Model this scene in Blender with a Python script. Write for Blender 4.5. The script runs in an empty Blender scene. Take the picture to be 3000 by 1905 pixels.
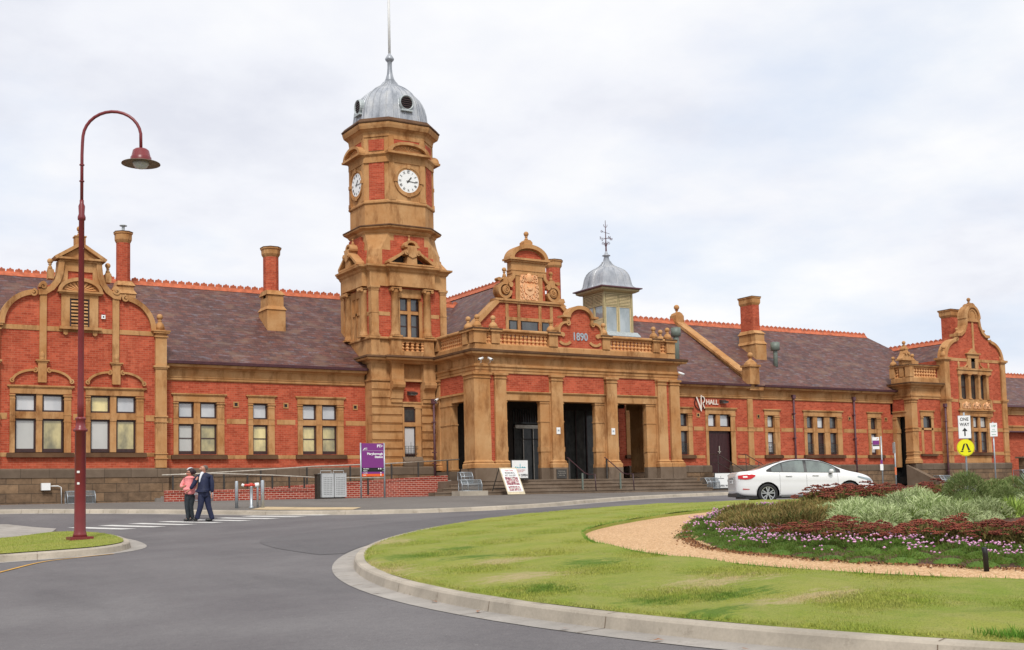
import bpy, bmesh, math, random
import numpy as np
from mathutils import Vector, Matrix
R = math.radians
random.seed(7); np.random.seed(7)
scene = bpy.context.scene
COL = scene.collection
SPLIT = {'parapet','wall','plinth','plinth_course','string_courses','gutter','brickwork','ridge_tiles','balustrade','rear_wall','iron_guard','louvre','scroll_trim','rail_capping','relief_panels','glass_doors','shade_panel','weathered_cornice','front_wall','upper_sash','gable_dressings','transom_lights','upper_pane','post','flag_bands'}
ORG = {}          # object name -> world origin used for baking mesh coordinates

def tag(o, label=None, cat=None, group=None, kind=None):
    if label: o['label'] = label
    if cat: o['category'] = cat
    if group: o['group'] = group
    if kind: o['kind'] = kind
    return o

def thing(name, loc, label, cat, group=None, rz=0.0):
    o = bpy.data.objects.new(name, None); COL.objects.link(o)
    o.empty_display_size = 0.2
    o.location = loc; o.rotation_euler = (0, 0, rz)
    ORG[o.name] = Matrix.Translation(Vector(loc)) @ Matrix.Rotation(rz, 4, 'Z')
    return tag(o, label, cat, group)

def copy_tree(o, parent=None):
    c = o.copy(); COL.objects.link(c)
    if parent: c.parent = parent
    for ch in [k for k in bpy.data.objects if k.parent == o]:
        copy_tree(ch, c)
    return c

class MB:
    """collects faces, then links them as ONE mesh object"""
    def __init__(s): s.v = []; s.f = []; s.m = []; s.sm = []; s.mats = []; s.cur = None; s.smooth = False
    def use(s, mat):
        if mat not in s.mats: s.mats.append(mat)
        s.cur = s.mats.index(mat); return s
    def face(s, idx):
        s.f.append(tuple(idx)); s.m.append(s.cur or 0); s.sm.append(s.smooth)
    def add(s, vs, fs):
        b = len(s.v); s.v.extend([tuple(p) for p in vs])
        for f in fs: s.face([b+i for i in f])
    def box(s, x0, x1, y0, y1, z0, z1):
        vs = [(x0,y0,z0),(x1,y0,z0),(x1,y1,z0),(x0,y1,z0),(x0,y0,z1),(x1,y0,z1),(x1,y1,z1),(x0,y1,z1)]
        s.add(vs, [(0,3,2,1),(4,5,6,7),(0,1,5,4),(1,2,6,5),(2,3,7,6),(3,0,4,7)])
    def prism(s, poly, a0, a1, axis='y'):
        """poly: 2D list; axis y -> (x,z) extruded in y; axis x -> (y,z) extruded in x; axis z -> (x,y)"""
        n = len(poly)
        def P(p, a):
            if axis == 'y': return (p[0], a, p[1])
            if axis == 'x': return (a, p[0], p[1])
            return (p[0], p[1], a)
        vs = [P(p, a0) for p in poly] + [P(p, a1) for p in poly]
        fs = [tuple(range(n)), tuple(range(2*n-1, n-1, -1))]
        for i in range(n):
            j = (i+1) % n; fs.append((i, n+i, n+j, j))
        s.add(vs, fs)
    def ring(s, rings, close=True, cap=True):
        n = len(rings[0]); b = len(s.v)
        for r in rings: s.v.extend([tuple(p) for p in r])
        for k in range(len(rings)-1):
            for i in range(n if close else n-1):
                j = (i+1) % n
                s.face((b+k*n+i, b+k*n+j, b+(k+1)*n+j, b+(k+1)*n+i))
        if cap and close:
            s.face([b+i for i in range(n)][::-1]); s.face([b+(len(rings)-1)*n+i for i in range(n)])
    def lathe(s, cx, cy, prof, n=16, ph=0.0, cap=True):
        s.ring([[(cx+r*math.cos(ph+2*math.pi*i/n), cy+r*math.sin(ph+2*math.pi*i/n), z) for i in range(n)] for r, z in prof], cap=cap)
    def sphere(s, c, r, n=12, m=8, sc=(1,1,1)):
        rings = []
        for k in range(1, m):
            a = -math.pi/2+math.pi*k/m
            rings.append([(c[0]+sc[0]*r*math.cos(a)*math.cos(2*math.pi*i/n), c[1]+sc[1]*r*math.cos(a)*math.sin(2*math.pi*i/n), c[2]+sc[2]*r*math.sin(a)) for i in range(n)])
        s.ring(rings, cap=True)
    def tube(s, pts, r, n=8, cap=True):
        pts = [Vector(p) for p in pts]; rs = r if isinstance(r, (list, tuple)) else [r]*len(pts)
        rings = []; up = None
        for i, p in enumerate(pts):
            d = (pts[min(i+1, len(pts)-1)] - pts[max(i-1, 0)]).normalized()
            if up is None: up = Vector((0,0,1)) if abs(d.z) < .9 else Vector((1,0,0))
            a = d.cross(up).normalized(); b = a.cross(d).normalized(); up = b
            rings.append([tuple(p+rs[i]*(math.cos(2*math.pi*k/n)*a+math.sin(2*math.pi*k/n)*b)) for k in range(n)])
        s.ring(rings, cap=cap)
    def bar(s, p0, p1, w, h=None):
        h = h or w; p0 = Vector(p0); p1 = Vector(p1); d = (p1-p0).normalized()
        up = Vector((0,0,1)) if abs(d.z) < .95 else Vector((0,1,0))
        a = d.cross(up).normalized()*w/2; b = a.cross(d).normalized()*h/2
        s.ring([[tuple(p+a+b), tuple(p-a+b), tuple(p-a-b), tuple(p+a-b)] for p in (p0, p1)])
    def mould(s, path, prof, closed=False, side=1):
        """run a (out,z) profile along an XY path, mitred; outward = right of travel * side. profile is closed back along out=0"""
        n = len(path); P = [Vector((p[0], p[1])) for p in path]
        rings = []
        for i in range(n):
            if closed: a, b = P[(i-1) % n], P[(i+1) % n]
            else: a, b = P[max(i-1,0)], P[min(i+1,n-1)]
            d0 = (P[i]-a); d1 = (b-P[i])
            if d0.length < 1e-9: d0 = d1
            if d1.length < 1e-9: d1 = d0
            d0.normalize(); d1.normalize()
            n0 = Vector((d0.y, -d0.x)); n1 = Vector((d1.y, -d1.x))
            m = (n0+n1); m = m/max(m.dot(n0), .2) if m.length > 1e-6 else n0
            rings.append([(P[i].x+m.x*o*side, P[i].y+m.y*o*side, z) for o, z in prof])
        if closed: rings.append(rings[0])
        s.ring(rings, cap=not closed)
    def ribbon(s, pts, w, y0, y1):
        """band of width w on the inner side (right of travel) of an XZ polyline, between y0 and y1"""
        n = len(pts); P = [Vector(p) for p in pts]; rings = []
        for i in range(n):
            d0 = P[i]-P[max(i-1,0)]; d1 = P[min(i+1,n-1)]-P[i]
            if d0.length < 1e-9: d0 = d1
            if d1.length < 1e-9: d1 = d0
            d0 = d0.normalized(); d1 = d1.normalized()
            n0 = Vector((d0.y,-d0.x)); n1 = Vector((d1.y,-d1.x)); m = n0+n1
            m = m/max(m.dot(n0), .35) if m.length > 1e-6 else n0
            q = P[i]+m*w
            rings.append([(P[i].x,y0,P[i].y),(P[i].x,y1,P[i].y),(q.x,y1,q.y),(q.x,y0,q.y)])
        s.ring(rings)
    def xf(s, i0, M):
        for i in range(i0, len(s.v)): s.v[i] = tuple(M @ Vector(s.v[i]))
    def clusters(s, gap=.12):
        n = len(s.v); par = list(range(n))
        def fd(a):
            while par[a] != a: par[a] = par[par[a]]; a = par[a]
            return a
        for f in s.f:
            for q in f[1:]:
                a, b = fd(f[0]), fd(q)
                if a != b: par[b] = a
        bx = {}
        for i, v in enumerate(s.v):
            r = fd(i); b = bx.get(r)
            bx[r] = [*v, *v] if b is None else [min(b[0],v[0]),min(b[1],v[1]),min(b[2],v[2]),max(b[3],v[0]),max(b[4],v[1]),max(b[5],v[2])]
        keys = list(bx); cl = {k: k for k in keys}
        def fc(k):
            while cl[k] != k: k = cl[k]
            return k
        for i, a in enumerate(keys):
            A = bx[a]
            for b in keys[i+1:]:
                Bb = bx[b]
                if all(A[t]-gap <= Bb[t+3] and Bb[t]-gap <= A[t+3] for t in range(3)):
                    x, y = fc(a), fc(b)
                    if x != y: cl[y] = x
        out = {}
        for k, f in enumerate(s.f): out.setdefault(fc(fd(f[0])), []).append(k)
        return list(out.values())
    def build(s, name, parent=None, mat=None, fix=True, smooth_angle=None):
        if name in SPLIT and parent is not None:
            cs = s.clusters()
            if len(cs) > 1:
                last = None
                for fl in sorted(cs, key=len):
                    m = MB(); m.mats = s.mats; mp = {}
                    for k in fl:
                        for i in s.f[k]:
                            if i not in mp: mp[i] = len(m.v); m.v.append(s.v[i])
                        m.f.append(tuple(mp[i] for i in s.f[k])); m.m.append(s.m[k]); m.sm.append(s.sm[k])
                    last = m._build(name, parent, mat, fix)
                return last
        return s._build(name, parent, mat, fix)
    def _build(s, name, parent=None, mat=None, fix=True):
        me = bpy.data.meshes.new(name)
        M = ORG[root_of(parent).name].inverted() if parent else Matrix.Identity(4)
        vs = [tuple(M @ Vector(v)) for v in s.v] if parent else s.v
        me.from_pydata(vs, [], s.f)
        for m in (s.mats or [mat]): me.materials.append(m)
        me.polygons.foreach_set('material_index', s.m)
        me.polygons.foreach_set('use_smooth', s.sm)
        if fix:
            bm = bmesh.new(); bm.from_mesh(me); bmesh.ops.recalc_face_normals(bm, faces=bm.faces); bm.to_mesh(me); bm.free()
        me.update()
        o = bpy.data.objects.new(name, me); COL.objects.link(o)
        if parent: o.parent = parent
        return o

def root_of(o):
    while o.parent: o = o.parent
    return o

def mb(mat):
    m = MB(); m.use(mat); return m

def arc(cx, cz, r, a0, a1, n=10, rz=None):
    rz = rz or r
    return [(cx+r*math.cos(R(a0+(a1-a0)*i/n)), cz+rz*math.sin(R(a0+(a1-a0)*i/n))) for i in range(n+1)]

def text_into(m, body, size, origin, ux=(1,0,0), uz=(0,0,1), depth=.004, align='CENTER', bold=0.0, sx=1.0):
    """writes lettering into mesh builder m; origin is the text anchor, ux reading direction, uz up"""
    cu = bpy.data.curves.new('t', 'FONT'); cu.body = body; cu.size = size; cu.align_x = align; cu.extrude = depth
    cu.offset = bold; cu.resolution_u = 3
    ob = bpy.data.objects.new('t', cu); COL.objects.link(ob)
    dg = bpy.context.evaluated_depsgraph_get(); ev = ob.evaluated_get(dg); me = bpy.data.meshes.new_from_object(ev)
    ux = Vector(ux).normalized(); uz = Vector(uz).normalized(); nn = ux.cross(uz)
    o = Vector(origin)
    vs = [o + ux*v.co.x*sx + uz*v.co.y + nn*v.co.z for v in me.vertices]
    m.add(vs, [tuple(p.vertices) for p in me.polygons])
    bpy.data.objects.remove(ob); bpy.data.curves.remove(cu); bpy.data.meshes.remove(me)

# ------------------------------------------------------------------ materials
def newmat(name):
    m = bpy.data.materials.new(name); m.use_nodes = True; nt = m.node_tree
    return m, nt, nt.nodes['Principled BSDF']
def N(nt, t, **kw):
    n = nt.nodes.new(t)
    for k, v in kw.items(): setattr(n, k, v)
    return n
def setin(n, **kw):
    for k, v in kw.items(): n.inputs[k.replace('_', ' ')].default_value = v
def noise(nt, vec, scale, detail=4, rough=.55, sx=None):
    if sx is not None:
        mp = N(nt, 'ShaderNodeMapping'); mp.inputs['Scale'].default_value = sx; nt.links.new(vec, mp.inputs['Vector']); vec = mp.outputs[0]
    n = N(nt, 'ShaderNodeTexNoise'); n.inputs['Scale'].default_value = scale; n.inputs['Detail'].default_value = detail; n.inputs['Roughness'].default_value = rough
    nt.links.new(vec, n.inputs['Vector']); return n.outputs['Fac']
def ramp(nt, fac, stops):
    r = N(nt, 'ShaderNodeValToRGB'); e = r.color_ramp.elements
    while len(e) < len(stops): e.new(.5)
    for k, (p, c) in enumerate(stops): e[k].position = p; e[k].color = (*c, 1) if len(c) == 3 else c
    nt.links.new(fac, r.inputs[0]); return r.outputs[0]
def mix(nt, fac, a, b, mode='MIX'):
    n = N(nt, 'ShaderNodeMix', data_type='RGBA', blend_type=mode)
    for s, v in ((0, fac), (6, a), (7, b)):
        if hasattr(v, 'links'): nt.links.new(v, n.inputs[s])
        else: n.inputs[s].default_value = v if s == 0 else ((*v, 1) if len(v) == 3 else v)
    return n.outputs[2]
def bump(nt, b, height, strength=.3, dist=.02):
    n = N(nt, 'ShaderNodeBump'); n.inputs['Strength'].default_value = strength; n.inputs['Distance'].default_value = dist
    nt.links.new(height, n.inputs['Height']); nt.links.new(n.outputs[0], b.inputs['Normal'])
def pos(nt): return N(nt, 'ShaderNodeNewGeometry').outputs['Position']
def objc(nt): return N(nt, 'ShaderNodeTexCoord').outputs['Object']
def wall_uv(nt):
    g = N(nt, 'ShaderNodeNewGeometry')
    c = N(nt, 'ShaderNodeVectorMath', operation='CROSS_PRODUCT'); c.inputs[0].default_value = (0,0,1); nt.links.new(g.outputs['True Normal'], c.inputs[1])
    nn = N(nt, 'ShaderNodeVectorMath', operation='NORMALIZE'); nt.links.new(c.outputs[0], nn.inputs[0])
    d = N(nt, 'ShaderNodeVectorMath', operation='DOT_PRODUCT'); nt.links.new(g.outputs['Position'], d.inputs[0]); nt.links.new(nn.outputs[0], d.inputs[1])
    sp = N(nt, 'ShaderNodeSeparateXYZ'); nt.links.new(g.outputs['Position'], sp.inputs[0])
    cb = N(nt, 'ShaderNodeCombineXYZ'); nt.links.new(d.outputs['Value'], cb.inputs[0]); nt.links.new(sp.outputs[2], cb.inputs[1])
    return cb.outputs[0], g.outputs['Position']
def bricks(nt, uv, w, h, mortar, c1, c2, cm, bias=0.0, smooth=.2, sq=.5):
    n = N(nt, 'ShaderNodeTexBrick'); n.inputs['Scale'].default_value = 1.0
    setin(n, Brick_Width=w, Row_Height=h, Mortar_Size=mortar, Bias=bias, Mortar_Smooth=smooth, Color1=(*c1,1), Color2=(*c2,1), Mortar=(*cm,1)); n.offset = sq
    nt.links.new(uv, n.inputs['Vector']); return n
MAT = {}
def brick_mat(name, c1, c2, cm, mortar=.007, mott=.5):
    m, nt, b = newmat(name); uv, p = wall_uv(nt)
    n = bricks(nt, uv, .235, .086, mortar, c1, c2, cm)
    f = noise(nt, p, 1.3, 4); f2 = noise(nt, p, 9, 3)
    c = mix(nt, mott, n.outputs[0], ramp(nt, f, [(.3,(.50,.45,.42)),(.7,(1,1,1))]), 'MULTIPLY')
    c = mix(nt, .35, c, ramp(nt, f2, [(.35,(.62,.55,.5)),(.65,(1,1,1))]), 'MULTIPLY')
    f3 = noise(nt, p, 1.0, 5, .7, sx=(1.6,1.6,.25)); c = mix(nt, ramp(nt, f3, [(.55,(0,0,0)),(.75,(.5,.5,.5))]), c, (c1[0]*1.1, c1[1]*1.55, c1[2]*1.6))
    nt.links.new(c, b.inputs['Base Color']); setin(b, Roughness=.9); b.inputs['Specular IOR Level'].default_value = .12
    bump(nt, b, n.outputs['Fac'], -.35, .008); MAT[name] = m; return m
BRICK = brick_mat('red_brick', (.61,.132,.068), (.42,.074,.038), (.52,.20,.12))
BRICK_RAMP = brick_mat('ramp_brick', (.42,.075,.045), (.30,.045,.03), (.62,.42,.34), mortar=.010, mott=.2)

def stone_mat(name, c, dark, light, stain=.5, rough=.8):
    m, nt, b = newmat(name); p = pos(nt)
    f = noise(nt, p, .9, 6, .6); f2 = noise(nt, p, 6, 5, .6); f3 = noise(nt, p, 1.0, 6, .7, sx=(1.5,1.5,.55))
    col = mix(nt, ramp(nt, f, [(.35,(0,0,0)),(.68,(1,1,1))]), c, light)
    col = mix(nt, ramp(nt, f3, [(.5,(0,0,0)),(.72,(stain,)*3)]), col, dark)
    col = mix(nt, .3, col, ramp(nt, f2, [(.3,(.72,.68,.62)),(.7,(1,1,1))]), 'MULTIPLY')
    f7 = noise(nt, p, 1.0, 5, .75, sx=(3.6,3.6,.55)); col = mix(nt, ramp(nt, f7, [(.55,(0,0,0)),(.75,(stain*.35,)*3)]), col, dark)
    nt.links.new(col, b.inputs['Base Color']); setin(b, Roughness=rough); b.inputs['Specular IOR Level'].default_value = .15; bump(nt, b, f2, .25, .01); MAT[name] = m; return m
STONE = stone_mat('ochre_render', (.455,.218,.080), (.20,.075,.022), (.57,.335,.155), .95)
STONE_L = stone_mat('pale_render', (.66,.31,.12), (.42,.17,.055), (.74,.41,.19), .4)
TERRA = stone_mat('terracotta_panel', (.80,.42,.20), (.62,.27,.11), (.88,.55,.32), .3)
CAPD = stone_mat('weathered_capping', (.10,.050,.028), (.05,.025,.018), (.17,.095,.05), .6)
PAVE = stone_mat('smooth_bluestone', (.165,.118,.082), (.09,.062,.042), (.23,.175,.13), .5)
def plain(name, c, rough=.6, metal=0.0, var=.15, scale=8, spec=.5, bmp=0.0):
    m, nt, b = newmat(name); p = objc(nt) if bmp >= 0 else pos(nt)
    f = noise(nt, p, scale, 4)
    col = mix(nt, ramp(nt, f, [(.3,(0,0,0)),(.7,(1,1,1))]), tuple(x*(1-var) for x in c), tuple(min(1, x*(1+var)) for x in c))
    nt.links.new(col, b.inputs['Base Color']); setin(b, Roughness=rough, Metallic=metal); b.inputs['Specular IOR Level'].default_value = spec
    if bmp > 0: bump(nt, b, f, bmp, .01)
    MAT[name] = m; return m
def bluestone():
    m, nt, b = newmat('rock_bluestone'); uv, p = wall_uv(nt)
    n = bricks(nt, uv, .92, .36, .012, (.27,.175,.10), (.18,.12,.075), (.12,.085,.055), smooth=.3)
    f = noise(nt, p, 3.2, 6, .65); f2 = noise(nt, p, .8, 3)
    c = mix(nt, .75, n.outputs[0], ramp(nt, f, [(.3,(.45,.42,.4)),(.7,(1.15,1.1,1.05))]), 'MULTIPLY')
    c = mix(nt, .4, c, ramp(nt, f2, [(.35,(.75,.68,.6)),(.65,(1,1,1))]), 'MULTIPLY')
    nt.links.new(c, b.inputs['Base Color']); setin(b, Roughness=.9)
    h = mix(nt, .5, n.outputs['Fac'], f, 'MIX'); inv = N(nt, 'ShaderNodeMath', operation='MULTIPLY_ADD'); nt.links.new(n.outputs['Fac'], inv.inputs[0]); inv.inputs[1].default_value = -1.0; nt.links.new(f, inv.inputs[2])
    bump(nt, b, inv.outputs[0], .8, .06); return m
BLUE = bluestone()
def ashlar():
    m, nt, b = newmat('ashlar_course'); uv, p = wall_uv(nt); n = bricks(nt, uv, 1.05, 1.7, .010, (.185,.138,.10), (.135,.10,.072), (.07,.05,.035)); f = noise(nt, p, 2.5, 5, .65)
    c = mix(nt, .6, n.outputs[0], ramp(nt, f, [(.3,(.6,.57,.55)),(.7,(1.1,1.08,1.05))]), 'MULTIPLY'); nt.links.new(c, b.inputs['Base Color']); setin(b, Roughness=.85); b.inputs['Specular IOR Level'].default_value = .2; bump(nt, b, f, .3, .01); return m
ASHLAR = ashlar()
def slate():
    m, nt, b = newmat('roof_slate'); uv, p = wall_uv(nt)
    n = bricks(nt, uv, .30, .125, .006, (.155,.062,.046), (.085,.040,.036), (.045,.025,.022), smooth=.1)
    n2 = bricks(nt, uv, .60, .125, .0, (0,0,0), (1,1,1), (0,0,0))
    f = noise(nt, p, 1.1, 5, .65, sx=(1,1,2.2)); f2 = noise(nt, uv, 1.0, 4, .7, sx=(1.8,8,1)); f3 = noise(nt, p, .5, 3)
    c = mix(nt, ramp(nt, f2, [(.53,(0,0,0)),(.66,(.75,.75,.75))]), n.outputs[0], (.175,.155,.175))
    c = mix(nt, ramp(nt, f, [(.5,(0,0,0)),(.66,(.5,.5,.5))]), c, (.21,.135,.09))
    c = mix(nt, .5, c, ramp(nt, f3, [(.35,(.72,.68,.7)),(.65,(1.1,1.05,1.05))]), 'MULTIPLY')
    f4 = noise(nt, p, 14, 3); c = mix(nt, ramp(nt, f4, [(.70,(0,0,0)),(.74,(.35,.35,.35))]), c, (.45,.42,.40))
    nt.links.new(c, b.inputs['Base Color']); setin(b, Roughness=.6); b.inputs['Specular IOR Level'].default_value = .3; bump(nt, b, n.outputs['Fac'], -.5, .01); return m
SLATE = slate()
def leadm():
    m, nt, b = newmat('lead_sheet'); p = pos(nt)
    f = noise(nt, p, 1.2, 6, .7, sx=(1.4,1.4,.6)); f2 = noise(nt, p, 12, 3)
    c = ramp(nt, f, [(.3,(.24,.26,.29)),(.5,(.40,.42,.45)),(.72,(.58,.58,.57))])
    c = mix(nt, .2, c, ramp(nt, f2, [(.4,(.7,.7,.72)),(.6,(1,1,1))]), 'MULTIPLY')
    nt.links.new(c, b.inputs['Base Color']); setin(b, Roughness=.42, Metallic=.25); return m
LEAD = leadm()
def asphalt(name, c1, c2, wear):
    m, nt, b = newmat(name); p = pos(nt)
    f = noise(nt, p, 65, 3, .7); f2 = noise(nt, p, .35, 5, .6); f3 = noise(nt, p, 1.0, 5, .6, sx=(.55,.12,1)); f4 = noise(nt, p, 22, 2); f8 = noise(nt, p, 9, 6, .85)
    c = mix(nt, ramp(nt, f2, [(.35,(0,0,0)),(.65,(1,1,1))]), c1, c2)
    c = mix(nt, ramp(nt, f3, [(.52,(0,0,0)),(.68,(.45,.45,.45))]), c, wear)
    c = mix(nt, .55, c, ramp(nt, f, [(.32,(.55,.55,.56)),(.5,(1,1,1)),(.72,(1.35,1.33,1.3))]), 'MULTIPLY')
    c = mix(nt, .5, c, ramp(nt, f8, [(.3,(.72,.72,.73)),(.5,(1,1,1)),(.7,(1.2,1.19,1.17))]), 'MULTIPLY')
    c = mix(nt, ramp(nt, f4, [(.72,(0,0,0)),(.78,(.7,.7,.7))]), c, (.38,.36,.33))
    nt.links.new(c, b.inputs['Base Color']); setin(b, Roughness=.9); b.inputs['Specular IOR Level'].default_value = .2; bump(nt, b, f, .5, .006); return m
ROAD = asphalt('road_asphalt', (.135,.125,.128), (.175,.165,.165), (.10,.095,.098))
PATHA = asphalt('footpath_asphalt', (.155,.14,.125), (.185,.17,.155), (.13,.12,.11))
def concrete(name, c):
    m, nt, b = newmat(name); p = pos(nt)
    f = noise(nt, p, 1.2, 6, .65); f2 = noise(nt, p, 40, 3); f3 = noise(nt, p, 3.1, 5, .7)
    col = mix(nt, ramp(nt, f, [(.35,(0,0,0)),(.65,(1,1,1))]), tuple(x*.8 for x in c), tuple(x*1.15 for x in c))
    col = mix(nt, ramp(nt, f3, [(.58,(0,0,0)),(.72,(.6,.6,.6))]), col, (.16,.125,.09))
    col = mix(nt, .3, col, ramp(nt, f2, [(.35,(.7,.7,.7)),(.65,(1,1,1))]), 'MULTIPLY')
    nt.links.new(col, b.inputs['Base Color']); setin(b, Roughness=.9); bump(nt, b, f2, .3, .004); return m
CONC = concrete('kerb_concrete', (.43,.375,.30)); CONC2 = concrete('gutter_concrete', (.35,.32,.285)); CONC_T = concrete('tan_concrete', (.55,.42,.25))
def spot(nt, p, cx, cy, rx, ry, soft=.5):
    """one worn or lush patch of its own shape: an ellipse broken up by noise"""
    mp = N(nt, 'ShaderNodeMapping'); mp.inputs['Location'].default_value = (-cx/rx, -cy/ry, 0); mp.inputs['Scale'].default_value = (1/rx, 1/ry, 0); nt.links.new(p, mp.inputs['Vector'])
    ln = N(nt, 'ShaderNodeVectorMath', operation='LENGTH'); nt.links.new(mp.outputs[0], ln.inputs[0])
    nz = noise(nt, p, 5.5, 8, .8, sx=(.6,1.5,1)); ad = N(nt, 'ShaderNodeMath', operation='MULTIPLY_ADD'); nt.links.new(nz, ad.inputs[0]); ad.inputs[1].default_value = 4.5; nt.links.new(ln.outputs['Value'], ad.inputs[2])
    return ramp(nt, ad.outputs[0], [(0,(1,1,1)),(.01,(1,1,1))]) if False else rng01(nt, ad.outputs[0], 3.0, 2.45)
def rng01(nt, v, a, b):
    m = N(nt, 'ShaderNodeMapRange'); m.inputs['From Min'].default_value = a; m.inputs['From Max'].default_value = b; nt.links.new(v, m.inputs['Value']); return m.outputs[0]
STRAW = [(6.95,15.2,.9,1.5),(7.4,16.6,.5,.9),(7.9,18.8,.7,1.3),(8.6,14.3,.8,.5),(8.2,8.2,1.0,.45),(8.6,9.9,1.0,.6),(7.6,12.3,.9,.6),(9.4,20.2,.8,1.0)]
LUSH = [(8.3,16.6,.9,.9),(8.6,15.2,.8,.6),(8.0,9.0,.7,.5),(7.3,9.3,.6,.4),(9.3,17.0,.5,.5),(7.2,11.2,.5,.7),(9.0,12.8,.6,.6),(7.0,8.2,.6,.35)]
def grass_colour(nt, p):
    f = noise(nt, p, .35, 5, .65, sx=(1,1.9,1)); f2 = noise(nt, p, 2.2, 5, .7, sx=(1.5,.8,1)); f4 = noise(nt, p, .55, 6, .75, sx=(.8,1.4,1)); f5 = noise(nt, p, .9, 4, .65, sx=(1,1.3,1)); f6 = noise(nt, p, 5.0, 8, .85, sx=(1.8,.6,1)); f9 = noise(nt, p, 7.0, 6, .8, sx=(1.6,.7,1))
    c = mix(nt, ramp(nt, f, [(.35,(0,0,0)),(.65,(1,1,1))]), (.33,.345,.068), (.235,.30,.045))
    c = mix(nt, ramp(nt, f2, [(.4,(0,0,0)),(.7,(.7,.7,.7))]), c, (.36,.34,.11))
    c = mix(nt, ramp(nt, f5, [(.60,(0,0,0)),(.70,(.35,.35,.35))]), c, (.13,.20,.03))
    c = mix(nt, ramp(nt, f6, [(.60,(0,0,0)),(.78,(.4,.4,.4))]), c, (.48,.42,.22))
    c = mix(nt, ramp(nt, f9, [(.55,(0,0,0)),(.72,(.6,.6,.6))]), c, (.13,.22,.03))
    for q in STRAW: c = mix(nt, spot(nt, p, *q), c, (.46,.38,.19))
    for q in LUSH: c = mix(nt, spot(nt, p, *q), c, (.13,.21,.03))
    return c
def lawn():
    m, nt, b = newmat('lawn_grass'); p = pos(nt); f3 = noise(nt, p, 60, 3, .7)
    c = mix(nt, .6, grass_colour(nt, p), ramp(nt, f3, [(.3,(.5,.52,.45)),(.5,(1,1,1)),(.75,(1.3,1.25,1.15))]), 'MULTIPLY')
    nt.links.new(c, b.inputs['Base Color']); setin(b, Roughness=.9); b.inputs['Specular IOR Level'].default_value = .15; bump(nt, b, f3, .9, .03); return m
LAWN = lawn()
def gravel():
    m, nt, b = newmat('tan_gravel'); p = pos(nt)
    v = N(nt, 'ShaderNodeTexVoronoi'); v.inputs['Scale'].default_value = 42; nt.links.new(p, v.inputs['Vector'])
    f = noise(nt, p, .7, 4)
    c = mix(nt, .75, (.60,.36,.17), ramp(nt, v.outputs['Color'], [(.1,(.42,.24,.12)),(.5,(.66,.40,.20)),(.9,(.86,.62,.38))]))
    c = mix(nt, .35, c, ramp(nt, f, [(.35,(.75,.7,.66)),(.65,(1,1,1))]), 'MULTIPLY')
    nt.links.new(c, b.inputs['Base Color']); setin(b, Roughness=.95); bump(nt, b, v.outputs['Distance'], .9, .02); return m
GRAVEL = gravel()
SOIL = plain('garden_mulch', (.10,.045,.028), .95, var=.6, scale=25, bmp=1.0)
WHITE_P = plain('white_road_paint', (.62,.61,.58), .7, var=.12, scale=5)
YEL_P = plain('yellow_road_paint', (.62,.33,.05), .7, var=.2, scale=5)
FRAME = plain('dark_timber', (.045,.018,.016), .45, var=.3)
MAROON = plain('maroon_paint', (.19,.025,.028), .35, var=.12, scale=3)
PURP = plain('gutter_paint', (.11,.045,.055), .5, var=.25)
GALV = plain('galvanised_steel', (.42,.46,.49), .4, metal=.5, var=.12)
RAIL_D = plain('dark_rail', (.05,.045,.04), .45, var=.3)
STEEL = plain('worn_steel', (.55,.50,.42), .3, metal=.6, var=.2)
BLACK = plain('black_void', (.006,.006,.006), .6, var=.2)
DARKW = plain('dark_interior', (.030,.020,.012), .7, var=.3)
OCHRE_D = STONE
WHITE = plain('white_enamel', (.84,.84,.82), .35, var=.03)
TERRA_R = plain('ridge_terracotta', (.47,.12,.052), .8, var=.3, scale=4)
CREAM = plain('cream_timber', (.66,.53,.29), .6, var=.12)
OLIVE = plain('olive_timber', (.40,.33,.17), .6, var=.15)
GREEN_M = plain('green_vent_metal', (.15,.18,.15), .5, var=.1)
ZINC = plain('zinc_flashing', (.42,.46,.46), .5, metal=.2, var=.15)
def pane_mat(name, c, c2, scale=1.0, rough=.06, coat=1.0):
    m, nt, b = newmat(name); p = pos(nt)
    f = noise(nt, p, scale, 4, .6, sx=(1.2,1.2,.7))
    nt.links.new(mix(nt, ramp(nt, f, [(.35,(0,0,0)),(.65,(1,1,1))]), c, c2), b.inputs['Base Color'])
    setin(b, Roughness=.5); b.inputs['Coat Weight'].default_value = coat; b.inputs['Coat Roughness'].default_value = rough; b.inputs['Coat IOR'].default_value = 1.8
    MAT[name] = m; return m
P_WHITE = pane_mat('white_blind_sky_glass', (.42,.44,.46), (.62,.62,.62), .6)  # white mixes blinds with a sky reflection painted into the colour
P_GREY = pane_mat('grey_blind_sky_glass', (.42,.42,.39), (.55,.54,.50), .4)  # grey blind tone, also used as painted sky reflection
P_GOLD = pane_mat('gold_blind_glass', (.16,.14,.06), (.80,.66,.28), .8)
P_DARK = pane_mat('dark_glass', (.012,.014,.016), (.05,.055,.055), 1.5)
P_LANT = pane_mat('lantern_glass', (.14,.19,.21), (.42,.48,.50), .7)
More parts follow.
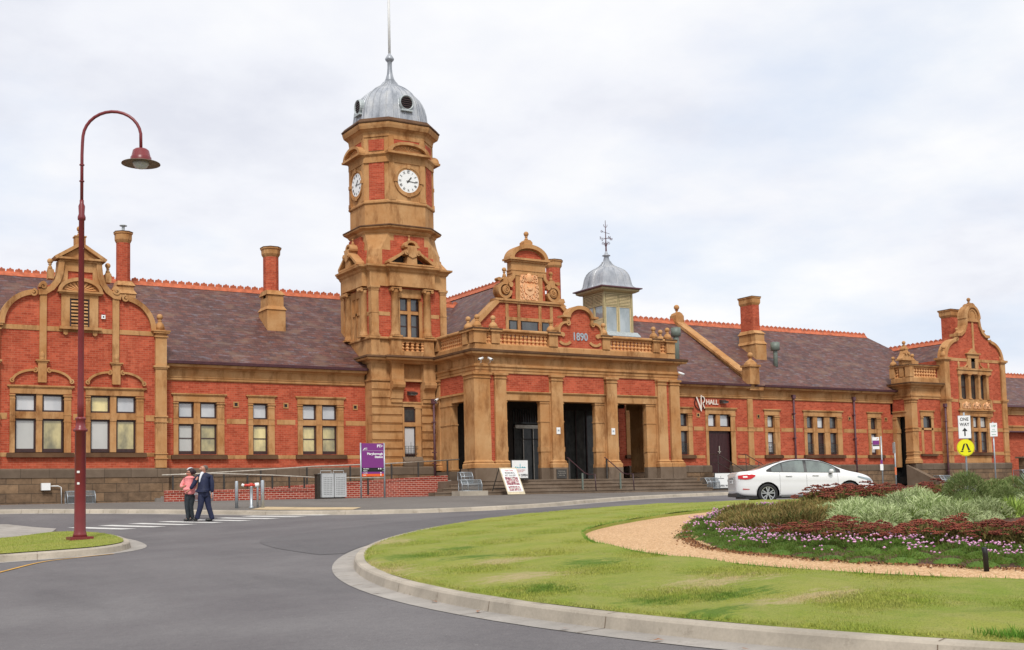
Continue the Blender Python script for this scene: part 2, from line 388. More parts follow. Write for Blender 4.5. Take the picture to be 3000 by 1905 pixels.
# ------------------------------------------------------------------ camera, sky, sun
cam_d = bpy.data.cameras.new('camera'); cam = bpy.data.objects.new('camera', cam_d); COL.objects.link(cam)
cam.matrix_world = Matrix((( .85386858,-.02153234,-.52004309,0),(-.51997515,-.07966104,-.85045868,0),(-.02311481,.99658942,-.07921634,0),(0,0,0,1)))
cam_d.sensor_width = 36; cam_d.lens = 42.02; cam_d.shift_x = 0.0; cam_d.shift_y = 237.5/3000
cam_d.clip_end = 3000; scene.camera = cam
SUN_EL, SUN_AZ = R(48), R(-28)     # azimuth measured from -Y (in front of the building) towards -X
sun_dir = Vector((math.sin(SUN_AZ)*math.cos(SUN_EL), -math.cos(SUN_AZ)*math.cos(SUN_EL), math.sin(SUN_EL)))
sd = bpy.data.lights.new('sun', 'SUN'); sd.energy = 2.5; sd.angle = R(11); sd.color = (1, .96, .9)
so = bpy.data.objects.new('sun', sd); COL.objects.link(so); so.rotation_euler = sun_dir.to_track_quat('Z', 'Y').to_euler()
w = bpy.data.worlds.new('World'); scene.world = w; w.use_nodes = True; nt = w.node_tree
bg = nt.nodes['Background']; bg.inputs['Strength'].default_value = .12
sky = N(nt, 'ShaderNodeTexSky', sky_type='NISHITA'); sky.sun_disc = False; sky.sun_elevation = SUN_EL
sky.sun_rotation = math.atan2(sun_dir.x, sun_dir.y); sky.dust_density = 2.0
tc = N(nt, 'ShaderNodeTexCoord')
sp = N(nt, 'ShaderNodeSeparateXYZ'); nt.links.new(tc.outputs['Generated'], sp.inputs[0])
# project directions on a cloud ceiling so that clouds flatten towards the horizon
ad = N(nt, 'ShaderNodeMath', operation='ADD'); nt.links.new(sp.outputs[2], ad.inputs[0]); ad.inputs[1].default_value = .22
mx = N(nt, 'ShaderNodeMath', operation='MAXIMUM'); nt.links.new(ad.outputs[0], mx.inputs[0]); mx.inputs[1].default_value = .05
dv = N(nt, 'ShaderNodeVectorMath', operation='DIVIDE'); nt.links.new(tc.outputs['Generated'], dv.inputs[0])
cb = N(nt, 'ShaderNodeCombineXYZ')
for i in range(3): nt.links.new(mx.outputs[0], cb.inputs[i])
nt.links.new(cb.outputs[0], dv.inputs[1])
cl = noise(nt, dv.outputs[0], 1.15, 7, .55); cl2 = noise(nt, dv.outputs[0], .75, 6, .55, sx=(1,1,1.0)); 
mp = N(nt, 'ShaderNodeMapping'); mp.inputs['Location'].default_value = (3.1, 1.7, .4); nt.links.new(dv.outputs[0], mp.inputs['Vector'])
cl3 = noise(nt, mp.outputs[0], 1.7, 7, .55)
skyc = mix(nt, 1.0, sky.outputs[0], (1,1,1), 'MULTIPLY')
cloud = ramp(nt, cl3, [(.33,(6.5,6.7,7.4)),(.45,(7.5,7.65,8.15)),(.60,(8.3,8.35,8.45))])
cloud = mix(nt, 1.0, cloud, (1,1,1), 'MULTIPLY')
thin = mix(nt, .75, skyc, (6.6,7.4,8.8))
skymix = mix(nt, ramp(nt, cl, [(.34,(.35,.35,.35)),(.50,(1,1,1))]), thin, cloud)
nt.links.new(skymix, bg.inputs['Color'])
scene.view_settings.view_transform = 'Standard'; scene.view_settings.look = 'None'; scene.view_settings.gamma = 1.0; scene.view_settings.exposure = 0.0
scene.render.engine = 'CYCLES'
scene.cycles.samples = 96
scene.render.resolution_x = 1024; scene.render.resolution_y = 650
# ------------------------------------------------------------------ ground
def sm(t): t = min(max(t, 0.), 1.); return t*t*(3-2*t)
def SX(X):
    X = max(X, -12.)
    if X < 14: return X
    t = min((X-14)/12., 1.); return 14+12*(t-t*t/2)*.92
def gz(X, Y):
    w_ = sm((Y-33)/14.); Yc = max(Y, -25.)
    return (-1.648+.0413*SX(X)+.0195*Yc)*(1-w_)+.17*w_
def pz(X, Y): return gz(X, Y)+.12       # footpath surface
IC = (23.05, 11.1); IR = 16.45
def iz(X, Y):
    d2 = (X-IC[0])**2+(Y-IC[1])**2
    return gz(X, Y)+.125+.19*max(0, 1-d2/IR**2)
def catmull(pts, n=6, closed=False):
    out = []; m = len(pts)
    for i in range(m if closed else m-1):
        p = [Vector(pts[(i+k) % m] if closed else pts[min(max(i+k,0), m-1)]) for k in (-1,0,1,2)]
        for j in range(n):
            t = j/n
            out.append(.5*((2*p[1])+(p[2]-p[0])*t+(2*p[0]-5*p[1]+4*p[2]-p[3])*t*t+(3*p[1]-p[0]-3*p[2]+p[3])*t**3))
    if not closed: out.append(Vector(pts[-1]))
    return [(v.x, v.y) for v in out]
def coords(a, b, step, outer):
    c = list(np.arange(a, b+1e-6, step)); return [-o for o in outer[::-1]] , c
g = mb(ROAD)
xs = [-600,-300,-150,-80,-50,-30,-20,-14]+list(np.arange(-10,90.1,1.0))+[100,120,160,250,400,700]
ys = [-500,-200,-100,-60,-40,-30]+list(np.arange(-25,60.1,1.0))+[70,90,130,200,400,800]
g.ring([[(x,y,gz(x,y)) for x in xs] for y in ys], close=False, cap=False)
g.sm = [True]*len(g.sm)
tag(g.build('road'), kind='structure')

kerb_pts = catmull([(-60,46.5),(-20,45.2),(0,43.0),(6.1,42.3),(8.7,41.1),(10.8,39.7),(12.8,37.7),(14.3,36.1),(16.2,34.4),(17.6,33.3),(19.4,32.8),(21.8,33.4),(25,35.4),(30,38.0),(38,40.3),(48,41.6),(60,42.2),(80,42.6),(120,42.6)], 6)
def offs(pts, d, closed=False):
    out = []; n = len(pts)
    for i in range(n):
        a = Vector(pts[(i-1) % n] if closed else pts[max(i-1,0)]); b = Vector(pts[(i+1) % n] if closed else pts[min(i+1,n-1)])
        t = (b-a).normalized(); out.append((pts[i][0]-t.y*d, pts[i][1]+t.x*d))
    return out
def strip(m, lines, closed=False):
    """lines: list of lists of 3D points"""
    for a, b in zip(lines[:-1], lines[1:]): m.ring([a, b], close=closed, cap=False)
# footpath
fp = mb(PATHA); rows = []
inner = offs(kerb_pts, .15)
for k in range(25):
    t = k/24; rows.append([(x*(1-t)+x*t, y*(1-t)+58*t, pz(x, y*(1-t)+58*t)) for x, y in inner])
strip(fp, rows); fp.sm = [True]*len(fp.sm)
tag(fp.build('footpath'), kind='structure')
def kerb(name, pts, closed, up, zf, mat1=None):
    """gutter on the right-hand (road) side, kerb top to the left"""
    k = mb(CONC2); A = offs(pts, -.36, closed); B = offs(pts, -.02, closed); C = offs(pts, 0, closed); D = offs(pts, .16, closed)
    la = [(x,y,gz(x,y)+.006) for x,y in A]; lb = [(x,y,gz(x,y)+.004) for x,y in B]
    lc = [(x,y,gz(x,y)+up-.015) for x,y in C]; lc2 = [(x,y,gz(x,y)+up+.006) for x,y in offs(pts,.02,closed)]; ld = [(x,y,zf(x,y)+.008) for x,y in D]; le = [(x,y,gz(x,y)-.1) for x,y in D]
    strip(k, [la, lb], closed); k.use(CONC); strip(k, [lb, lc, lc2, ld, le], closed)
    k.use(PAVE); acc = 0.0; lastp = pts[0]; nx_ = 1.3
    for i in range(1, len(pts)-1):
        acc += math.hypot(pts[i][0]-lastp[0], pts[i][1]-lastp[1]); lastp = pts[i]
        if acc > nx_:
            nx_ += 2.6+.5*math.sin(i); t_ = Vector((pts[i+1][0]-pts[i][0], pts[i+1][1]-pts[i][1])).normalized()*.0045
            for P0, P1, e in ((lb[i], lc[i], .003), (lc2[i], ld[i], .004), (la[i], lb[i], .003)):
                o = Vector((0,0,e)) if e != .003 or P0 == la[i] else Vector((t_.y, -t_.x, 0))*.8
                a, b_ = Vector(P0)+o, Vector(P1)+o; tt = Vector((t_.x, t_.y, 0))
                k.add([tuple(a-tt), tuple(a+tt), tuple(b_+tt), tuple(b_-tt)], [(0,1,2,3)])
    return tag(k.build(name, fix=False), kind='structure')
kerb('kerb', kerb_pts, False, .12, pz)
# joints and crossing ramp of the far kerb
cr = mb(CONC_T)
cr.use(CONC_T); q = [(13.1,38.0),(14.6,36.4),(15.6,35.4),(16.3,36.3),(15.2,37.4),(13.9,38.9)]
cr.ring([[(x,y,pz(x,y)+.012) for x,y in q]], cap=False) if False else None
b0 = len(cr.v); cr.v.extend([(x,y,pz(x,y)+.012) for x,y in q]); cr.face(range(b0,b0+6))
tag(cr.build('kerb_ramp'), kind='structure')

# round island: lawn ring, gravel path, garden bed, kerb
circ = [(IC[0]+16.6*math.cos(2*math.pi*i/160), IC[1]+16.6*math.sin(2*math.pi*i/160)) for i in range(160)]
kerb('island_kerb', circ, True, .125, lambda x, y: iz(x, y))
PC = (20.5, 10.5)
path_o = catmull([(9.95,12.2),(10.5,14.4),(11.3,16.2),(12.5,17.9),(14.2,19.1),(16.3,20.1),(18.6,20.6),(21.5,20.6),(25,19.6),(28.5,17.2),(30.5,13.5),(31,9.5),(29.5,5.2),(26,2.2),(21.5,1.0),(16.8,1.2),(12.8,3.2),(10.8,5.6),(10.0,8.0),(9.75,10.1)], 5, True)
bed_o = catmull([(10.7,11.2),(11.0,12.9),(11.8,14.4),(13.0,15.9),(14.3,17.2),(16.2,18.7),(18.2,19.1),(21,19.0),(24.3,18.0),(27,15.9),(28.8,12.8),(29.2,9.5),(27.9,5.9),(25,3.4),(21.3,2.3),(17.2,2.5),(13.8,4.3),(11.9,6.2),(11.0,8.0),(10.7,9.6)], 5, True)
bed_o = [(PC[0]+(x-PC[0])*.985, PC[1]+(y-PC[1])*.985) for x, y in bed_o]
def radial(pts):
    a = np.array([math.atan2(y-PC[1], x-PC[0]) for x, y in pts]); r = np.array([math.hypot(x-PC[0], y-PC[1]) for x, y in pts])
    o = np.argsort(a); a = a[o]; r = r[o]
    return lambda th: float(np.interp(th, np.r_[a[-1]-2*math.pi, a, a[0]+2*math.pi], np.r_[r[-1], r, r[0]]))
r_path = radial(path_o); r_bed = radial(bed_o)
def r_lawn(th):
    dx, dy = math.cos(th), math.sin(th); ox, oy = PC[0]-IC[0], PC[1]-IC[1]
    b_ = ox*dx+oy*dy; return -b_+math.sqrt(b_*b_-(ox*ox+oy*oy-IR**2))
TH = [-math.pi+2*math.pi*i/220 for i in range(220)]
def pol(th, r): return PC[0]+r*math.cos(th), PC[1]+r*math.sin(th)
def sheet(m, r0, r1, z, n):
    strip(m, [[(*pol(t, r0(t)+(r1(t)-r0(t))*k/n), z(*pol(t, r0(t)+(r1(t)-r0(t))*k/n), k/n)) for t in TH] for k in range(n+1)], True)
lw = mb(LAWN)
strip(lw, [[(*pol(t, r_path(t)-.02), iz(*pol(t, r_path(t)))-.05) for t in TH], [(*pol(t, r_path(t)), iz(*pol(t, r_path(t)))+.035) for t in TH]], True)
wob = lambda x, y: .012*math.sin(3.1*x+1.3*y)+.012*math.sin(1.7*x-2.9*y)
sheet(lw, r_path, r_lawn, lambda x, y, k: iz(x, y)+(.035+wob(x, y))*(1 if k < .97 else .25), 26)
lw.sm = [True]*len(lw.sm); tag(lw.build('lawn', fix=False), kind='structure')
gp = mb(GRAVEL); sheet(gp, lambda t: r_bed(t)-.2, lambda t: r_path(t)+.05, lambda x, y, k: iz(x, y)-.02, 6); gp.sm = [True]*len(gp.sm)
tag(gp.build('gravel_path', fix=False), kind='structure')
def bed_h(x, y):
    th = math.atan2(y-PC[1], x-PC[0]); f = 1-math.hypot(x-PC[0], y-PC[1])/r_bed(th)
    return iz(x, y)-.03+.10*sm(f*1.6)+.05*sm(f*12)
gb = mb(SOIL); sheet(gb, lambda t: .02, r_bed, lambda x, y, k: bed_h(x, y), 30); gb.sm = [True]*len(gb.sm)
tag(gb.build('garden_bed_soil', fix=False), kind='structure')

# small corner island with the lamp
ci = catmull([(-14,30.5),(-14,27.0),(-4,26.6),(1.5,26.2),(3.8,26.0),(5.2,25.85),(5.9,26.1),(6.45,26.8),(6.8,28.0),(7.1,30.2),(7.15,32.4),(6.9,33.8),(6.2,34.3),(5.4,33.7),(4.6,33.2),(0,32.0),(-6,31.0)], 5, True)
kerb('corner_kerb', ci, True, .13, lambda x, y: gz(x, y)+.14)
cin = offs(ci, .14, True); cl_ = mb(LAWN); cc = (2.5, 29.6)
def inner_rows(pts, z, n):
    return [[(cc[0]+(x-cc[0])*k/n, cc[1]+(y-cc[1])*k/n, z(cc[0]+(x-cc[0])*k/n, cc[1]+(y-cc[1])*k/n)) for x, y in pts] for k in range(n, 0, -1)]
strip(cl_, inner_rows(cin, lambda x, y: gz(x, y)+.165, 10)+[[(cc[0], cc[1], gz(*cc)+.165)]*len(cin)], True); cl_.sm = [True]*len(cl_.sm)
tag(cl_.build('corner_lawn', fix=False), kind='structure')
ck = mb(CONC2); qs = [(6.35,34.9),(6.7,36.0),(6.2,36.9),(5.7,38.0),(4.0,38.9),(-6,40.5),(-14,41),(-14,31.5),(-6,31.6),(0,32.6),(4.4,33.8),(5.3,34.4)]
ck.v = [(x,y,gz(x,y)+.09) for x,y in qs]; ck.face(range(len(qs)))
b0 = len(ck.v); ck.v += [(x,y,gz(x,y)-.05) for x,y in qs]
for i in range(len(qs)): j = (i+1) % len(qs); ck.face((i, j, b0+j, b0+i))
tag(ck.build('concrete_median'), kind='structure')
# painted markings
for i in range(8):
    s_ = mb(WHITE_P); px_ = 7.15+.88*i; py_ = 36.85+.03*i
    for k in range(6):
        t0, t1 = k/6, (k+1)/6; qd = [(px_+1.2*t0, py_-1.6*t0),(px_+.42+1.2*t0, py_-.03-1.6*t0),(px_+.42+1.2*t1, py_-.03-1.6*t1),(px_+1.2*t1, py_-1.6*t1)]
        b0 = len(s_.v); s_.v += [(x,y,gz(x,y)+.009) for x,y in qd]; s_.face(range(b0,b0+4))
    tag(s_.build('crossing_stripe'), kind='structure')
yl = mb(YEL_P); yp = catmull([(0.0,17.0),(1.8,20.4),(3.3,23.0),(4.3,24.8),(5.0,25.3),(5.9,25.6)], 6)
strip(yl, [[(x,y,gz(x,y)+.011) for x,y in offs(yp,-.04)], [(x,y,gz(x,y)+.011) for x,y in offs(yp,.04)]]); tag(yl.build('yellow_line'), kind='structure')
NEWA = asphalt('newer_asphalt', (.120,.112,.115), (.148,.14,.142), (.098,.094,.097))
oo = catmull([(8.4,20.6),(8.6,23.6),(9.4,26.4),(11.4,27.9),(14.6,29.3),(18.8,30.6),(23.5,31.2),(29,30.6)], 5)
ii = [(IC[0]+17.0*math.cos(R(147-67*k/(len(oo)-1))), IC[1]+17.0*math.sin(R(147-67*k/(len(oo)-1)))) for k in range(len(oo))]
rp = mb(NEWA); strip(rp, [[(a[0]+(b[0]-a[0])*t, a[1]+(b[1]-a[1])*t, gz(a[0]+(b[0]-a[0])*t, a[1]+(b[1]-a[1])*t)+.006) for a, b in zip(oo, ii)] for t in (0,.25,.5,.75,1)])
rp.sm = [True]*len(rp.sm); tag(rp.build('road_patch'), kind='structure')
# ------------------------------------------------------------------ station building
B = thing('station_building', (30, 50, .3), 'long red brick railway station with ochre dressings, domed clock tower, columned porch and scrolled gables', 'building')
G0 = -.1     # buried foot of the walls
def wall(m, x0, x1, z0, z1, y, holes, th=.35, axis='x'):
    """straight wall with rectangular openings; axis x: runs in x at depth y; axis y: runs in y at x=y"""
    xs = sorted(set([x0, x1]+[h[0] for h in holes]+[h[1] for h in holes])); zs = sorted(set([z0, z1]+[h[2] for h in holes]+[h[3] for h in holes]))
    xs = [v for v in xs if x0 <= v <= x1]; zs = [v for v in zs if z0 <= v <= z1]
    def solid(i, k):
        if i < 0 or k < 0 or i >= len(xs)-1 or k >= len(zs)-1: return False
        cx, cz = (xs[i]+xs[i+1])/2, (zs[k]+zs[k+1])/2
        return not any(h[0] < cx < h[1] and h[2] < cz < h[3] for h in holes)
    def P(a, d, z): return (a, y+d, z) if axis == 'x' else (y+d, a, z)
    for i in range(len(xs)-1):
        for k in range(len(zs)-1):
            if not solid(i, k): continue
            a, b, c, d = xs[i], xs[i+1], zs[k], zs[k+1]
            m.add([P(a,0,c),P(b,0,c),P(b,0,d),P(a,0,d)], [(0,1,2,3)]); m.add([P(a,th,c),P(b,th,c),P(b,th,d),P(a,th,d)], [(3,2,1,0)])
            if not solid(i-1,k): m.add([P(a,0,c),P(a,th,c),P(a,th,d),P(a,0,d)], [(0,1,2,3)])
            if not solid(i+1,k): m.add([P(b,0,c),P(b,th,c),P(b,th,d),P(b,0,d)], [(0,1,2,3)])
            if not solid(i,k-1): m.add([P(a,0,c),P(b,0,c),P(b,th,c),P(a,th,c)], [(0,1,2,3)])
            if not solid(i,k+1): m.add([P(a,0,d),P(b,0,d),P(b,th,d),P(a,th,d)], [(0,1,2,3)])

def window(a, b, y, lights, panes, sill=True, hood=4.85, zb=2.28, zt=4.5, tr=(3.56,3.80), grille=False, scale=1.0, low=None, parent=B):
    """stone surround a..b; lights: list of (x0,x1); panes: list of (upper,lower) materials"""
    s = mb(STONE); j0, j1 = lights[0][0], lights[-1][1]
    s.box(a-.05, b+.05, y-.10, y+.12, hood-.055, hood)                                  # hood
    s.box(a, b, y-.065, y+.12, hood-.10, hood-.057)
    s.box(a+.05, b-.05, y-.035, y+.20, zt, hood-.102)                                   # lintel
    for q0, q1 in ((a+.06, j0), (j1, b-.06)):
        s.box(q0, q1, y-.035, y+.20, zb-.02, zt-.09); s.box(q0-.03, q1+.0 if q1 == j0 else q1+.03, y-.07, y+.18, zt-.088, zt-.03)
        s.box(q0-.012, q1+.012, y-.05, y+.18, zt-.22, zt-.19); s.box(q0-.012, q1+.012, y-.05, y+.18, 3.54, 3.585); s.box(q0-.012, q1+.012, y-.05, y+.18, 3.79, 3.83)
    for (l0, l1), (r0, r1) in zip(lights[:-1], lights[1:]):
        s.box(l1, r0, y+.02, y+.22, zb, zt); s.box(l1-.01, r0+.01, y+.0, y+.2, 3.60, 3.76)
    if tr:
        for l0, l1 in lights: s.box(l0, l1, y+.03, y+.21, tr[0], tr[1])
    w_ = s.build('window', parent)
    f = mb(FRAME)
    for l0, l1 in lights:
        rows = [(zb, tr[0]), (tr[1], zt)] if tr else [(zb, zt)]
        for k, (c, d) in enumerate(rows):
            t = .075
            f.box(l0, l0+t, y+.13, y+.20, c, d); f.box(l1-t, l1, y+.13, y+.20, c, d); f.box(l0+t, l1-t, y+.13, y+.20, c, c+(.14 if k == 0 else .07)); f.box(l0+t, l1-t, y+.13, y+.20, d-t, d)
            if k == 0 and (d-c) > 1 and low != 'nosash': f.box(l0+t, l1-t, y+.14, y+.185, (c+d)/2+.02, (c+d)/2+.06)
    f.build('sash_frame', w_)
    p = MB()
    for (l0, l1), (pu, pl) in zip(lights, panes):
        rows = [(zb, tr[0], pl), (tr[1], zt, pu)] if tr else [(zb, zt, pl)]
        for c, d, mt in rows: p.use(mt); p.box(l0+.04, l1-.04, y+.165, y+.175, c+.04, d-.04)
    p.build('pane', w_)
    if grille:
        gr = mb(RAIL_D)
        for l0, l1 in lights:
            if grille is not True and not (grille[0] < (l0+l1)/2 < grille[1]) : continue
            z0, z1 = zb+.02, zb+.58; n_ = max(3, int((l1-l0)/.13))
            gr.tube([(l0, y+.03, z1),(l1, y+.03, z1)], .010, 5); gr.tube([(l0, y+.03, z0+.05),(l1, y+.03, z0+.05)], .010, 5); gr.tube([(l0, y+.03, (z0+z1)/2),(l1, y+.03, (z0+z1)/2)], .008, 5)
            for i in range(n_+1): x = l0+(l1-l0)*i/n_; gr.tube([(x,y+.03,z0),(x,y+.03,z1+.05)], .008, 5)
            for i in range(n_):
                x = l0+(l1-l0)*(i+.5)/n_
                for zc in (z0+.17, z0+.41): gr.tube([(x+.05*math.cos(t*math.pi/4), y+.03, zc+.07*math.sin(t*math.pi/4)) for t in range(9)], .007, 4)
        gr.build('iron_guard', w_)
    if sill:
        k = mb(CAPD); k.box(a-.05, b+.05, y-.16, y+.22, zb-.21, zb-.075); k.box(a-.04, b+.04, y-.13, y+.22, zb-.072, zb-.03); k.build('sill', w_)
    return w_

# --- windows of the main ranges: (surround a, b, lights, panes, grille)
W_A = [(13.88,16.17,[(14.14,14.82),(15.08,15.81)],[(P_WHITE,P_GREY),(P_WHITE,P_GOLD)],False),
       (17.12,18.42,[(17.38,18.08)],[(P_WHITE,P_GOLD)],False),
       (19.37,21.68,[(19.66,20.34),(20.60,21.32)],[(P_WHITE,P_GOLD),(P_WHITE,P_GOLD)],False)]
W_B = [(37.45,38.85,[(37.80,38.42)],[(P_WHITE,P_WHITE)],True),
       (40.72,42.03,[(41.00,41.68)],[(P_DARK,P_DARK)],True),
       (47.18,48.43,[(47.44,47.99)],[(P_GREY,P_WHITE)],True),
       (50.22,53.42,[(50.50,51.06),(51.40,51.97),(52.40,52.98)],[(P_DARK,P_DARK),(P_WHITE,FRAME),(P_DARK,P_DARK)],True),
       (55.50,56.78,[(55.79,56.34)],[(P_DARK,P_WHITE)],False)]
holes = [(l[0][0]-.01, l[-1][1]+.01, 2.27, 4.51) for a,b,l,p,gq in W_A]
m = mb(BRICK); wall(m, 13.2, 22.9, 1.67, 5.7, 50, holes)
holesB = [(l[0][0]-.01, l[-1][1]+.01, 2.27, 4.51) for a,b,l,p,gq in W_B]+[(43.06,44.70,1.2,4.51),(30.55,35.7,.9,4.5)]
wall(m, 26.6, 57.6, 1.67, 5.7, 50, [h if h[2] > 1.67 else (h[0],h[1],1.67,h[3]) for h in holesB])
m.build('wall', B)
for a, b, l, p, gq in W_A: window(a, b, 50, l, p, grille=gq)
for a, b, l, p, gq in W_B: window(a, b, 50, l, p, grille=gq)
# plinth: rock-faced bluestone with a smooth top course
def plinth(m, m2, x0, x1, y, out=.12, ztop=1.69, back=.3):
    m.box(x0-out, x1+out, y-out, y+back, G0, 1.32)
    m2.prism([(y-out-.03, 1.321), (y-out-.03, ztop-.06), (y-out+.03, ztop), (y+back, ztop), (y+back, 1.321)], x0-out-.03, x1+out+.03, 'x')
pr = mb(BLUE); ps = mb(ASHLAR)
plinth(pr, ps, 13.7, 22.6, 50); plinth(pr, ps, 37.7, 43.0, 50); plinth(pr, ps, 44.8, 57.5, 50)
pr.box(43.16, 44.64, 49.90, 50.3, G0, 1.27); ps.box(43.0,43.16,49.9,50.2,1.2,1.66)
# --- bands, eaves cornice
st = mb(STONE)
for x0, x1 in ((13.5,13.86),(16.22,17.07),(18.47,19.32),(21.73,22.7)):
    st.box(x0, x1, 49.985, 50.05, 3.58, 3.80); st.box(x0, x1, 49.985, 50.05, 2.08, 2.24)
for x0, x1 in ((42.08,42.80),(45.14,45.93),(46.37,47.12),(48.49,50.16),(53.48,55.44),(56.84,57.7)):
    st.box(x0, x1, 49.985, 50.05, 3.58, 3.80); st.box(x0, x1, 49.985, 50.05, 2.08, 2.24)
EAV = [(-.05,5.38),(.05,5.38),(.08,5.42),(.08,5.48),(.11,5.52),(.05,5.56),(.05,5.84),(.10,5.87),(.13,5.91),(.36,5.94),(.40,6.05),(-.05,6.05)]
for x0, x1 in ((13.5,22.66),(37.0,46.0),(46.0,57.78)):
    st.mould([(x0,50),(x1,50)], EAV)
# strip pilaster below the coped parapet at x=46
st.box(45.96, 46.34, 49.93, 50.1, 1.70, 5.50); st.box(45.93, 46.37, 49.90, 50.1, 3.56, 3.61); st.box(45.93, 46.37, 49.90, 50.1, 3.78, 3.83); st.box(45.9, 46.9, 49.62, 50.1, 5.86, 6.16)
st.box(45.93, 46.37, 49.905, 50.1, 5.42, 5.5)
st.build('string_courses', B)
gt = mb(PURP)
for x0, x1 in ((13.45,22.62),(37.1,45.88),(46.9,57.75)): gt.prism([(49.68,6.06),(49.50,6.06),(49.46,6.17),(49.49,6.17),(49.52,6.10),(49.68,6.10)], x0, x1, 'x')
gt.build('gutter', B)
# --- coped parapet across the roof at x = 46
pp_ = mb(STONE)
c0, c1 = (49.55,6.35), (56.05,10.62)
pp_.prism([(49.7,6.1),(49.7,6.42),(56.1,10.55),(56.1,9.6)], 45.9, 46.3, 'x')
pp_.prism([(49.75,6.62),(49.68,6.48),(56.0,10.52),(56.0,10.74)], 45.78, 46.42, 'x')
pp_.box(45.75, 46.45, 49.42, 50.05, 6.17, 7.15); pp_.box(45.68, 46.52, 49.35, 50.12, 7.15, 7.26)
pp_.lathe(46.1, 49.73, [(.40,7.26),(.34,7.38),(.22,7.50),(.10,7.58),(.07,7.63),(.12,7.68)], 14); pp_.smooth = True; pp_.sphere((46.1,49.73,7.83), .16); pp_.smooth = False
pp_.box(45.8, 46.4, 55.7, 56.3, 10.2, 10.95); pp_.prism([(45.8,10.95),(46.4,10.95),(46.32,11.08),(46.1,11.18),(45.88,11.08)], 55.75, 56.25, 'y'); pp_.lathe(46.1,56,[(.08,11.15),(.06,11.25),(.12,11.3)],10); pp_.smooth=True; pp_.sphere((46.1,56,11.47), .17); pp_.smooth = False
pp_.build('coped_parapet', B)

# --- roofs
SL = .684
def rz_(y): return 6.12+SL*(y-49.55)
RZ = rz_(56.0)
rf = mb(SLATE)
def roofslab(m, quad, t=.12):
    vs = [Vector(q) for q in quad]; n = (vs[1]-vs[0]).cross(vs[-1]-vs[0]).normalized(); 
    if n.z < 0: n = -n
    k = len(vs); m.add([tuple(v) for v in vs]+[tuple(v-n*t) for v in vs], [tuple(range(k)), tuple(range(2*k-1,k-1,-1))]+[(i,(i+1)%k,k+(i+1)%k,k+i) for i in range(k)])
roofslab(rf, [(13.45,49.55,6.12),(45.95,49.55,6.12),(45.95,56,RZ),(13.45,56,RZ)])
roofslab(rf, [(-12,50.0,rz_(50.0)),(13.45,50.0,rz_(50.0)),(13.45,56,RZ),(-12,56,RZ)])
roofslab(rf, [(46.25,49.55,6.12),(66.0,49.55,6.12),(62.4,56,RZ),(46.25,56,RZ)])
roofslab(rf, [(66.0,49.55,6.12),(66.0,62.45,6.12),(62.4,56,RZ)])
roofslab(rf, [(-12,56,RZ),(62.4,56,RZ),(66,62.45,6.12),(-12,62.45,6.12)])
rf.build('roof', B)
CREST = [(0,0),(0,.10),(.03,.15),(.07,.16),(.10,.14),(.115,.19),(.155,.225),(.20,.19),(.215,.14),(.245,.16),(.285,.15),(.31,.10),(.31,0)]
def crest(m, p0, p1, h=1.0):
    p0 = Vector(p0); p1 = Vector(p1); d = p1-p0; L = d.length; d.normalize(); sd_ = d.cross(Vector((0,0,1))).normalized()
    n = int(L/.36); st_ = L/n
    a, b = p0, p1
    prof = [(-.20,-.12),(-.17,-.12),(-.03,.03),(-.025,.06),(.025,.06),(.03,.03),(.17,-.12),(.20,-.12),(.04,.075),(.03,.10),(-.03,.10),(-.04,.075)]
    m.ring([[tuple(q+sd_*o+Vector((0,0,z))) for o, z in prof] for q in (a, b)])
    for i in range(n):
        q = p0+d*(st_*i+.02)
        poly = [(x, .095+(z)*h*.78) for x, z in CREST]; k = len(poly)
        vs = [tuple(q+d*x*(st_/.36)+sd_*.02+Vector((0,0,z))) for x, z in poly]+[tuple(q+d*x*(st_/.36)-sd_*.02+Vector((0,0,z))) for x, z in poly]
        m.add(vs, [tuple(range(k)), tuple(range(2*k-1,k-1,-1))]+[(j,(j+1)%k,k+(j+1)%k,k+j) for j in range(k)])
tr_ = mb(TERRA_R)
crest(tr_, (-12,56,RZ), (39.3,56,RZ)); crest(tr_, (41.6,56,RZ), (45.9,56,RZ)); crest(tr_, (46.35,56,RZ), (62.4,56,RZ))

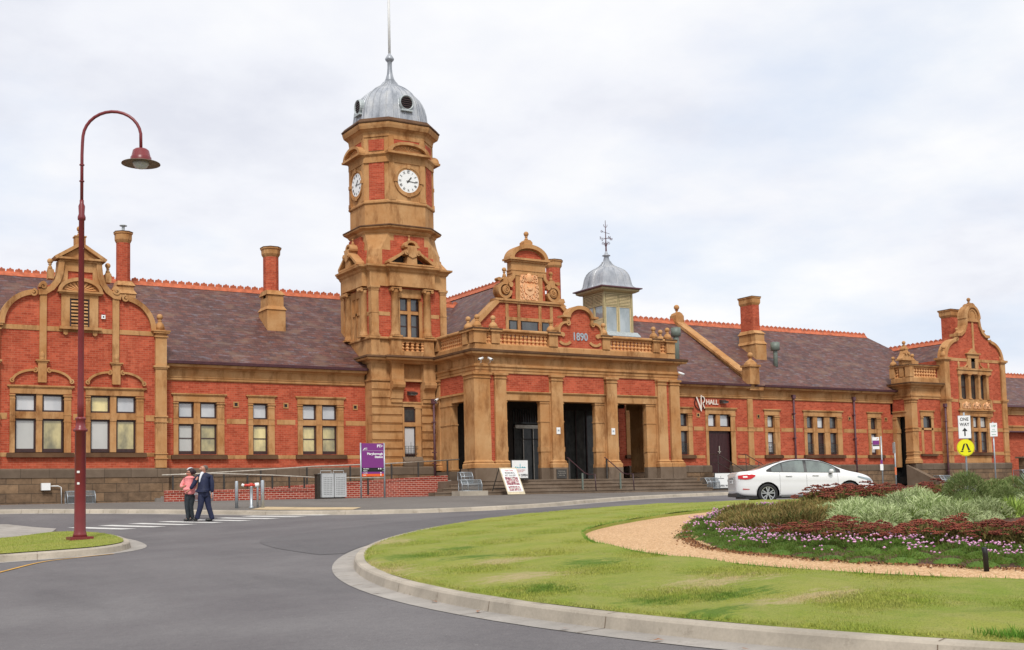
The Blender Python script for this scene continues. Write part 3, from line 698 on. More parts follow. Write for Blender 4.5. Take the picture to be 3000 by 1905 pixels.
# --- chimneys
def chimney(x0, x1, y0, y1, zb, z1, z2, sx0, sx1, sy0, sy1, zt, cap=.45, octo=False, pot=False, shoulder=True):
    s = mb(STONE)
    if shoulder:
        s.box(x0, x1, y0, y1, zb-1.2, z1); s.ring([[(x0-.05,y0-.05,z1),(x1+.05,y0-.05,z1),(x1+.05,y1+.05,z1),(x0-.05,y1+.05,z1)],[(x0+.06,y0+.06,z1+.18),(x1-.06,y0+.06,z1+.18),(x1-.06,y1-.06,z1+.18),(x0+.06,y1-.06,z1+.18)]])
        s.box(x0+.07, x1-.07, y0+.07, y1-.07, z1+.18, z2-.17); s.ring([[(x0-.0,y0-.0,z2-.17),(x1+.0,y0-.0,z2-.17),(x1+.0,y1+.0,z2-.17),(x0-.0,y1+.0,z2-.17)],[(sx0-.03,sy0-.03,z2+.05),(sx1+.03,sy0-.03,z2+.05),(sx1+.03,sy1+.03,z2+.05),(sx0-.03,sy1+.03,z2+.05)]])
    c = s.build('chimney', B) if shoulder else None
    b_ = mb(BRICK)
    cx, cy = (sx0+sx1)/2, (sy0+sy1)/2; hx, hy = (sx1-sx0)/2, (sy1-sy0)/2
    def sec(k, z):
        if octo:
            c_ = .29*2*min(hx,hy)*k; X, Y = hx*k, hy*k
            return [(cx-X+c_,cy-Y,z),(cx+X-c_,cy-Y,z),(cx+X,cy-Y+c_,z),(cx+X,cy+Y-c_,z),(cx+X-c_,cy+Y,z),(cx-X+c_,cy+Y,z),(cx-X,cy+Y-c_,z),(cx-X,cy-Y+c_,z)]
        X, Y = hx+min(hx,hy)*(k-1), hy+min(hx,hy)*(k-1); return [(cx-X,cy-Y,z),(cx+X,cy-Y,z),(cx+X,cy+Y,z),(cx-X,cy+Y,z)]
    b_.ring([sec(1, z2-.3), sec(1, zt-cap)]); 
    if c is None: c = b_.build('chimney', B)
    else: b_.build('shaft', c)
    k_ = mb(STONE); k_.ring([sec(1.0, zt-cap-.02), sec(1.12, zt-cap+.05), sec(1.22, zt-cap+.12), sec(1.24, zt-.14), sec(1.36, zt-.10), sec(1.38, zt-.04)]); k_.use(CAPD); k_.ring([sec(1.40, zt-.04), sec(1.40, zt)])
    k_.build('chimney_cap', c)
    if pot:
        p_ = mb(ZINC); p_.lathe(cx, cy, [(.07,zt),(.07,zt+.28)], 10); p_.lathe(cx, cy, [(.17,zt+.29),(.17,zt+.32),(.04,zt+.36)], 12); p_.build('chimney_pot', c)
chimney(12.72,13.52,54.6,55.6, 9.5, 9.75,10.3, 12.79,13.36,54.8,55.4, 12.66, .5, True, True)
chimney(18.95,19.84,52.45,53.6, 8.0, 9.1, 9.98, 19.02,19.66,52.65,53.35, 12.1, .45, True)
chimney(48.95,49.80,52.3,53.85, 7.9, 8.95, 9.75, 49.08,49.62,52.6,53.65, 11.85, .5, False)
chimney(36.7,37.7,55.6,56.4, 10.4, 10.9, 11.3, 36.83,37.6,55.65,56.4, 13.6, .45, True)
chimney(63.3,64.2,49.8,50.5, 8.6, 8.7, 9.0, 63.3,64.15,49.75,50.5, 11.55, .5, False, shoulder=False)

# --- green roof ventilators
def vent(x, y, z0, z1, r=.35, pr_=.2):
    v = mb(GREEN_M); v.smooth = True; v.lathe(x, y, [(pr_,z0-.3),(pr_,z1-.55),(pr_*.9,z1-.5),(r*.8,z1-.48),(r,z1-.46),(r,z1)], 20); v.smooth = False
    v.use(ZINC); v.box(x-.35, x+.35, y-.3, y+.3, z0-.03, z0+.02) if False else None
    v.build('roof_ventilator', B)
vent(42.12, 51.3, 7.2, 9.36, .27, .16); vent(49.92, 51.7, 7.5, 8.98, .27, .13); vent(33.2, 47.2, 7.0, 8.74, .23, .12)

# --- lantern on the ridge
def dome_prof(n_seg, k):  # ogee lantern profile: fraction radius, height
    return None
L = mb(OLIVE); x0, x1, y0, y1 = 39.40, 41.45, 54.25, 56.3
zl0, zl1 = 9.2, 11.72
for x in (x0, x1-.13):
    for y in (y0, y1-.13): L.box(x, x+.13, y, y+.13, zl0-.6, zl1)
for x in ((x0+x1)/2-.04,):
    L.box(x, x+.08, y0+.01, y0+.09, zl0, zl1); L.box(x, x+.08, y1-.09, y1-.01, zl0, zl1)
for y in ((y0+y1)/2-.04,):
    L.box(x0+.01, x0+.09, y, y+.08, zl0, zl1); L.box(x1-.09, x1-.01, y, y+.08, zl0, zl1)
for z, h in ((10.93,.08),(11.60,.12)):
    L.box(x0+.13, x1-.13, y0+.005, y0+.10, z, z+h); L.box(x0+.005, x0+.10, y0+.13, y1-.13, z, z+h); L.box(x0+.13, x1-.13, y1-.10, y1-.005, z, z+h); L.box(x1-.10, x1-.005, y0+.13, y1-.13, z, z+h)
L.mould([(x0,y0),(x0,y1),(x1,y1),(x1,y0)], [(-.1,11.72),(.12,11.72),(.28,11.80),(.30,11.90),(-.1,11.90)], closed=True, side=-1)
lan = L.build('roof_lantern', B)
q = mb(CREAM)
for k in range(7):
    z = 11.03+k*.082
    for a, b in ((x0+.16,(x0+x1)/2-.07),((x0+x1)/2+.07,x1-.16)):
        q.prism([(y0+.03,z),(y0+.0,z-.0),(y0+.0,z+.045),(y0+.08,z+.065),(y0+.08,z+.03)], a, b, 'x')
    for a, b in ((y0+.16,(y0+y1)/2-.07),((y0+y1)/2+.07,y1-.16)):
        q.prism([(x0+.03,z),(x0+.0,z),(x0+.0,z+.035),(x0+.10,z+.075),(x0+.10,z+.04)], a, b, 'y')
q.use(DARKW); q.box(x0+.14,x1-.14,y0+.12,y0+.13,10.97,11.6); q.box(x0+.12,x0+.13,y0+.14,y1-.14,10.97,11.6); q.build('louvre', lan)
q = mb(CREAM); wn = MB(); wn.use(P_LANT)
for a, b in ((x0+.13,(x0+x1)/2-.04),((x0+x1)/2+.04,x1-.13)):
    q.box(a, a+.06, y0+.04, y0+.09, zl0+.1, 10.93); q.box(b-.06, b, y0+.04, y0+.09, zl0+.1, 10.93); q.box(a+.06, b-.06, y0+.04, y0+.09, 10.86, 10.93); q.box(a+.06, b-.06, y0+.04, y0+.09, zl0+.1, zl0+.24)
    wn.box(a, b, y0+.07, y0+.08, zl0, 10.93)
for a, b in ((y0+.13,(y0+y1)/2-.04),((y0+y1)/2+.04,y1-.13)):
    q.box(x0+.04, x0+.09, a, a+.06, 10.2, 10.93); q.box(x0+.04, x0+.09, b-.06, b, 10.2, 10.93); q.box(x0+.04, x0+.09, a+.06, b-.06, 10.12, 10.22); q.box(x0+.035, x0+.09, a, b, 9.0, 10.1)
    wn.box(x0+.07, x0+.08, a, b, 10.1, 10.93)
q.build('window_frame', lan); wn.box(x1-.08, x1-.07, y0+.1, y1-.1, 9.2, 10.93); wn.box(x0+.1, x1-.1, y1-.08, y1-.07, 9.2, 10.93); wn.build('window_pane', lan)
def ogee(m, cx, cy, R0, prof, nside, ph, bulge=.0, n_rib=0):
    """polygonal ogee dome with standing seams"""
    def sec(r, z):
        out = []
        for i in range(nside):
            a0 = ph+2*math.pi*i/nside; a1 = ph+2*math.pi*(i+1)/nside
            p0 = Vector((math.cos(a0), math.sin(a0))); p1 = Vector((math.cos(a1), math.sin(a1)))
            for k in range(4):
                p = p0.lerp(p1, k/4); out.append((cx+p.x*r*R0, cy+p.y*r*R0, z))
        return out
    m.smooth = False; m.ring([sec(r, z) for r, z in prof])
    # seams follow the surface
    n = nside*4
    S = [sec(r+.006, z) for r, z in prof if r > .12]
    for i in range(n): m.tube([s[i] for s in S], .022 if i % 4 else .034, 5)
DP = [(1.17,0),(1.08,.07),(1.0,.16),(.955,.30),(.93,.50),(.90,.75),(.855,1.0),(.79,1.20),(.69,1.38),(.56,1.52),(.42,1.63),(.30,1.75),(.20,1.92),(.145,2.10),(.11,2.3),(.095,2.45)]
d = mb(PURP); cxL, cyL = (x0+x1)/2, (y0+y1)/2
d.mould([(x0,y0),(x0,y1),(x1,y1),(x1,y0)], [(.0,11.905),(.34,11.905),(.42,11.93),(.42,11.99),(.0,11.99)], closed=True, side=-1)
d.use(LEAD); ogee(d, cxL, cyL, 1.03*1.4142/.985, [(r,11.99+z*.80) for r, z in DP], 4, R(45))
d.smooth = True; d.lathe(cxL, cyL, [(.10,13.9),(.10,13.95),(.24,14.0),(.24,14.03),(.12,14.10),(.07,14.22),(.04,14.3)], 16)
dm = d.build('dome', lan)
v = mb(PURP); zv = 14.25
v.tube([(cxL,cyL,zv-.1),(cxL,cyL,zv+.45),(cxL,cyL,zv+1.85)], [.06,.035,.015], 6)
for an in (0, 90):
    c_, s_ = math.cos(R(an)), math.sin(R(an)); v.tube([(cxL-.30*c_,cyL-.30*s_,zv+.78),(cxL+.30*c_,cyL+.30*s_,zv+.78)], .012, 5)
for an in range(0, 360, 45):
    c_, s_ = math.cos(R(an)), math.sin(R(an))
    v.tube([(cxL+c_*r, cyL+s_*r, zv+z) for r, z in ((.02,.25),(.10,.50),(.20,.56),(.24,.48),(.18,.42))], .010, 5)
v.tube([(cxL-.28,cyL,zv+1.17),(cxL+.28,cyL,zv+1.08)], .014, 5); v.tube([(cxL-.28+.06*math.cos(t*math.pi/4), cyL, zv+1.17+.06*math.sin(t*math.pi/4)) for t in range(9)], .012, 5)
for s_ in (-1, 1): v.tube([(cxL,cyL,zv+1.42),(cxL+s_*.10,cyL,zv+1.48),(cxL+s_*.13,cyL,zv+1.6)], .015, 5)
text_into(v, 'W', .22, (cxL+.38,cyL,zv+.70), depth=.01); text_into(v, 'E', .22, (cxL-.38,cyL,zv+.70), ux=(-1,0,0), depth=.01)
text_into(v, 'N', .22, (cxL,cyL-.36,zv+.70), depth=.01); text_into(v, 'S', .22, (cxL,cyL+.36,zv+.70), depth=.01)
v.build('weather_vane', lan)
fl = mb(ZINC); fl.box(x0-.15, x1+.2, y0-.25, y0+.0, 9.12, 9.17) if False else fl.prism([(y0-.3,rz_(y0-.3)+.02),(y0-.3,rz_(y0-.3)+.05),(y0+.02,rz_(y0)+.12),(y0+.02,rz_(y0))], x0-.15, x1+.3, 'x'); fl.build('flashing', lan)

def ball(m, x, y, z, r=.14, zb=None, pr_=.26, n=14):
    """ball finial on a bell-shaped cap standing on zb"""
    r *= .86
    if zb is not None:
        h = z-r-zb
        m.smooth = False; m.box(x-pr_, x+pr_, y-pr_, y+pr_, zb, zb+.05)
        m.smooth = True; m.lathe(x, y, [(pr_*1.05,zb+.05),(pr_*.98,zb+h*.40),(pr_*.72,zb+h*.66),(pr_*.42,zb+h*.78),(r*.55,zb+h*.84),(r*.75,zb+h*.90),(r*.45,zb+h*.96),(r*.6,zb+h+.02)], n)
    m.smooth = True; m.sphere((x,y,z), r, n, 8); m.smooth = False
def scroll(m, cx, cz, r, y0, y1, turns=1.6, a0=90, s=1, w=.07):
    """spiral volute, seen from the front"""
    pts = []; n = 26
    for i in range(n+1):
        t = i/n; a = R(a0+s*360*turns*t); rr = r*(1-.80*t)+.0
        pts.append((cx+rr*math.cos(a), cz+rr*math.sin(a)))
    pts = pts if s < 0 else pts
    for p0, p1, k in zip(pts[:-1], pts[1:], range(n)):
        pass
    P = [Vector((p[0], 0, p[1])) for p in pts]; rings = []
    for i, p in enumerate(P):
        dd = (P[min(i+1,n)]-P[max(i-1,0)]).normalized(); nn = Vector((dd.z,0,-dd.x)); hw = w*(1-.4*i/n)/2
        rings.append([(p.x+nn.x*hw,y1,p.z+nn.z*hw),(p.x+nn.x*hw,y0,p.z+nn.z*hw),(p.x-nn.x*hw,y0,p.z-nn.z*hw),(p.x-nn.x*hw,y1,p.z-nn.z*hw)])
    m.ring(rings)
    k = 14; c_ = [(cx+.16*r*math.cos(2*math.pi*i/k), cz+.16*r*math.sin(2*math.pi*i/k)) for i in range(k)]; m.prism(c_, y0-.01, y1, 'y')
def sym(pts, cx): return [(2*cx-x, z) for x, z in pts[::-1]]
# ------------------------------------------------------------------ clock tower
TX, TY, TF = 24.66, 50.94, 49.27        # centre and front plane
HW = 1.95; HD = 1.67
t = mb(STONE)
# rusticated base with bay for the slim window
bay0, bay1 = 24.22, 25.24
zc = 1.70; k = 0
while zc < 5.60:
    z1 = min(zc+.385, 5.62)
    for a, b in ((TX-HW, bay0), (bay1, TX+HW)):
        t.box(a, b, TF+.045, TF+.5, zc, zc+.045); t.box(a+(.045 if a < bay0-.5 else 0), b, TF, TF+.5, zc+.045, z1) if False else t.prism([(TF,zc+.075),(TF+.045,zc+.04),(TF+.5,zc+.04),(TF+.5,z1),(TF+.0,z1-.02)], a, b, 'x')
    zc = z1; k += 1
t.box(TX-HW+.001, TX-HW+.5, TF+.5, 50.3, 1.7, 5.62); t.box(TX+HW-.5, TX+HW-.001, TF+.5, 50.3, 1.7, 5.62)
t.box(TX-HW+.05, bay0-.001, TF+.02, TF+.48, 5.62, 6.5); t.box(bay1+.001, TX+HW-.05, TF+.02, TF+.48, 5.62, 6.5)
t.box(bay0-.03, bay1+.03, TF+.15, TF+.55, 5.62, 6.5); t.box(bay0, bay1, TF+.06, TF+.3, 5.63, 5.72)
for a, b in ((TX-HW+.001, TX-HW+.6),(TX+HW-.6, TX+HW-.001)): t.box(a, b, TF+.01, TF+.5, 5.62, 6.5)
t.mould([(TX-HW,50.0),(TX-HW,TF),(TX+HW,TF),(TX+HW,50.0)], [(-.3,5.60),(.04,5.60),(.04,5.68),(-.3,5.68)])
t.box(TX-HW+.05, TX+HW-.05, TF+.5, TY+HD-.03, 5.0, 7.52); t.box(TX-HW-.02, TX-HW+.3, TF+.45, TY+HD-.03, 6.735, 7.49)
# consoles
for xc in (23.93, 25.56):
    t.prism([(TF-.0,4.75),(TF-.10,4.80),(TF-.12,5.0),(TF-.16,5.18),(TF-.32,5.30),(TF-.36,5.42),(TF-.34,5.55),(TF-.22,5.58),(TF-.22,6.5),(TF+.1,6.5),(TF+.1,4.75)], xc-.31, xc+.31, 'x')
    t.prism([(TF+.05,4.6),(TF-.07,4.62),(TF-.07,4.76),(TF+.05,4.76)], xc-.28, xc+.28, 'x')
bb = mb(BRICK); bb.box(bay0, bay1, TF+.17, TF+.5, 4.68, 5.62)
t.box(bay0, bay1, TF+.02, TF+.25, 4.60, 4.67); t.box(bay0, bay1, TF+.06, TF+.25, 4.44, 4.60)
tower = None
# first cornice
C1 = [(-.3,6.40),(.02,6.40),(.08,6.46),(.10,6.50),(.32,6.54),(.36,6.62),(-.3,6.62)]
path1 = [(TX-HW,50.6),(TX-HW,TF),(23.60,TF),(23.60,TF-.22),(25.88,TF-.22),(25.88,TF),(TX+HW,TF),(TX+HW,50.6)]
t.mould(path1, C1)
cap = mb(CAPD); cap.mould(path1, [(-.3,6.622),(.37,6.622),(.40,6.65),(.38,6.73),(-.3,6.73)])
# pedestal stage 6.73 - 7.6
t.box(TX-HW+.06, TX+HW-.06, TF+.12, TF+.5, 6.73, 7.515)
for a, b, y in ((TX-HW+.0, 23.14, TF-.02),(26.12, TX+HW, TF-.02),(23.64,24.18,TF-.20),(25.30,25.82,TF-.20)):
    t.box(a, b, y, TF+.5, 6.735, 7.50); t.box(a-.03, b+.03, y-.03, TF+.45, 6.75, 6.86)
t.box(23.14, 23.64, TF+.05, TF+.4, 6.734, 7.49); t.box(25.82, 26.12, TF+.05, TF+.4, 6.734, 7.49)
t.box(24.18, 25.30, TF-.16, TF+.3, 6.735, 6.98); t.box(24.18, 25.30, TF-.16, TF+.0, 7.40, 7.495)
path2 = [(TX-HW,TY+HD),(TX-HW,TF),(23.60,TF),(23.60,TF-.2),(25.86,TF-.2),(25.86,TF),(TX+HW,TF),(TX+HW,TY+HD)]
t.mould(path2, [(-.3,7.50),(.05,7.50),(.09,7.54),(.09,7.60),(.03,7.63),(-.3,7.63)])
# window stage (core brick)
wall(bb, TX-HW+.05, TX+HW-.05, 7.6, 10.0, TF+.06, [(24.14,25.28,7.62,9.78)], th=.3)
bb.box(TX-HW+.06, TX-HW+.4, TF+.36, TY+HD-.05, 6.74, 10.0); bb.box(TX+HW-.4, TX+HW-.06, TF+.36, TY+HD-.05, 6.74, 10.0); bb.box(TX-HW+.4, TX+HW-.4, TY+HD-.35, TY+HD-.06, 6.74, 10.0)
bk = mb(DARKW); bk.box(TX-HW+.45, TX+HW-.45, TF+.9, TF+.95, 6.8, 10.0)
def pier(m, x0, x1, y0, y1, z0, z1, base=.12, cap_=.10):
    """square pilaster with moulded base and capital"""
    m.box(x0-.05, x1+.05, y0-.05, y1, z0, z0+base*.6); m.box(x0-.03, x1+.03, y0-.03, y1, z0+base*.6, z0+base)
    m.box(x0, x1, y0, y1, z0+base, z1-cap_*1.6); m.box(x0-.02, x1+.02, y0-.02, y1, z1-cap_*1.6-.06, z1-cap_*1.6-.03)
    m.box(x0-.03, x1+.03, y0-.03, y1, z1-cap_*1.6, z1-cap_); m.box(x0-.06, x1+.06, y0-.06, y1, z1-cap_, z1)
for a, b in ((TX-HW+.0,23.10),(26.26,TX+HW)):
    pier(t, a+.03, b, TF-.02, TF+.3, 7.63, 9.98); t.box(a+.01, b+.02, TF-.035, TF+.28, 8.72, 8.78)
pier(t, TX-HW-.02, TX-HW+.25, TY+HD-.38, TY+HD+.02, 7.63, 9.98); 
for a, b in ((23.12,23.70),(25.8,26.24)): t.box(a, b, TF+.045, TF+.2, 8.62, 8.80)
t.box(TX-HW+.045, TX-HW+.2, TF+.3, TY+HD-.4, 8.62, 8.80)
def col(m, x, y, z0, z1, r=.19):
    """round column with base and ionic capital"""
    m.smooth = False; m.box(x-r*1.35, x+r*1.35, y-r*1.35, y+r*1.35, z0, z0+.07)
    m.smooth = True; m.lathe(x, y, [(r*1.3,z0+.07),(r*1.34,z0+.11),(r*1.15,z0+.15),(r*1.2,z0+.18),(r*1.02,z0+.22),(r,z0+.3),(r*.88,z1-.24),(r*.98,z1-.22),(r*.98,z1-.19),(r*.9,z1-.17),(r*1.1,z1-.10)], 14); m.smooth = False
    m.box(x-r*1.3, x+r*1.3, y-r*1.2, y+r*1.2, z1-.06, z1)
    for s_ in (-1, 1):
        c_ = [(x+s_*r*1.05+.075*math.cos(2*math.pi*i/10), z1-.11+.075*math.sin(2*math.pi*i/10)) for i in range(10)]; m.prism(c_, y-r*1.15, y+r, 'y')
for x in (23.91, 25.56): col(t, x, TF-.05, 7.63, 9.92)
for y in (TY-.98, TY+.72): col(t, TX-HW-.02, y, 7.63, 9.92)
# window surround of that stage
t.box(24.16, 24.24, TF+.1, TF+.3, 7.63, 9.5); t.box(25.2, 25.28, TF+.1, TF+.3, 7.63, 9.5)
t.box(24.12, 25.30, TF+.0, TF+.3, 9.50, 9.90)
t.box(24.64, 24.80, TF+.12, TF+.3, 7.63, 9.5); t.box(24.24, 24.64, TF+.12, TF+.3, 8.75, 8.90); t.box(24.80, 25.20, TF+.12, TF+.3, 8.75, 8.90); t.box(25.2,25.36,TF+.03,TF+.3,7.63,9.38)
# left face: blind window with mullions
for a, b in ((50.28,50.45),(51.25,51.42)): t.box(TX-HW-.03, TX-HW+.3, a, b, 7.63, 9.6)
t.box(TX-HW+.03, TX-HW+.3, 50.45, 51.25, 7.63, 9.6); t.box(TX-HW-.02, TX-HW+.2, 50.79, 50.91, 7.63, 9.55); t.box(TX-HW-.02, TX-HW+.2, 50.45, 51.25, 8.75, 8.88); t.box(TX-HW-.02, TX-HW+.2, 50.22, 51.48, 9.55, 9.9)
# entablature
path3 = [(TX-HW,TY+HD),(TX-HW,TY+1.05),(TX-HW-.22,TY+1.05),(TX-HW-.22,TY-1.28),(TX-HW,TY-1.28),(TX-HW,TF),(23.60,TF),(23.60,TF-.22),(25.88,TF-.22),(25.88,TF),(TX+HW,TF),(TX+HW,TY+HD)]
t.mould(path3, [(-.4,9.98),(.02,9.98),(.02,10.62),(.08,10.68),(.12,10.76),(.24,10.84),(.25,10.92),(-.4,10.98)])
t.box(TX-HW+.1, TX+HW-.1, TF+.1, TY+HD-.1, 10.0, 10.95)
# broach stage: square to octagon
OH = 1.80; OF = .93; OHY = 1.67; OFY = .84; STG = ['b']
def octa(o, z):
    h, hy = OH+o, OHY+o; c, cy = OF+o*.4142, OFY+o*.4142
    return [(TX-c,TY-hy,z),(TX+c,TY-hy,z),(TX+h,TY-cy,z),(TX+h,TY+cy,z),(TX+c,TY+hy,z),(TX-c,TY+hy,z),(TX-h,TY+cy,z),(TX-h,TY-cy,z)]
def sqoct(h, c, z):
    hx_, k = h-.05, c/h; hy = min(HD-.03, h-.30+(1.97-h)*.0); return [(TX-hx_*k,TY-HD+.03,z),(TX+hx_*k,TY-HD+.03,z),(TX+hx_,TY-(HD-.03)*k,z),(TX+hx_,TY+(HD-.03)*k,z),(TX+hx_*k,TY+HD-.03,z),(TX-hx_*k,TY+HD-.03,z),(TX-hx_,TY+(HD-.03)*k,z),(TX-hx_,TY-(HD-.03)*k,z)]
def DF(d): return d-2.0+HD if STG[0] == 'b' else d-1.86+OHY
def DS(d): return d-2.0+HW if STG[0] == 'b' else d-1.86+OH
def US(u): return u*.86 if STG[0] == 'b' else u*.90
t.ring([sqoct(1.97,1.70,10.93), sqoct(1.97,1.62,11.2), sqoct(1.93,1.52,11.35), sqoct(1.9,1.45,11.7), sqoct(1.87,1.30,11.95), sqoct(1.87,1.15,12.2), sqoct(1.87,1.02,12.5), octa(0,12.62)])
# corner shield pendants on the broach
for sx in (-1, 1):
    nx, ny = sx*.7071, -.7071; bx, by = TX+sx*1.62, TY-1.62
    for k_, (w0, w1, za, zb_) in enumerate(((.30,.34,12.15,12.30),(.26,.30,12.0,12.15),(.10,.22,11.55,11.85))):
        d_ = 1.0 if k_ < 2 else 1.0
        cx_, cy_ = bx-nx*.13*(2-k_)*0, by
        q = [(cx_-ny*w_*0+(-ny)*s_*w_, cy_+(nx)*s_*w_) for s_ in (-1, 1) for w_ in (1,)]
# brick panels on broach faces (stepped edges)
def plate(m, side, pts, d0, d1):
    """pts: (u,z) on the front ('f') or left ('l') face; proud from d0 to d1 outward"""
    if side == 'f': m.prism([(TX+u, z) for u, z in pts], TY-DF(d1), TY-DF(d0), 'y')
    elif side == 'l': m.prism([(TY+US(u), z) for u, z in pts], TX-DS(d1), TX-DS(d0), 'x')
    else: m.prism([(TY+US(u), z) for u, z in pts], TX+DS(d0), TX+DS(d1), 'x')
stepped = [(-1.32,11.0),(1.32,11.0),(1.32,11.45),(1.05,11.45),(1.05,11.98),(.85,11.98),(.85,12.42),(-.72,12.42),(-.72,12.15),(-.90,12.15),(-.90,11.68),(-1.32,11.68)]
for s_ in 'flr': plate(bb, s_, stepped, 1.6, 1.985)
# open pediments on the broach
def pediment(side):
    p_ = mb(STONE); o = 1.98
    base = [(-1.16,10.96),(1.18,10.96),(1.18,11.04),(-1.16,11.04)]
    plate(p_, side, base, 1.7, 2.42)
    for s_ in (-1, 1):
        ln = [(s_*1.22,11.02),(s_*1.22,11.12),(s_*.30,11.66),(s_*.36,11.52),(s_*1.05,11.06)]
        plate(p_, side, ln if s_ > 0 else ln[::-1], 1.7, 2.42)
        c_ = [(s_*.30+.13*math.cos(2*math.pi*i/12), 11.55+.13*math.sin(2*math.pi*i/12)) for i in range(12)]; plate(p_, side, c_, 2.1, 2.48)
        c_ = [(s_*.30+.05*math.cos(2*math.pi*i/10), 11.55+.05*math.sin(2*math.pi*i/10)) for i in range(10)]; plate(p_, side, c_, 2.1, 2.52)
    plate(p_, side, [(-.26,11.04),(.26,11.04),(.24,11.35),(-.24,11.35)], 1.7, 2.40)
    plate(p_, side, [(-.20,11.38),(0,11.30),(.20,11.38),(.24,11.80),(-.24,11.80)], 1.7, 2.46)
    plate(p_, side, [(-.36,11.80),(.36,11.80),(.40,11.88),(-.40,11.88)], 1.7, 2.42)
    a_ = arc(0, 11.88, .36, 180, 0, 10, .26); i_ = arc(0, 11.90, .20, 0, 180, 8, .15)
    plate(p_, side, a_+i_, 1.7, 2.36)
    P = {'f': (TX, TY-DF(2.1)), 'l': (TX-DS(2.1), TY), 'r': (TX+DS(2.1), TY)}[side]
    ball(p_, P[0], P[1], 12.38, .06, 12.12, .07, 10)
    p_.use(DARKW); plate(p_, side, [(-1.0,11.05),(1.0,11.05),(.28,11.50),(-.28,11.50)], 1.5, 1.992)
    return p_
oct_ring = lambda o: [(x, y) for x, y, z in octa(o, 0)]
STG[0] = 'o'
# second cornice, attic band, string
t.mould(oct_ring(0), [(-.3,12.50),(.03,12.50),(.10,12.58),(.12,12.64),(.30,12.72),(.32,12.78),(-.3,12.78)], closed=True)
cap.mould(oct_ring(0), [(-.3,12.782),(.33,12.782),(.35,12.80),(.33,12.85),(.04,12.93),(-.3,12.93)], closed=True)
t.ring([octa(0,12.75), octa(.0,13.9)]); t.ring([octa(.03,13.9), octa(.07,13.94), octa(.07,14.02), octa(.02,14.08)])
t.ring([octa(-.02,14.0), octa(-.02,17.3)])
# clock stage piers
for i in range(8):
    P = octa(.0, 0); x, y, _ = P[i]
for (u0, u1) in ((-.93,-.66),(.66,.93)):
    for s_ in 'flr':
        plate(t, s_, [(u0,14.06),(u1,14.06),(u1,15.85),(u0,15.85)], 1.7, 1.90); plate(t, s_, [(u0-.04,14.06),(u1+.04,14.06),(u1+.02,14.24),(u0-.02,14.24)], 1.7, 1.925)
        plate(t, s_, [(u0,16.35),(u1,16.35),(u1,17.1),(u0,17.1)], 1.7, 1.875)
for s_ in 'flr':
    plate(t, s_, [(-.66,14.06),(.66,14.06),(.66,15.85),(-.66,15.85)], 1.7, 1.865)
    plate(bb, s_, [(-.66,16.42),(.66,16.42),(.66,16.95),(-.66,16.95)], 1.7, 1.872); plate(t, s_, [(-.68,16.95),(.68,16.95),(.68,17.12),(-.68,17.12)], 1.7, 1.89)
# diagonal brick faces
for sx in (-1, 1):
    mid = Vector((TX+sx*(OF+OH)/2, TY-(OFY+OHY)/2)); tt = Vector((OH-OF, sx*(OHY-OFY))).normalized(); nn = Vector((sx*abs(tt.y), -abs(tt.x)))
    for z0, z1, w_ in ((14.10,15.85,.37),(16.42,16.95,.37)):
        bb.add([tuple((mid+nn*o+tt*u*w_).to_tuple())+(z,) for o in (-.2,.012) for u, z in ((-1,z0),(1,z0),(1,z1),(-1,z1))], [(0,1,2,3),(7,6,5,4),(0,4,5,1),(1,5,6,2),(2,6,7,3),(3,7,4,0)])
t.mould(oct_ring(0), [(-.3,15.85),(.05,15.85),(.05,16.12),(.10,16.18),(.14,16.22),(.14,16.27),(.05,16.33),(-.3,16.36)], closed=True)
t.mould(oct_ring(0), [(-.3,17.08),(.02,17.08),(.03,17.2),(.06,17.3),(.18,17.40),(.24,17.42),(.29,17.56),(.31,17.66),(.28,17.68),(-.3,17.80)], closed=True)
cap.mould(oct_ring(0), [(-.3,17.802),(.27,17.685),(.33,17.69),(.35,17.74),(.20,17.92),(-.3,17.99)], closed=True)
tower = t.build('clock_tower', B)
bb.build('brickwork', tower); cap.build('weathered_cornice', tower); bk.build('interior', tower)
STG[0] = 'b'
for s_ in 'flr': pediment(s_).build('pediment', tower)
STG[0] = 'o'
# segmental hoods over the clocks
for s_ in 'flr':
    h = mb(STONE)
    a_ = arc(0, 15.55, 1.33, 143, 37, 14, 1.24); zb_ = 16.30; a_ = [(u*.98, max(z, zb_)) for u, z in a_]
    top = arc(0, 16.30, 1.06, 180, 0, 14, .50); ins = arc(0, 16.34, .86, 0, 180, 14, .33)
    plate(h, s_, top+ins, 1.7, 2.16); plate(h, s_, [(-1.10,16.20),(1.10,16.20),(1.12,16.30),(-1.12,16.30)], 1.7, 2.20)
    plate(h, s_, arc(0, 16.34, .86, 180, 0, 14, .33), 1.7, 1.96)
    h.use(STONE_L)
    for k in range(11):
        a = R(170-16*k); a2 = R(164-16*k); plate(h, s_, [(0,16.36),(.72*math.cos(a),16.36+.27*math.sin(a)),(.72*math.cos(a2),16.36+.27*math.sin(a2))], 1.9, 1.985)
    h.build('clock_hood', tower)
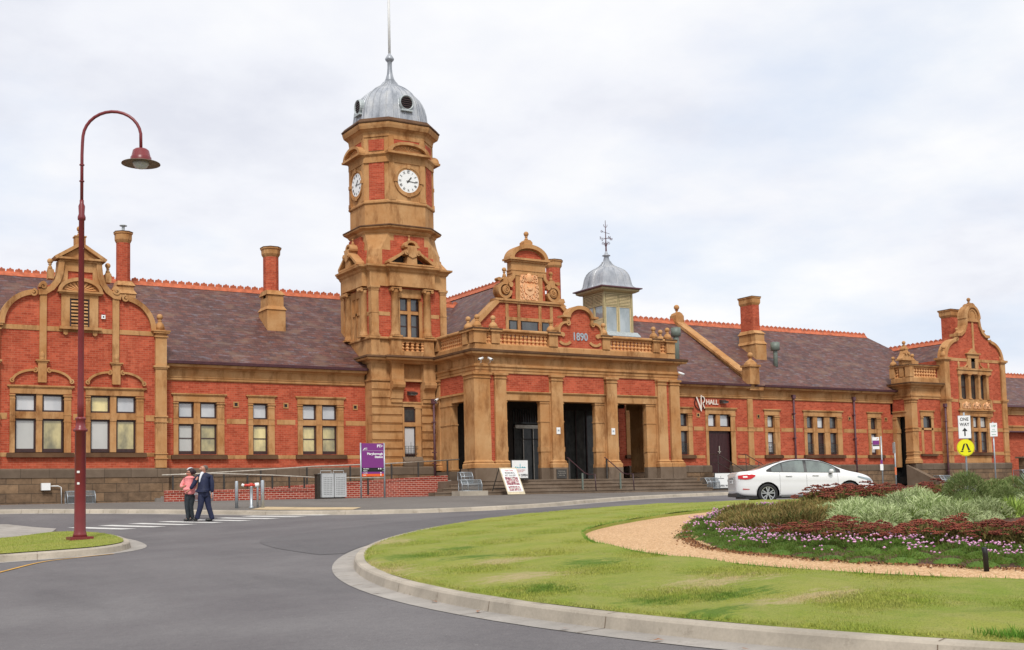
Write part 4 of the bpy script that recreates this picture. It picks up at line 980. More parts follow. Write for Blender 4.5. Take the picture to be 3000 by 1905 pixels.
# clock faces
def clock(side, zc=15.02, r=.53):
    def T(u, z, d):
        if side == 'f': return (TX+.05+u, TY-DF(d), z)
        if side == 'l': return (TX-DS(d), TY-.02-u, z)
        return (TX+DS(d), TY+u, z)
    def disc(m, r0, r1, d0, d1, n=36, cz=zc):
        o = [[T(rr*math.cos(2*math.pi*i/n), cz+rr*math.sin(2*math.pi*i/n), d) for i in range(n)] for rr, d in ((r0,d0),(r0,d1),(r1,d1),(r1,d0))]
        m.ring(o+[o[0]], cap=False)
    m = mb(STONE); disc(m, r+.20, r+.10, 1.7, 1.93); disc(m, r+.10, r+.02, 1.7, 1.90)
    for a in (0, 90, 180, 270):
        c, s = math.cos(R(a)), math.sin(R(a)); q = [T(c*a_-s*b_, zc+s*a_+c*b_, d) for d in (1.8, 1.97) for a_, b_ in ((r+.04,-.07),(r+.24,-.09),(r+.24,.09),(r+.04,.07))]
        m.add(q, [(0,1,2,3),(7,6,5,4),(0,4,5,1),(1,5,6,2),(2,6,7,3),(3,7,4,0)])
    f = m.build('clock_surround', tower)
    m = mb(WHITE); n = 36
    m.ring([[T(rr*math.cos(2*math.pi*i/n), zc+rr*math.sin(2*math.pi*i/n), d) for i in range(n)] for rr, d in ((r+.02,1.7),(r+.02,1.888),(r,1.892))])
    m.use(BLACK); m.use(RAIL_D)
    ux = Vector(T(1,zc,0))-Vector(T(0,zc,0)); O = Vector(T(0,zc,1.896))
    for k, nm in enumerate(('XII','I','II','III','IIII','V','VI','VII','VIII','IX','X','XI')):
        a = R(90-30*k); rad = Vector((0,0,1))*math.sin(a)+ux*math.cos(a); tan = ux*math.sin(a)-Vector((0,0,1))*math.cos(a)
        text_into(m, nm, .17, O+rad*(r*.70), ux=tan, uz=rad, depth=.002, bold=.004, sx=.62)
    def hand(ang, ln, w_, back):
        a = R(90-ang); rd = ux*math.cos(a)+Vector((0,0,1))*math.sin(a); tn = ux*math.sin(a)-Vector((0,0,1))*math.cos(a)
        out = (Vector(T(0,zc,1))-Vector(T(0,zc,0)))*.006
        pts = [O+out-rd*back-tn*w_, O+out+rd*ln*.7-tn*w_, O+out+rd*ln*.72-tn*w_*1.6, O+out+rd*ln, O+out+rd*ln*.72+tn*w_*1.6, O+out+rd*ln*.7+tn*w_, O+out-rd*back+tn*w_]
        q = [tuple(p) for p in pts]+[tuple(p+out*1.5) for p in pts]; k = len(pts)
        m.add(q, [tuple(range(k)), tuple(range(2*k-1,k-1,-1))]+[(i,(i+1)%k,k+(i+1)%k,k+i) for i in range(k)])
    hand(95, .44, .014, .10); hand(38, .27, .026, .10)
    disc(m, .045, .001, 1.89, 1.915, 12)
    o = m.build('clock_face', tower)
for s_ in 'flr': clock(s_)
# tower windows
f = mb(FRAME); g_ = mb(P_DARK)
for a, b in ((24.24,24.64),(24.80,25.20)):
    for c, d_ in ((7.63,8.75),(8.90,9.5)):
        f.box(a, a+.05, TF+.18, TF+.26, c, d_); f.box(b-.05, b, TF+.18, TF+.26, c, d_); f.box(a+.05, b-.05, TF+.18, TF+.26, c, c+.06); f.box(a+.05, b-.05, TF+.18, TF+.26, d_-.05, d_)
        g_.box(a+.04, b-.04, TF+.215, TF+.225, c+.04, d_-.04)
    f.box(a+.05, b-.05, TF+.19, TF+.24, 8.17, 8.22)
wf = f.build('tower_window', tower); g_.build('tower_window_pane', tower)
m = mb(STONE); m.box(24.24, 24.33, TF+.02, TF+.3, 2.12, 4.40); m.box(24.92, 25.18, TF+.02, TF+.3, 2.12, 4.40); m.box(24.30, 24.92, TF+.04, TF+.3, 3.53, 3.72); m.box(24.88,25.22,TF-.0,TF+.3,4.36,4.44); m.box(24.88,25.22,TF-.0,TF+.3,3.53,3.58); m.box(25.18,bay1,TF+.1,TF+.3,1.7,4.44)
m.box(bay0+.0, 24.24, TF+.1, TF+.3, 1.7, 4.44)
wf = m.build('slim_window', tower)
m = mb(FRAME)
for c, d_ in ((2.2,3.53),(3.72,4.40)):
    m.box(24.33, 24.38, TF+.1, TF+.17, c, d_); m.box(24.87, 24.92, TF+.1, TF+.17, c, d_); m.box(24.38, 24.87, TF+.1, TF+.17, c, c+.08); m.box(24.38, 24.87, TF+.1, TF+.17, d_-.05, d_)
m.use(P_DARK); m.box(24.37, 24.88, TF+.13, TF+.14, 3.75, 4.38); m.use(P_WHITE); m.box(24.37, 24.88, TF+.13, TF+.14, 2.22, 3.51)
m.build('slim_window_sash', tower)
gm = mb(RAIL_D)
for x in (24.36,24.5,24.63,24.76,24.9): gm.tube([(x,TF-.02,2.1),(x,TF-.02,2.62 if x != 24.63 else 2.82)], .009, 5)
for z in (2.3, 2.52, 2.62): gm.tube([(24.30,TF-.02,z),(25.0,TF-.02,z)], .009, 5)
gm.build('iron_guard', tower)
m = mb(PAVE); m.prism([(TF-.1,1.71),(TF-.15,1.95),(TF+.02,2.14),(TF+.3,2.14),(TF+.3,1.71)], bay0+.02, bay1-.02, 'x'); m.build('slim_window_sill', tower)
plinth(pr, ps, TX-HW+.1, TX+HW-.1, TF, back=.8)
# balustrade strip under tower window
def baluster(m, x, y, z0, z1, w_=.085):
    h = z1-z0; prof = [(1.0,0),(1.0,.08),(.55,.12),(.50,.18),(.95,.32),(.90,.40),(.45,.50),(.45,.54),(.85,.66),(.90,.74),(.5,.88),(.55,.91),(1.0,.93),(1.0,1.0)]
    m.ring([[(x-w_*r,y-w_*r,z0+h*z),(x+w_*r,y-w_*r,z0+h*z),(x+w_*r,y+w_*r,z0+h*z),(x-w_*r,y+w_*r,z0+h*z)] for r, z in prof])
m = mb(STONE_L)
for i in range(5): baluster(m, 24.22+.26*i, TF-.08, 6.98, 7.40, .085)
m.build('tower_balustrade', tower)
# dome
m = MB(); m.use(LEAD)
TP = [(1.02,0),(1.0,.03),(.985,.25),(.965,.50),(.945,.80),(.905,1.08),(.845,1.32),(.765,1.54),(.655,1.73),(.535,1.90),(.41,2.04),(.29,2.16),(.215,2.30),(.16,2.45)]
ogee(m, TX, TY, 1.80, [(r,17.90+z*.98) for r, z in TP], 8, R(22.5))
m.smooth = True; m.lathe(TX, TY, [(.30,20.26),(.21,20.45),(.14,20.7),(.11,21.0),(.11,21.28),(.14,21.32),(.21,21.40),(.22,21.46),(.15,21.58),(.07,21.70),(.05,21.74)], 18); m.smooth = False
dm = m.build('dome', tower)
def occulus(side):
    z0 = 18.80
    def T(u, z, d):
        return {'f': (TX+.05+u,TY-d+.18,z), 'l': (TX-d+.15,TY-u,z), 'r': (TX+d-.15,TY+u,z)}[side]
    m = mb(ZINC); n = 20
    def rg(r, d): return [T(r*math.cos(2*math.pi*i/n), z0+r*math.sin(2*math.pi*i/n), d) for i in range(n)]
    o = [rg(.38,1.2), rg(.38,1.84), rg(.34,1.90), rg(.30,1.86), rg(.30,1.6)]; m.ring(o)
    q = [T(u,z,d) for d in (1.3,1.92) for u, z in ((-.30,z0-.42),(.30,z0-.42),(.30,z0-.34),(-.30,z0-.34))]; m.add(q, [(0,1,2,3),(7,6,5,4),(0,4,5,1),(1,5,6,2),(2,6,7,3),(3,7,4,0)])
    m.use(FRAME)
    for k in range(6):
        zz = -.25+.1*k; w_ = math.sqrt(max(.01,.29**2-zz*zz)); q = [T(u,z0+z,d) for d in (1.82,1.85) for u, z in ((-w_,zz-.015),(w_,zz-.015),(w_,zz+.015),(-w_,zz+.015))]; m.add(q, [(0,1,2,3),(7,6,5,4),(0,4,5,1),(1,5,6,2),(2,6,7,3),(3,7,4,0)])
    m.use(BLACK); q = rg(.32,1.7); m.ring([rg(.31,1.79), rg(.31,1.81)])
    m.build('round_louvre', tower)
for s_ in 'flr': occulus(s_)
m = mb(WHITE); m.smooth = True; m.lathe(TX, TY, [(.065,21.70),(.062,24),(.06,27.5),(.04,28)], 10); m.build('flagpole', tower)
# ------------------------------------------------------------------ main porch
PF, PL, PRt = 45.5, 25.98, 37.30      # front plane, left plane, right plane
s = mb(STONE); br = mb(BRICK)
def pil(m, x0, x1, y0, y1, z0=1.47, z1=5.69):
    m.box(x0-.12, x1+.12, y0-.12, y1, z0, z0+.17); m.ring([[(a0,b0_,z) for a0,b0_ in ((x0-o,y0-o),(x1+o,y0-o),(x1+o,y1),(x0-o,y1))] for o, z in ((.12,z0+.17),(.05,z0+.24),(.08,z0+.27),(.02,z0+.33),(0,z0+.36),(-.01,z1-.26),(.03,z1-.245),(.03,z1-.215),(0,z1-.20),(.0,z1-.12),(.07,z1-.09),(.07,z1))])
PIL = [(25.80,26.64),(26.88,27.48),(29.88,30.50),(32.97,33.58),(36.02,36.56),(36.78,37.36)]
porch_cols = []
for i, (a, b) in enumerate(PIL):
    c = mb(STONE)
    if i == 0: pil(c, a, b, PF-.14, PF+.44)
    else: pil(c, a, b, PF-.14, PF+.25)
    porch_cols.append(c)
lc = mb(STONE); pil(lc, PL-.12, PL+.3, 46.02, 46.42); porch_cols.append(lc)
lc = mb(STONE); pil(lc, PL-.05, PL+.3, 48.86, 49.24); porch_cols.append(lc)
# piers behind the pilasters (structure between openings)
for a, b in ((26.66,27.46),(29.84,30.56),(32.93,33.63),(35.98,37.3)): s.box(a, b, PF, PF+.32, .96, 5.70) if a > 27 else None
s.box(27.0, 27.47, PF, PF+.32, 1.0, 5.70); s.box(26.0, 26.60, PF+.02, PF+.90, 1.5, 5.70)
br.box(26.645, 26.99, PF-.015, PF+.3, 1.62, 5.68); br.box(36.57, 36.77, PF-.015, PF+.2, 1.62, 5.68)
for a, b in ((27.48,29.88),(30.50,32.97),(33.58,36.02)):
    br.box(a, b, PF+.03, PF+.40, 4.90, 5.70)
    s.box(a, b, PF-.01, PF+.55, 4.50, 4.80); s.mould([(a,PF),(b,PF)], [(-.4,4.80),(.04,4.80),(.09,4.86),(.09,4.90),(-.4,4.92)])
# jamb piers with bands
for a, b in ((27.46,27.58),(29.36,29.90),(30.48,30.62),(32.42,32.98),(33.55,33.70),(35.42,36.03)):
    s.box(a, b, PF+.06, PF+.30, 1.47, 4.40); s.box(a-.03, b+.03, PF+.03, PF+.31, 4.40, 4.50)
    s.box(a-.03, b+.03, PF+.035, PF+.31, 3.55, 3.61)
    s.box(a-.03, b+.03, PF+.035, PF+.31, 2.20, 2.42); s.box(a-.03, b+.03, PF+.035, PF+.31, 1.47, 1.62)
    ps.box(a-.03, b+.03, PF+.02, PF+.31, .93, 1.469)
# side faces (left and right)
for X, sg in ((PL, 1), (PRt, -1)):
    X0, X1 = (X, X+.35*sg) if sg > 0 else (X-.35, X)
    br.box(min(X0+.03*sg,X1), max(X0,X1)-.0, 46.42, 49.3, 4.90, 5.70)
    s.box(min(X0,X1), max(X0,X1), 46.42, 49.2, 4.50, 4.80); s.box(min(X-.08*sg,X1), max(X-.08*sg,X1), 46.43, 49.2, 4.801, 4.89)
    s.box(min(X0,X1)-.0, max(X0,X1)+.0, 47.85, 48.9, 1.3, 4.38); 
    for z in (3.50, 1.45): s.box(min(X0,X1)-.03, max(X0,X1)+.03, 47.82, 48.9, z, z+.06)
    s.box(min(X0,X1)-.03, max(X0,X1)+.03, 47.80, 48.9, 4.38, 4.50)
    if sg < 0: s.box(X-.3, X, PF+.33, 46.42, 1.47, 5.7)
ps.box(PL-.15, PL+.35, 47.8, 49.2, .5, 1.40)
# entablature round three sides
ent = [(PL,49.25),(PL,PF),(29.82,PF),(29.82,PF-.07),(30.58,PF-.07)]
pth = [(PL,49.27),(PL,PF),(PRt,PF),(PRt,49.9)]
s.mould(pth, [(-.5,5.70),(.03,5.70),(.03,5.82),(.06,5.83),(.06,5.95),(.12,5.98),(.12,6.06),(.03,6.10),(.03,6.40),(.09,6.43),(.12,6.46),(.36,6.50),(.40,6.58),(-.5,6.58)])
s.mould(pth, [(-.3,6.742),(-.02,6.742),(-.02,6.98),(-.06,7.03),(-.3,7.03)])
cp = mb(CAPD); cp.mould(pth, [(-.5,6.582),(.41,6.582),(.43,6.61),(.44,6.70),(.0,6.74),(-.5,6.74)])
dk = mb(PAVE); dk.box(PL+.3, PRt-.3, PF+.3, 49.9, 5.72, 6.7)      # porch ceiling and flat roof
porch = s.build('porch', B)
for c in porch_cols: c.build('pilaster', porch)
br.build('brickwork', porch); cp.build('weathered_cornice', porch); dk.build('flat_roof', porch)
# parapet pedestals, rails and balusters
PED = [(25.92,26.56,0),(26.84,27.26,1),(29.90,30.38,1),(32.92,33.34,1),(35.94,36.34,1),(36.74,37.26,0)]
pd = mb(STONE)
for a, b, _ in PED:
    pd.box(a, b, PF-.02, PF+.42, 7.031, 7.56)
for a, b in ((46.2,46.62),(48.95,49.26)): pd.box(PL-.03, PL+.38, a, b, 7.031, 7.56)
for a, b in ((46.2,46.62),(49.3,49.7)): pd.box(PRt-.38, PRt+.03, a, b, 7.031, 7.56)
# rail with breaks over the pedestals
xs_ = []
rail = [(-.30,7.56),(.03,7.56),(.07,7.60),(.07,7.66),(.02,7.70),(-.30,7.70)]
def railrun(path, o=0): pd.mould(path, [(a+o if a > 0 else a, b) for a, b in rail])
railrun([(PL,49.27),(PL,46.64)]); 
for (a0, a1, _), (b0_, b1, _) in zip(PED[:-1], PED[1:]):
    if abs(a0-29.90) < .01: continue
    railrun([(a1+.03,PF+.02),(b0_-.03,PF+.02)])
pc = mb(CAPD)
for a, b, _ in PED: pd.box(a-.08, b+.08, PF-.10, PF+.46, 7.56, 7.64); pc.box(a-.10, b+.10, PF-.12, PF+.47, 7.642, 7.70)
for y0_, y1_ in ((46.2,46.62),):
    for X in (PL-.03, PRt-.38): pd.box(X-.08, X+.49, y0_-.08, y1_+.08, 7.56, 7.64); pc.box(X-.10, X+.5, y0_-.10, y1_+.1, 7.642, 7.70)
railrun([(PRt,46.64),(PRt,49.3)]); railrun([(PL,46.18),(PL,45.99)]); railrun([(PRt,45.99),(PRt,46.18)])
pc.build('rail_capping', porch)
for x, y in ((26.22,PF+.2),(27.05,PF+.2),(30.14,PF+.2),(33.12,PF+.2),(36.12,PF+.2),(36.98,PF+.2),(PL+.19,46.41),(PRt-.19,46.41)): ball(pd, x, y, 8.20, .14, 7.70, .20)
par = pd.build('parapet', porch)
blk = mb(STONE_L)
def brun(x0, x1, y, n):
    for i in range(n): baluster(blk, x0+(x1-x0)*(i+.5)/n, y, 7.03, 7.50, .085)
    blk.box(x0, x1, y-.07, y+.07, 7.50, 7.56)
brun(26.58, 26.84, PF+.18, 2); brun(27.28, 29.88, PF+.18, 12); brun(33.36, 35.92, PF+.18, 12); brun(36.36, 36.72, PF+.18, 2)
for X in (PL+.17, PRt-.17):
    for i in range(11): baluster(blk, X, 46.72+2.15*(i+.5)/11, 7.03, 7.50, .08)
    blk.box(X-.07, X+.07, 46.65, 48.93, 7.50, 7.56)
blk.build('balustrade', porch)
# 1890 pediment
cx = 31.66
half = [(1.24,7.03),(1.24,7.72),(1.22,7.90)]+arc(.80, 7.82, .44, 12, 95, 6)[1:]+[(.72,8.22),(.72,8.44)]
arch_ = arc(0, 8.44, .66, 0, 180, 14, .50)
out_r = [(cx+x, z) for x, z in half]; top_ = [(cx+x, z) for x, z in arch_]; out_l = [(cx-x, z) for x, z in half[::-1]]
pm = mb(BRICK); pm.prism(out_r+top_+out_l, PF+.06, PF+.36, 'y')
pb_ = pm.build('date_panel', porch)
tm = mb(STONE)
tm.ribbon([(cx+x*1.13, 8.44+(z-8.44)*1.16) for x, z in arch_][::-1], .17, PF-.08, PF+.40)
for s_ in (-1, 1):
    x_ = lambda u: cx+s_*u
    tm.box(min(x_(.58),x_(1.0)), max(x_(.58),x_(1.0)), PF-.10, PF+.42, 8.44, 8.54); tm.box(min(x_(.60),x_(.74)), max(x_(.60),x_(.74)), PF-.03, PF+.38, 8.15, 8.44)
    pts = [(x_(u), z) for u, z in [(1.22,7.66)]+arc(.80,7.80,.45,0,100,8)]
    tm.ribbon(pts if s_ < 0 else pts, .10*(1 if s_ < 0 else -1), PF-.05, PF+.38)
    scroll(tm, x_(.70), 8.16, .12, PF-.07, PF+.1, 1.3, 90, s_, .07)
    pts = [(x_(u), z) for u, z in arc(.86,7.42,.40,-35,-150,9,.30)]; tm.ribbon(pts, .12*s_, PF+.0, PF+.1)
    c_ = [(x_(.98)+.10*math.cos(2*math.pi*i/12), 7.62+.10*math.sin(2*math.pi*i/12)) for i in range(12)]; tm.prism(c_, PF-.02, PF+.1, 'y'); tm.box(min(x_(.98),x_(1.2)), max(x_(.98),x_(1.2)), PF-.01, PF+.1, 7.56, 7.74)
tm.build('scroll_trim', porch)
dg = mb(GALV); text_into(dg, '1890', .50, (cx,PF+.05,7.40), depth=.02, bold=.012, sx=.88); dg.build('date_numerals', porch)
# steps, platform, dark shade panels, doors
sp_ = mb(PAVE)
for k, (y, x0) in enumerate(((43.95,23.05),(44.32,23.65),(44.69,24.2),(45.06,24.8))):
    sp_.box(x0, 38.0, y, 49.9 if k == 3 else y+.6, .10 if k == 0 else .10, .435+.165*k)
    sp_.box(x0-.02, 38.02, y-.03, y+.12, .435+.165*k-.05, .437+.165*k)
for a, b in ((25.72,26.75),(26.8,27.6),(29.80,30.60),(32.88,33.68),(35.94,36.66),(36.68,37.48)):
    sp_.box(a-.02, b+.02, PF-.28, PF+.33, .93, 1.47)
sp_.box(25.70, 26.3, PF+.3, 46.50, .3, 1.469)
sp_.build('steps', porch)
nw = mb(DARKW); nw.box(26.7, 37.0, 49.94, 49.99, 4.5, 5.7); nw.box(26.7, 30.55, 49.94, 49.99, .94, 4.49); nw.box(35.7, 37.0, 49.94, 49.99, .94, 4.49); nw.box(26.6, 36.9, 49.3, 49.32, 4.6, 5.7); nw.box(29.0, 36.2, 50.3, 50.36, .9, 4.6); nw.build('shade_panel', porch)  # dark panels over the brick, the porch's inner shade put into colour
gd = mb(RAIL_D)
for x in (30.62, 31.12, 31.70, 32.2): gd.box(x-.025, x+.025, 49.90, 49.96, .94, 3.55)
gd.box(30.6, 32.25, 49.86, 49.96, 3.0, 3.05); gd.use(STEEL); gd.box(30.62, 32.25, 49.80, 49.96, 3.55, 3.72)
for x in (31.12, 31.70): gd.box(x-.018, x+.018, 49.885, 49.90, .95, 3.55)
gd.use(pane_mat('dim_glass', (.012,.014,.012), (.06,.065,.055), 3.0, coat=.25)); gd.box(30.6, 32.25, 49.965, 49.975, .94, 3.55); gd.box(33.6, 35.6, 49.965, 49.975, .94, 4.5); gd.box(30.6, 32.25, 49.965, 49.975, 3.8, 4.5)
gd.use(FRAME)
for x in np.arange(30.7, 32.2, .14): gd.box(x, x+.03, 49.90, 49.94, 3.85, 4.5)
for x in (33.6, 34.25, 34.9, 35.55): gd.box(x, x+.06, 49.90, 49.95, .94, 4.5)
gd.build('glass_doors', porch)
def relief(m, cx_, z0, z1, w_, y, seed=3):
    rr = random.Random(seed); m.box(cx_-w_/2, cx_+w_/2, y, y+.1, z0, z1)
    h = z1-z0; zc_ = z0+h*.42
    sh = [(cx_+x*w_, zc_+z*h) for x, z in ((-.26,.22),(.26,.22),(.30,.05),(.24,-.14),(0,-.26),(-.24,-.14),(-.30,.05))]
    m.prism(sh, y-.06, y+.02, 'y')
    m.smooth = True; m.sphere((cx_, y-.04, zc_+.02), .13*w_, 12, 8, (1.3,.6,.8))
    m.sphere((cx_, y-.02, z0+h*.86), .16*w_, 10, 7, (1.0,.5,1.5)); m.smooth = False
    m.prism([(cx_-.12*w_,zc_+.01*h),(cx_+.12*w_,zc_+.01*h),(cx_+.15*w_,zc_+.10*h),(cx_+.06*w_,zc_+.07*h),(cx_,zc_+.13*h),(cx_-.06*w_,zc_+.07*h),(cx_-.15*w_,zc_+.10*h)], y-.11, y, 'y')
    for sg in (-1, 1):
        for q, (u, v_, r_) in enumerate(((.28,.90,.10),(.40,.76,.08),(.40,.55,.07),(.42,.38,.08),(.36,.20,.10),(.16,.10,.09),(.30,.06,.07),(.2,.78,.08))):
            scroll(m, cx_+sg*u*w_, z0+v_*h, r_*w_*1.2, y-.06, y+.02, 1.2, 90 if q % 2 else -60, sg, .035*w_*1.6)
# ------------------------------------------------------------------ booking hall gable behind the porch
HY = 49.65
cx = 31.48
hb = mb(BRICK)
gab = [(cx-5.3,5.7),(cx+5.3,5.7),(cx+5.3,6.45)]+[(cx+1.95,9.72),(cx+1.95,9.80),(cx+.98,9.9),(cx+.98,11.9)]+[(cx-.98,11.9),(cx-.98,9.9),(cx-1.95,9.80),(cx-1.95,9.72),(cx-5.3,6.45)]
hb.prism(gab, HY, HY+.35, 'y'); 
hall = hb.build('gable', B)
ht = mb(STONE)
for sg in (-1, 1):
    X = lambda u: cx+sg*u
    pts = [(X(5.55),6.35),(X(1.92),9.86)]
    if sg < 0: ht.ribbon(pts, .22, HY-.14, HY+.45)
    else: ht.ribbon(pts[::-1], .22, HY-.14, HY+.45)
    # big volutes
    vc = (X(1.42), 10.32); n = 24
    pts = [(X(.98),11.28),(X(1.0),11.05),(X(1.12),10.92),(X(1.28),10.86)]
    ht.ribbon(pts if sg > 0 else pts, .16*(1 if sg > 0 else -1), HY-.14, HY+.42)
    ro = [(vc[0]+sg*(.40-.0*i)*math.cos(R(115-14*i)), vc[1]+(.42)*math.sin(R(115-14*i))) for i in range(0, 22)]
    ht.ribbon(ro, .13*(1 if sg > 0 else -1)*1, HY-.14, HY+.42)
    c_ = [(vc[0]-sg*.04+.20*math.cos(2*math.pi*i/16), vc[1]+.02+.22*math.sin(2*math.pi*i/16)) for i in range(16)]; ht.prism(c_, HY-.16, HY+.1, 'y')
    scroll(ht, vc[0]-sg*.04, vc[1]+.02, .17, HY-.20, HY-.1, 1.4, 90, sg, .05)
    c_ = [(X(1.10)+.12*math.cos(2*math.pi*i/12), 10.62+.14*math.sin(2*math.pi*i/12)) for i in range(12)]; ht.prism(c_, HY-.17, HY+.1, 'y')
    ht.box(min(X(1.22),X(1.52)), max(X(1.22),X(1.52)), HY-.12, HY+.2, 10.66, 10.86); ht.prism([(X(1.18),10.86),(X(1.56),10.86),(X(1.46),10.98),(X(1.28),10.98)], HY-.12, HY+.2, 'y'); 
    c_ = [(X(1.72)+.13*math.cos(2*math.pi*i/12), 10.86+.09*math.sin(2*math.pi*i/12)) for i in range(12)]; ht.prism(c_, HY-.1, HY+.2, 'y')
    ball(ht, X(1.37), HY+.04, 11.36, .13, 10.96, .09)
    ht.box(min(X(.54),X(.78)), max(X(.54),X(.78)), HY-.08, HY+.05, 9.92, 11.10); ht.box(min(X(.50),X(.82)), max(X(.50),X(.82)), HY-.11, HY+.05, 11.10, 11.20)
    for u0, u1 in ((.54,.70),(1.22,1.38)): ht.box(min(X(u0),X(u1)), max(X(u0),X(u1)), HY-.05, HY+.05, 7.2, 9.68)
ht.box(cx-1.98, cx+1.98, HY-.10, HY+.40, 9.70, 9.80); ht.box(cx-2.0, cx+2.0, HY-.16, HY+.42, 9.80, 9.90)
ht.box(cx-1.02, cx+1.02, HY-.08, HY+.38, 11.20, 11.36); ht.box(cx-1.05, cx+1.05, HY-.11, HY+.40, 11.36, 11.40); ht.box(cx-1.0, cx+1.0, HY-.06, HY+.36, 11.40, 11.80)
ht.box(cx-1.10, cx+1.10, HY-.14, HY+.46, 11.80, 11.88); ht.box(cx-1.18, cx+1.18, HY-.24, HY+.52, 11.88, 11.98)
ht.ribbon(arc(cx, 11.96, 1.10, 180, 0, 18, .74), .20, HY-.22, HY+.50)
ht.prism(arc(cx, 11.96, .95, 180, 0, 16, .58), HY+.02, HY+.35, 'y'); hb2 = mb(BRICK); hb2.prism(arc(cx, 11.96, .80, 180, 0, 14, .46), HY-.03, HY+.03, 'y'); hb2.build('gable_brick_panel', hall)
ht.prism([(cx-.24,12.60),(cx+.24,12.60),(cx+.24,12.84),(cx+.12,12.95),(cx-.12,12.95),(cx-.24,12.84)], HY-.1, HY+.36, 'y'); ball(ht, cx, HY+.1, 13.28, .15, 12.93, .09)
ht.box(cx-1.38, cx+1.38, HY-.045, HY+.05, 8.86, 9.02); ht.box(cx-1.38, cx+1.38, HY-.05, HY+.05, 8.32, 8.40) 
ht.build('gable_dressings', hall)
rl = mb(TERRA); relief(rl, cx, 9.90, 11.20, 1.06, HY-.06); rl.build('crest_panel', hall)
gw = mb(DARKW)
for a, b in ((-1.20,-.72),(-.50,.50),(.72,1.20)): gw.box(cx+a, cx+b, HY-.03, HY-.01, 8.0, 8.86)
gw.use(P_DARK)
for a, b in ((-1.14,-.78),(-.44,.44),(.78,1.14)): gw.box(cx+a, cx+b, HY-.036, HY-.034, 8.0, 8.80)
gw.build('gable_window', hall)
# hall roof
RX, RZH = 31.5, 11.20; hr = mb(SLATE)
yb = 62
for sg in (-1, 1):
    roofslab(hr, [(RX,HY+.34,RZH),(RX,yb,RZH),(RX+sg*5.6,yb,RZH-5.6*.86),(RX+sg*5.6,HY+.34,RZH-5.6*.86)])
hr.build('roof', B)
crest(tr_, (RX,HY+.4,RZH), (RX,61,RZH), .9)
# ------------------------------------------------------------------ scrolled gable of the near wing
GY = 49.6; gx = 10.07
m = mb(BRICK)
wh = [(7.66,9.49,2.3,4.64),(10.49,12.32,2.3,4.64)]
wall(m, 6.9, 13.2, 1.67, 5.6, GY, wh)
outl = [(13.1,5.6),(13.1,7.36)]+[(x,z) for x,z in arc(11.72,7.36,1.26,0,90,10)]+[(11.62,8.62),(11.62,8.95),(11.34,8.95),(11.12,9.05),(10.98,9.25),(10.86,9.55),(10.82,10.05)]
full = outl+[(2*gx-x,z) for x,z in outl[::-1]]
m.prism(full, GY, GY+.35, 'y')
m.box(13.2, 13.48, GY+.001, 50.2, 1.67, 7.2)
gb_ = m.build('gable', B)
s = mb(STONE)
# edge pilasters
for a, b in ((13.06,13.52),(6.62,7.08)):
    s.box(a, b, GY-.14, GY+.5, 1.70, 7.26)
    for z0, z1 in ((5.78,5.84),(3.78,3.84),(3.56,3.60),(2.26,2.30),(2.06,2.10)): s.box(a-.04, b+.04, GY-.18, GY+.5, z0, z1)
    s.box(a-.08, b+.08, GY-.22, GY+.52, 5.84, 5.92); s.box(a-.05, b+.05, GY-.19, GY+.5, 7.10, 7.16); s.box(a-.10, b+.10, GY-.24, GY+.55, 7.26, 7.33); s.box(a-.13, b+.13, GY-.27, GY+.58, 7.33, 7.38)
    for q_ in range(4): s.box(a+.06+.1*q_, a+.10+.1*q_, GY-.155, GY-.13, 2.34, 3.54)
    ball(s, (a+b)/2, GY+.1, 7.98, .15, 7.38, .20)
